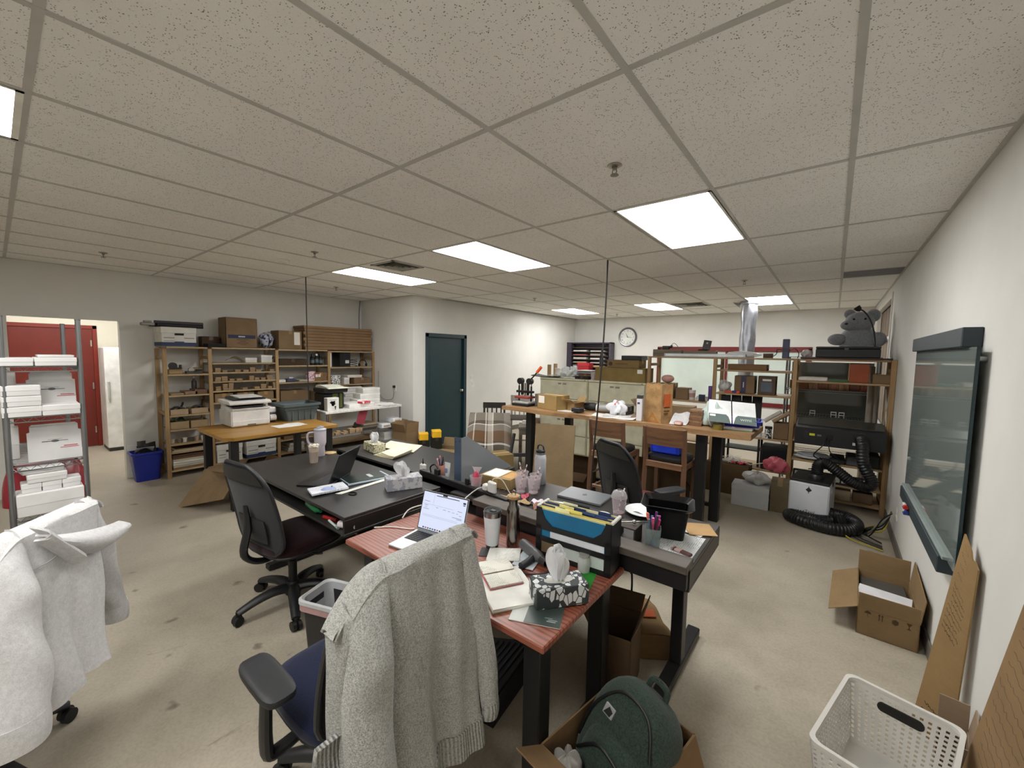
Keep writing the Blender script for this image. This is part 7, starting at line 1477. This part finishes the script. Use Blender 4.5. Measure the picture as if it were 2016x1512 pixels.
# dark coat-like covers and black frame under the second bay
t = thing('hand_cart', 'black metal cart frame standing under the second bay', 'cart', (-.90, 6.18, .301)); 
for sx in (-1, 1):
    for sy in (-1, 1): obj('post', MB().box(sx * .20 - .012, sx * .20 + .012, sy * .14 - .012, sy * .14 + .012, 0, .38, .002), BLK, t, False)
obj('tray', MB().box(-.21, .21, -.15, .15, .20, .215, .002), BLK, t, False); obj('top_tray', MB().box(-.21, .21, -.15, .15, .37, .385, .002), BLK, t, False)
for k in range(4): tag(obj('garment', MB().sheet(lambda u, v: (-1.16 + .115 * k + .11 * u, 6.0 + .05 * k + .02 * math.sin(9 * u + k) * (1 - v), .71 + .50 * v), 10, 10, .03), M(['#17181b', '#1f2023', '#141416', '#2b2d2e'][k], .85)), ['black', 'charcoal', 'jet black', 'olive black'][k] + ' folded coat hanging behind the mint bag', 'coat', 'dark coats in the second shelf bay')
for k, (x, c) in enumerate(((-.66, '#b9b3a8'), (-.57, '#a1866a'))): t = thing('paper_roll', ['pale paper roll', 'tan paper roll'][k] + ' sticking out of the carton in second bay', 'roll', (x, 6.1, .9)); o = obj('roll', MB().lathe([(.025, 0), (.025, .22), (.01, .22)], 16), M(c, .8), t); o.rotation_euler = (0, R(52), 0); o2 = obj('core', MB().lathe([(.009, .215), (.011, .222), (0, .222)], 12), M('#4a4036', .8), t); o2.rotation_euler = (0, R(52), 0)
t = thing('spool', 'white spool with blue top in the second bay', 'spool', (-.71, 6.0, .701)); obj('body', MB().lathe([(.04, 0), (.04, .14), (.03, .15)], 20), M('#c9c8c4', .5), t); obj('cap', MB().lathe([(.045, .145), (.045, .18), (0, .182)], 20), M('#1c2140', .5), t); t = thing('jar', 'black and white patterned canister in the second bay', 'jar', (-.60, 5.99, .701)); obj('body', MB().lathe([(.038, 0), (.038, .12), (.03, .125)], 20), speck('#d0cfcc', '#222', 40, .5), t); obj('lid', MB().lathe([(.04, .12), (.04, .15), (0, .152)], 20), M('#151515', .4), t)
open_carton('brown carton holding rolls in the second bay', (-.47, 6.1, .701), (.16, .2, .2), 0, '#7d5f3f', (None, None, None, None))
t = thing('black_device', 'black box unit on the lower second bay shelf', 'device', (-.53, 6.1, .301)); obj('case', MB().box(-.135, .135, -.12, .16, 0, .30, .008), M('#0f0f11', .5), t, False); obj('face', MB().box(-.12, .12, -.126, -.12, .03, .27, .003), M('#17181b', .3), t, False)
# bay C contents
tag(obj('white_case', MB().box(-.33, -.05, 5.97, 6.2, 1.446, 1.49, .008), M('#c3bcb4', .5)), 'pale flat box on the third bay shelf', 'box'); tag(obj('green_board', MB().box(-.04, .14, 5.98, 6.2, 1.446, 1.468, .003), M('#2b5a32', .5)), 'green circuit board case on the third bay shelf', 'board'); 
t = thing('amber_box', 'orange brown translucent box on the third bay shelf', 'box', (.225, 6.08, 1.446)); obj('body', MB().box(-.085, .085, -.09, .1, 0, .21, .004), M('#8a3c18', .3), t, False); obj('side', MB().box(-.09, -.084, -.09, .1, 0, .22, .002), M('#b08a5c', .6), t, False); carton('plain brown low carton at wall end of third bay', (.42, 6.05, 1.446), (.16, .16, .10), 0, '#7f6443', 'x')
t = thing('laser_cutter', 'wide black laser machine on the right pine shelves', 'machine', (.075, 5.95, .736)); lk = M('#14161b', .4, 0, .03)
obj('housing', MB().prism([(-.25, 0), (.30, 0), (.30, .19), (.10, .255), (-.18, .205), (-.25, .19)], -.385, .40, 'x'), lk, t, False); o = t.children[-1]
obj('top_lid', MB().prism([(-.16, .21), (.10, .258), (.28, .20), (.28, .21), (.10, .268), (-.16, .22)], -.37, .385, 'x'), M('#2a2d2a', .25), t, False)
obj('yellow_label', MB().box(-.25, -.20, -.2525, -.2495, .105, .13), M('#b9b81e', .5), t, False); obj('warning_label', MB().box(-.18, -.14, -.2525, -.2495, .105, .125), M('#5a5c60', .5), t, False); obj('power_socket', MB().box(-.09, -.04, -.256, -.2495, .075, .13, .003), M('#0b0b0d', .4), t, False); obj('socket_frame', MB().box(-.30, -.26, -.2525, -.2495, .07, .15), M('#1d2026', .4), t, False); obj('exhaust_collar', MB().cyl((.20, -.275, .12), (.20, -.245, .12), .065, n=24), M('#0f1013', .45), t); obj('white_label', MB().box(.13, .165, -.2525, -.2495, .045, .075), M('#c9cbce', .5), t, False); obj('foot', MB().box(-.36, .37, -.2, .25, -.0, .004), M('#0a0a0a', .7), t, False)
def hose(label, pts, r=.05, sub=26):
    P, _ = smooth_path([Vector(p) for p in pts], r, sub)
    L = [r * (1 + .055 * (1 if (k // 2) % 2 else -1)) for k in range(len(P))]
    return tag(obj('exhaust_hose', MB().tube(P, L, 18), M('#0f0f12', .42)), label, 'hose')
hose('black ribbed hose from the laser machine to the air purifier', [(.275, 5.66, .86), (.28, 5.56, .80), (.30, 5.52, .62), (.37, 5.50, .47), (.34, 5.50, .40), (.22, 5.49, .43), (.10, 5.48, .52), (-.02, 5.46, .60), (-.07, 5.45, .565), (-.075, 5.45, .455)], .052)
t = thing('air_purifier', 'white boxy air purifier with black top and hose', 'air purifier', (-.11, 5.46, 0), R(-6)); wpm = M('#d6d9df', .35, 0, .02)
obj('body', MB().box(-.175, .175, -.215, .25, .02, .40, .014), wpm, t, False); obj('top_cover', MB().box(-.172, .172, -.212, .247, .40, .425, .006), M('#17181a', .4), t, False); obj('inlet', MB().lathe([(.07, .42), (.068, .45), (.056, .47), (.052, .47)], 24, (.03, -.02, 0)), M('#101012', .4), t)
obj('emblem', MB().prism([(-.0, .245 + .06), (.028, .27 + .06), (0, .30 + .06), (-.028, .27 + .06)], -.2165, -.2145, 'y').prism([(-.006, .30 + .06), (.006, .30 + .06), (0, .312 + .06)], -.2165, -.2145, 'y').prism([(-.006, .303), (0, .291), (.006, .303)], -.2165, -.2145, 'y'), M('#22262c', .4), t, False)
text('lettering', 'xTool', .04, M('#3a3f46', .5), t, (.01, -.2165, .10), (PI/2, 0, 0), .0006, 'CENTER', 1.1)
obj('handle', MB().box(.175, .186, -.1, .02, .30, .335, .004), M('#cdd0d6', .35), t, False); obj('latch', MB().box(.174, .18, -.02, .03, .36, .41, .003), M('#17181a', .4), t, False); obj('outlet', MB().cyl((.17, -.06, .085), (.205, -.06, .085), .062, n=24), M('#141416', .4), t)
for sx in (-1, 1):
    for sy in (-1, 1): obj('caster', MB().cyl((sx * .14, sy * .17, 0), (sx * .14, sy * .17, .022), .018), M('#222', .6), t)
hose('thick black ribbed hose lying on the floor before the purifier', [(.095, 5.39, .085), (.20, 5.36, .085), (.27, 5.22, .075), (.22, 5.06, .062), (.08, 4.98, .062), (-.10, 5.0, .062), (-.25, 5.08, .062), (-.28, 5.14, .062), (-.22, 5.17, .064), (-.08, 5.14, .064), (.02, 5.15, .07), (.10, 5.16, .09), (.15, 5.13, .12)], .055)
for k, (x0, z, c) in enumerate(((-.32, .501, '#c9cbcf'), (-.30, .531, '#b9bdc3'))): crumple('paper_bundle', ['white paper bundle in plastic under the laser machine', 'second white paper bundle above the first'][k], 'paper', (x0 + .17, 6.05, z), (.17, .1, .028), M(c, .4), 31 + k, None, 20, 10, .12, .1)
for k in range(3): tag(obj('dark_bundle', MB().box(.02 + .15 * k, .16 + .15 * k, 5.98, 6.3, .501, .56 + .04 * k, .01), M(['#33343a', '#5a5c62', '#25261f'][k], .7)), ['dark', 'grey', 'olive black'][k] + ' bundle under the laser machine', 'bundle')
t = thing('card_tray', 'black tray of small white cards behind the purifier', 'tray', (.06, 5.99, .261)); obj('tray', MB().box(-.38, .36, -.03, .08, 0, .02, .003).box(-.38, .36, .05, .08, .02, .10, .003), M('#141415', .5), t, False)
for k in range(11): tag(obj('card', MB().box(-.30 + .063 * k, -.248 + .063 * k, 5.972, 5.99, .284, .352, .002), M('#a9a49c', .6)), 'small off white card standing in the black tray', 'card', 'white cards in the black tray')
for k in range(4): carton(['lowest grey carton on bottom right shelf', 'second grey carton on the bottom right shelf', 'tan carton on the bottom right shelf', 'end brown carton on the bottom right shelf'][k], (-.23 + .19 * k, 6.1, .081), (.17, .2, .12), 0, ['#7a7469', '#8d8678', '#a08a6a', '#6b5238'][k], 'x')
tag(obj('cable_bundle', MB().tube([(-.02, 5.69, .83), (-.05, 5.62, .75), (-.12, 5.66, .62), (.04, 5.7, .56), (.16, 5.66, .60), (.0, 5.64, .50), (-.16, 5.68, .46)], .006, 6, 8), M('#0c0c0e', .5)), 'tangled black cables hanging under the laser machine', 'cable'); tag(obj('cable_bundle', MB().tube([(-.0, 5.69, .82), (.02, 5.6, .70), (.10, 5.65, .60), (-.08, 5.66, .58), (-.10, 5.62, .46)], .005, 6, 8), M('#101012', .5)), 'second loop of black cable under the laser machine', 'cable')
for k in range(5): tag(obj('floor_cable', MB().tube([(.50, 5.05 + .02 * k, .30), (.44, 5.08, .22 - .03 * k), (.36 - .02 * k, 5.15 + .05 * k, .012), (.28 + .03 * k, 5.28 + .03 * k, .012), (.40, 5.36 + .03 * k, .012), (.34 - .04 * k, 5.18 - .05 * k, .012 + .004 * k), (.44, 5.02 - .05 * k, .012)], .006, 6, 6), M(['#141414', '#7d7a74', '#1a1a1a', '#222', '#b0a030'][k], .5)), ['black', 'grey', 'thick black', 'charcoal', 'yellow'][k] + ' cord tangled on the floor below the outlet', 'cord')
# floor in front of the second bay
t = thing('white_carton', 'white plain box on the floor before the pine shelves', 'box', (-.675, 5.38, 0), R(2)); obj('body', MB().box(-.185, .185, -.11, .14, 0, .24, .004), M('#cdd0d6', .5, 0, .03), t, False); obj('lid', MB().box(-.187, .187, -.112, .142, .19, .245, .003), M('#d3d6dc', .5, 0, .03), t, False)
carton('narrow olive brown carton between white box and purifier', (-.395, 5.42, 0), (.17, .22, .345), R(2), '#7a6b4e', 'y'); crumple('plastic_bag', 'clear plastic bag of scraps on the white box', 'bag', (-.62, 5.42, .246), (.13, .10, .07), glass('#b4b2b0', .25, .8), 41, None, 22, 12, .35, .1); carton('large brown carton behind the white floor box', (-.98, 5.76, 0), (.48, .26, .38), 0, '#5a4226', 'x')
crumple('red_bag', 'red plastic bag leaning on the shelf post', 'bag', (-.47, 5.72, .345), (.12, .05, .09), glass('#b0525e', .35, .9), 43, None, 22, 12, .25, .1)
t = thing('shredded_paper', 'white shredded paper heap on the brown carton', 'paper', (-.92, 5.72, .382)); m = MB(); rn = random.Random(2)
for k in range(90):
    a, r_ = rn.uniform(0, 6.28), rn.uniform(0, .11); b = rn.uniform(0, 6.28); z = rn.uniform(.004, .09) * (1 - r_ / .14); m.tube([(r_ * math.cos(a), .6 * r_ * math.sin(a), z), (r_ * math.cos(a) + .04 * math.cos(b), .6 * r_ * math.sin(a) + .03 * math.sin(b), z + rn.uniform(0, .03)), (r_ * math.cos(a) + .08 * math.cos(b), .6 * r_ * math.sin(a) + .05 * math.sin(b), z + rn.uniform(-.004, .02))], .0022, 4)
o = obj('paper_strip', m, M('#d0cbc8', .8), t); o['kind'] = 'stuff'; obj('red_tissue', MB().sheet(lambda u, v: (-.02 + .16 * u, -.06 + .1 * v, .004 + .03 * math.sin(5 * u + 4 * v) ** 2), 8, 6, .002), M('#b03040', .6), t)
tag(obj('stick', MB().cyl((-1.05, 5.66, .30), (-.40, 5.90, .47), .006), M('#b9b2a4', .6)), 'thin pale rod leaning across the second bay', 'rod')

# glass board on the right wall
t = thing('glass_whiteboard', 'grey glass writing board on the right wall', 'whiteboard', (XR, 3.52, 0)); sl = M('#2a373d', .5, 0, .03)
obj('glass', MB().box(-.042, -.034, -.85, .845, .735, 1.775, .001), frost('#79827f', .05), t, False); obj('edge_strip', MB().box(-.044, -.032, -.853, -.848, .735, 1.775), M('#0d2a30', .2), t, False)
obj('top_rail', MB().box(-.07, 0, -.71, .82, 1.775, 1.868, .004), sl, t, False); obj('bottom_rail', MB().box(-.07, 0, -.65, .80, .655, .742, .004), sl, t, False); obj('ledge', MB().box(-.062, -.03, -.70, .82, .742, .758, .002), M('#8e9896', .4), t, False)
for z in (.79, 1.72):
    for y in (-.80, .80): obj('standoff', MB().cyl((-.034, y, z), (0, y, z), .012), M('#9a9c9c', .3, .8), t)
for k, (c, y) in enumerate((('#b02a22', 3.90), ('#22357f', 3.87))): t = thing('marker', ['red dry erase marker on the board rail', 'blue dry erase marker on the board rail'][k], 'marker', (XR - .085, y, .70 - .03 * k)); obj('barrel', MB().cyl((0, -.04, 0), (0, .03, 0), .011), M('#d5d5d2', .4), t); obj('cap', MB().cyl((0, -.07, 0), (0, -.035, 0), .0125), M(c, .4), t); obj('holder', MB().box(-.013, .02, -.06, .0, -.016, -.011, .001), M(c, .4), t, False)

# right foreground: open carton, planks, basket
t = open_carton('open brown shipping carton on the floor by the right wall', (.355, 3.58, 0), (.28, .62, .17), R(-2), '#96764c', (6, 6, 4, 118), (.10, .15, .14, .16)); pmk = M('#4a3820', .8)
for k, x in enumerate((-.09, -.03, .035, .095)):
    m = MB()
    if k == 0: m.prism([(x - .016, .145), (x + .016, .145), (x + .012, .155), (x, .162), (x - .012, .155)], -.3115, -.31, 'y').box(x - .001, x + .001, -.3115, -.31, .122, .145)
    elif k == 1:
        for s in (-1, 1): m.box(x + s * .007 - .002, x + s * .007 + .002, -.3115, -.31, .12, .15).prism([(x + s * .007 - .006, .15), (x + s * .007 + .006, .15), (x + s * .007, .162)], -.3115, -.31, 'y')
    elif k == 2: m.prism([(x + .016 * math.cos(a * PI / 3 + .5) , .14 + .018 * math.sin(a * PI / 3 + .5)) for a in range(6)], -.3115, -.31, 'y')
    else: m.prism([(x - .013, .16), (x + .013, .16), (x + .002, .142), (x + .002, .13), (x + .01, .122), (x - .01, .122), (x - .002, .13), (x - .002, .142)], -.3115, -.31, 'y')
    obj('handling_mark', m, pmk, t, False)
tag(obj('foam_insert', MB().box(.235, .475, 3.30, 3.86, .01, .13, .004), M('#4a4843', .7)), 'dark grey box inside the open shipping carton', 'box')
o = obj('leaflet', MB().box(-.13, .13, -.065, .065, 0, .002), M('#d3d3d6', .7)); o.location = (.345, 3.52, .165); o.rotation_euler = (R(14), 0, R(-8)); tag(o, 'white leaflet on the grey box in the carton', 'leaflet')
cbp = cardboard('#9a7647')
def scribble(parent, w0, w1, z0, z1, n, seed, y=-.0045, dz=.012, ink=None):
    rn = random.Random(seed)
    for k in range(n):
        m = MB(); z = z0 + (z1 - z0) * k / max(1, n - 1); a, b = w0 + rn.uniform(0, .15) * (w1 - w0), w1 - rn.uniform(0, .35) * (w1 - w0); pts = []; s = a
        while s < b: pts.append((s, y, z + rn.uniform(-.6, .6) * dz + (s - a) * -.25)); s += .0038
        if len(pts) > 2: obj('handwriting', m.tube(pts, .0008, 4), ink or M('#3f3222', .8), parent)
t = thing('cardboard_plank', 'narrow cardboard strip with handwriting leaning on right wall', 'cardboard')
def strip(u, v):
    A, B_, C_, D_ = Vector((.385, 2.60, 0)), Vector((.495, 2.485, 0)), Vector((.498, 2.60, .955)), Vector((.512, 2.43, .865))
    p = (A * (1 - u) + B_ * u) * (1 - v) + (C_ * (1 - u) + D_ * u) * v
    if v > .98 and .55 < u < .75: p.z -= .018
    return p.to_tuple()
obj('strip', MB().sheet(strip, 12, 24, -.006), cbp, t)
def scrawl(t, fn, u0, u1, v0, v1, n, seed, off):
    rn = random.Random(seed)
    for k in range(n):
        v = v0 + (v1 - v0) * k / max(1, n - 1); a, b = u0 + rn.uniform(0, .15) * (u1 - u0), u1 - rn.uniform(0, .3) * (u1 - u0); N = int((b - a) * 46); pts = []
        for i in range(N + 1):
            u = a + (b - a) * i / N; p = Vector(fn(u, v + rn.uniform(-.007, .007) - (u - a) * .03)); pts.append(p + Vector(off))
        if len(pts) > 2: obj('handwriting', MB().tube(pts, .0016, 4), M('#3f3222', .8), t)
o_ = (-.004, -.0045, 0); scrawl(t, strip, .08, .8, .56, .78, 9, 1, o_); scrawl(t, strip, .08, .55, .84, .97, 4, 2, o_); scrawl(t, strip, .1, .9, .08, .16, 3, 3, o_)
t = thing('cardboard_plank', 'large cardboard sheet with handwriting at the right wall', 'cardboard')
def slab(u, v):
    y = 2.20 - .29 * v + (1.30 - 2.20 + .29 * v) * u
    return (.452 + .055 * v - .008 * math.sin(PI * u), y, 1.0 * v)
obj('strip', MB().sheet(slab, 14, 14, -.006), cardboard('#97744a'), t)
o_ = (-.005, 0, .001); scrawl(t, slab, .03, .5, .46, .95, 12, 5, o_); scrawl(t, slab, .03, .8, .05, .42, 10, 6, o_)
BK = M('#d2d0cb', .45, 0, .02)
t = thing('laundry_basket', 'white perforated plastic basket with oval handle', 'basket', (.23, 1.92, .10), R(-14)); bw, bd_, bh = .165, .245, .27
# walls made of strips round the slots: vertical bars and horizontal bands on each side
def slot_wall(m, L0, L1, h, X, cols, rows, handle):
    """wall panel in its own plane: x along, z up, tapering from L0 at the base to L1 at the rim"""
    def P(u, z): L = L0 + (L1 - L0) * z / h; return u * L, z
    def quad(u0, u1, z0, z1):
        a, b, c, d = P(u0, z0), P(u1, z0), P(u1, z1), P(u0, z1)
        v = [(p[0], 0, p[1]) for p in (a, b, c, d)] + [(p[0], .003, p[1]) for p in (a, b, c, d)]
        m.tr(X).add(v, [(0, 1, 2, 3), (7, 6, 5, 4), (0, 4, 5, 1), (1, 5, 6, 2), (2, 6, 7, 3), (3, 7, 4, 0)])
    zlo, zhi = h * .10, h * .90
    quad(-1, 1, 0, zlo); quad(-1, 1, zhi, h)
    for r in range(rows):
        z0 = zlo + (zhi - zlo) * r / rows; z1 = zlo + (zhi - zlo) * (r + 1) / rows; zs = z0 + (z1 - z0) * .42; quad(-1, 1, z0, zs)
        hand = handle and z0 > h * .66 and z1 < h * .86
        for c in range(cols + 1):
            u = -1 + 2 * c / cols; g = .55 / cols
            if hand and abs(u) < .36: continue
            quad(max(-1, u - g), min(1, u + g), zs, z1)
m = MB(); ta = math.atan2(.03, bh)
for rz_, L, off in ((0, bw, bd_), (PI, bw, bd_), (PI/2, bd_, bw), (-PI/2, bd_, bw)):
    slot_wall(m, L * .84, L, bh, Matrix.Rotation(rz_, 4, 'Z') @ T(0, -off * .84 - .0, 0, 0, R(0)) @ Matrix.Shear('XZ', 4, (0, 0)) @ Matrix(((1, 0, 0, 0), (0, 1, -off * .16 / bh, 0), (0, 0, 1, 0), (0, 0, 0, 1))), 14 if L == bw else 20, 12, False)
w_ = obj('slotted_wall', m.tr(None), BK, t, False); w_['kind'] = 'stuff'
obj('rim', bin_mesh([(bw - .004, bd_ - .004, bh - .012), (bw + .006, bd_ + .006, bh - .012), (bw + .008, bd_ + .008, bh + .004), (bw - .006, bd_ - .006, bh + .004), (bw - .006, bd_ - .006, bh - .01)], .035, ring=True), BK, t); obj('bottom', bin_mesh([(bw * .84, bd_ * .84, 0), (bw * .845, bd_ * .845, .012)], .02), BK, t)
obj('handle_slot', MB().prism([(.019 * math.cos(a * PI / 10) + (.05 if math.cos(a * PI / 10) > -.01 else -.05), bh - .06 + .019 * math.sin(a * PI / 10)) for a in range(-5, 15)], bd_ * .935, bd_ * .972, 'y'), M('#1d1b19', .8), t, False)
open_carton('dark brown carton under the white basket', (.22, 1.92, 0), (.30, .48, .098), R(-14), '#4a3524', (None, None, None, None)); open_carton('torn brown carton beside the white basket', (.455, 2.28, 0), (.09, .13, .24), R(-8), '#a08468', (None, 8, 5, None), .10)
# backpack in a carton, paper bag under the standing desk
open_carton('open brown carton holding the green backpack', (-.555, 1.40, 0), (.36, .48, .26), R(-10), '#8a6842', (60, 160, None, 170), .15)
t = thing('backpack', 'dark green fleece backpack in the open carton', 'backpack', (-.60, 1.37, .03), R(-22)); t.rotation_euler = (R(-28), R(10), R(-18)); gf = fabric('#3b4941', '#252e29', 150, .7)
obj('body', MB().ell((0, .0, .20), (.17, .125, .22), 36, 20, .7), gf, t); obj('front_pocket', MB().ell((.02, -.09, .13), (.13, .06, .12), 28, 14, .65), gf, t); obj('zip', MB().tube([(-.14, -.09, .12), (-.13, -.11, .26), (-.06, -.10, .37), (.06, -.10, .37), (.13, -.11, .27)], .006, 8, 5), M('#0d0e0f', .5), t); obj('zip', MB().tube([(-.1, -.145, .11), (-.02, -.158, .19), (.11, -.145, .17)], .006, 8, 5), M('#0d0e0f', .5), t)
obj('grab_loop', MB().tube([(-.04, .03, .41), (-.03, .02, .455), (.03, .02, .455), (.04, .03, .41)], .012, 8, 4), gf, t); obj('patch', MB().box(-.085, -.04, -.128, -.120, .27, .31, .002), M('#9a9c9c', .6), t, False); obj('patch_print', MB().prism([(-.08, .275), (-.05, .275), (-.045, .295), (-.065, .305)], -.1295, -.1275, 'y'), M('#151618', .6), t, False); obj('strap', MB().tube([(-.12, .10, .36), (-.20, .08, .22), (-.17, .10, .04)], .02, 8, 5, .4), M('#161a17', .7), t)
crumple('fabric_scrap', 'grey crumpled cloth in carton beside the backpack', 'cloth', (-.68, 1.22, .16), (.05, .06, .05), M('#8f8b86', .8), 51, None, 18, 10, .3, .1); crumple('fabric_scrap', 'dark red cloth at the bottom of the backpack carton', 'cloth', (-.42, 1.42, .06), (.06, .10, .06), M('#4a1c1a', .9), 53, None, 18, 10, .3, .1)
t = thing('paper_bag', 'brown paper bag with orange print lying under standing desk', 'bag', (-.79, 2.36, .0), R(35)); kb = cardboard('#84643c')
obj('bag', MB().sheet(lambda u, v: (.11 * math.copysign(abs(math.cos(2 * PI * u)) ** .5, math.cos(2 * PI * u)) * (1 - .25 * v), -.16 + .38 * v, .075 + .075 * math.copysign(abs(math.sin(2 * PI * u)) ** .5, math.sin(2 * PI * u)) * (1 - .15 * v) + .01 * math.sin(11 * v)), 40, 14, .002), kb, t); obj('bottom', MB().box(-.105, .105, -.16, -.156, .004, .146, .002), kb, t, False); obj('orange_print', MB().box(-.06, .05, .0, .12, .142, .149), M('#a04a22', .8), t, False)
obj('torn_edge', MB().prism([(-.09, .20), (.09, .20), (.06, .27), (.02, .24), (-.03, .30), (-.06, .24)], .02, .023, 'z'), kb, t, False)
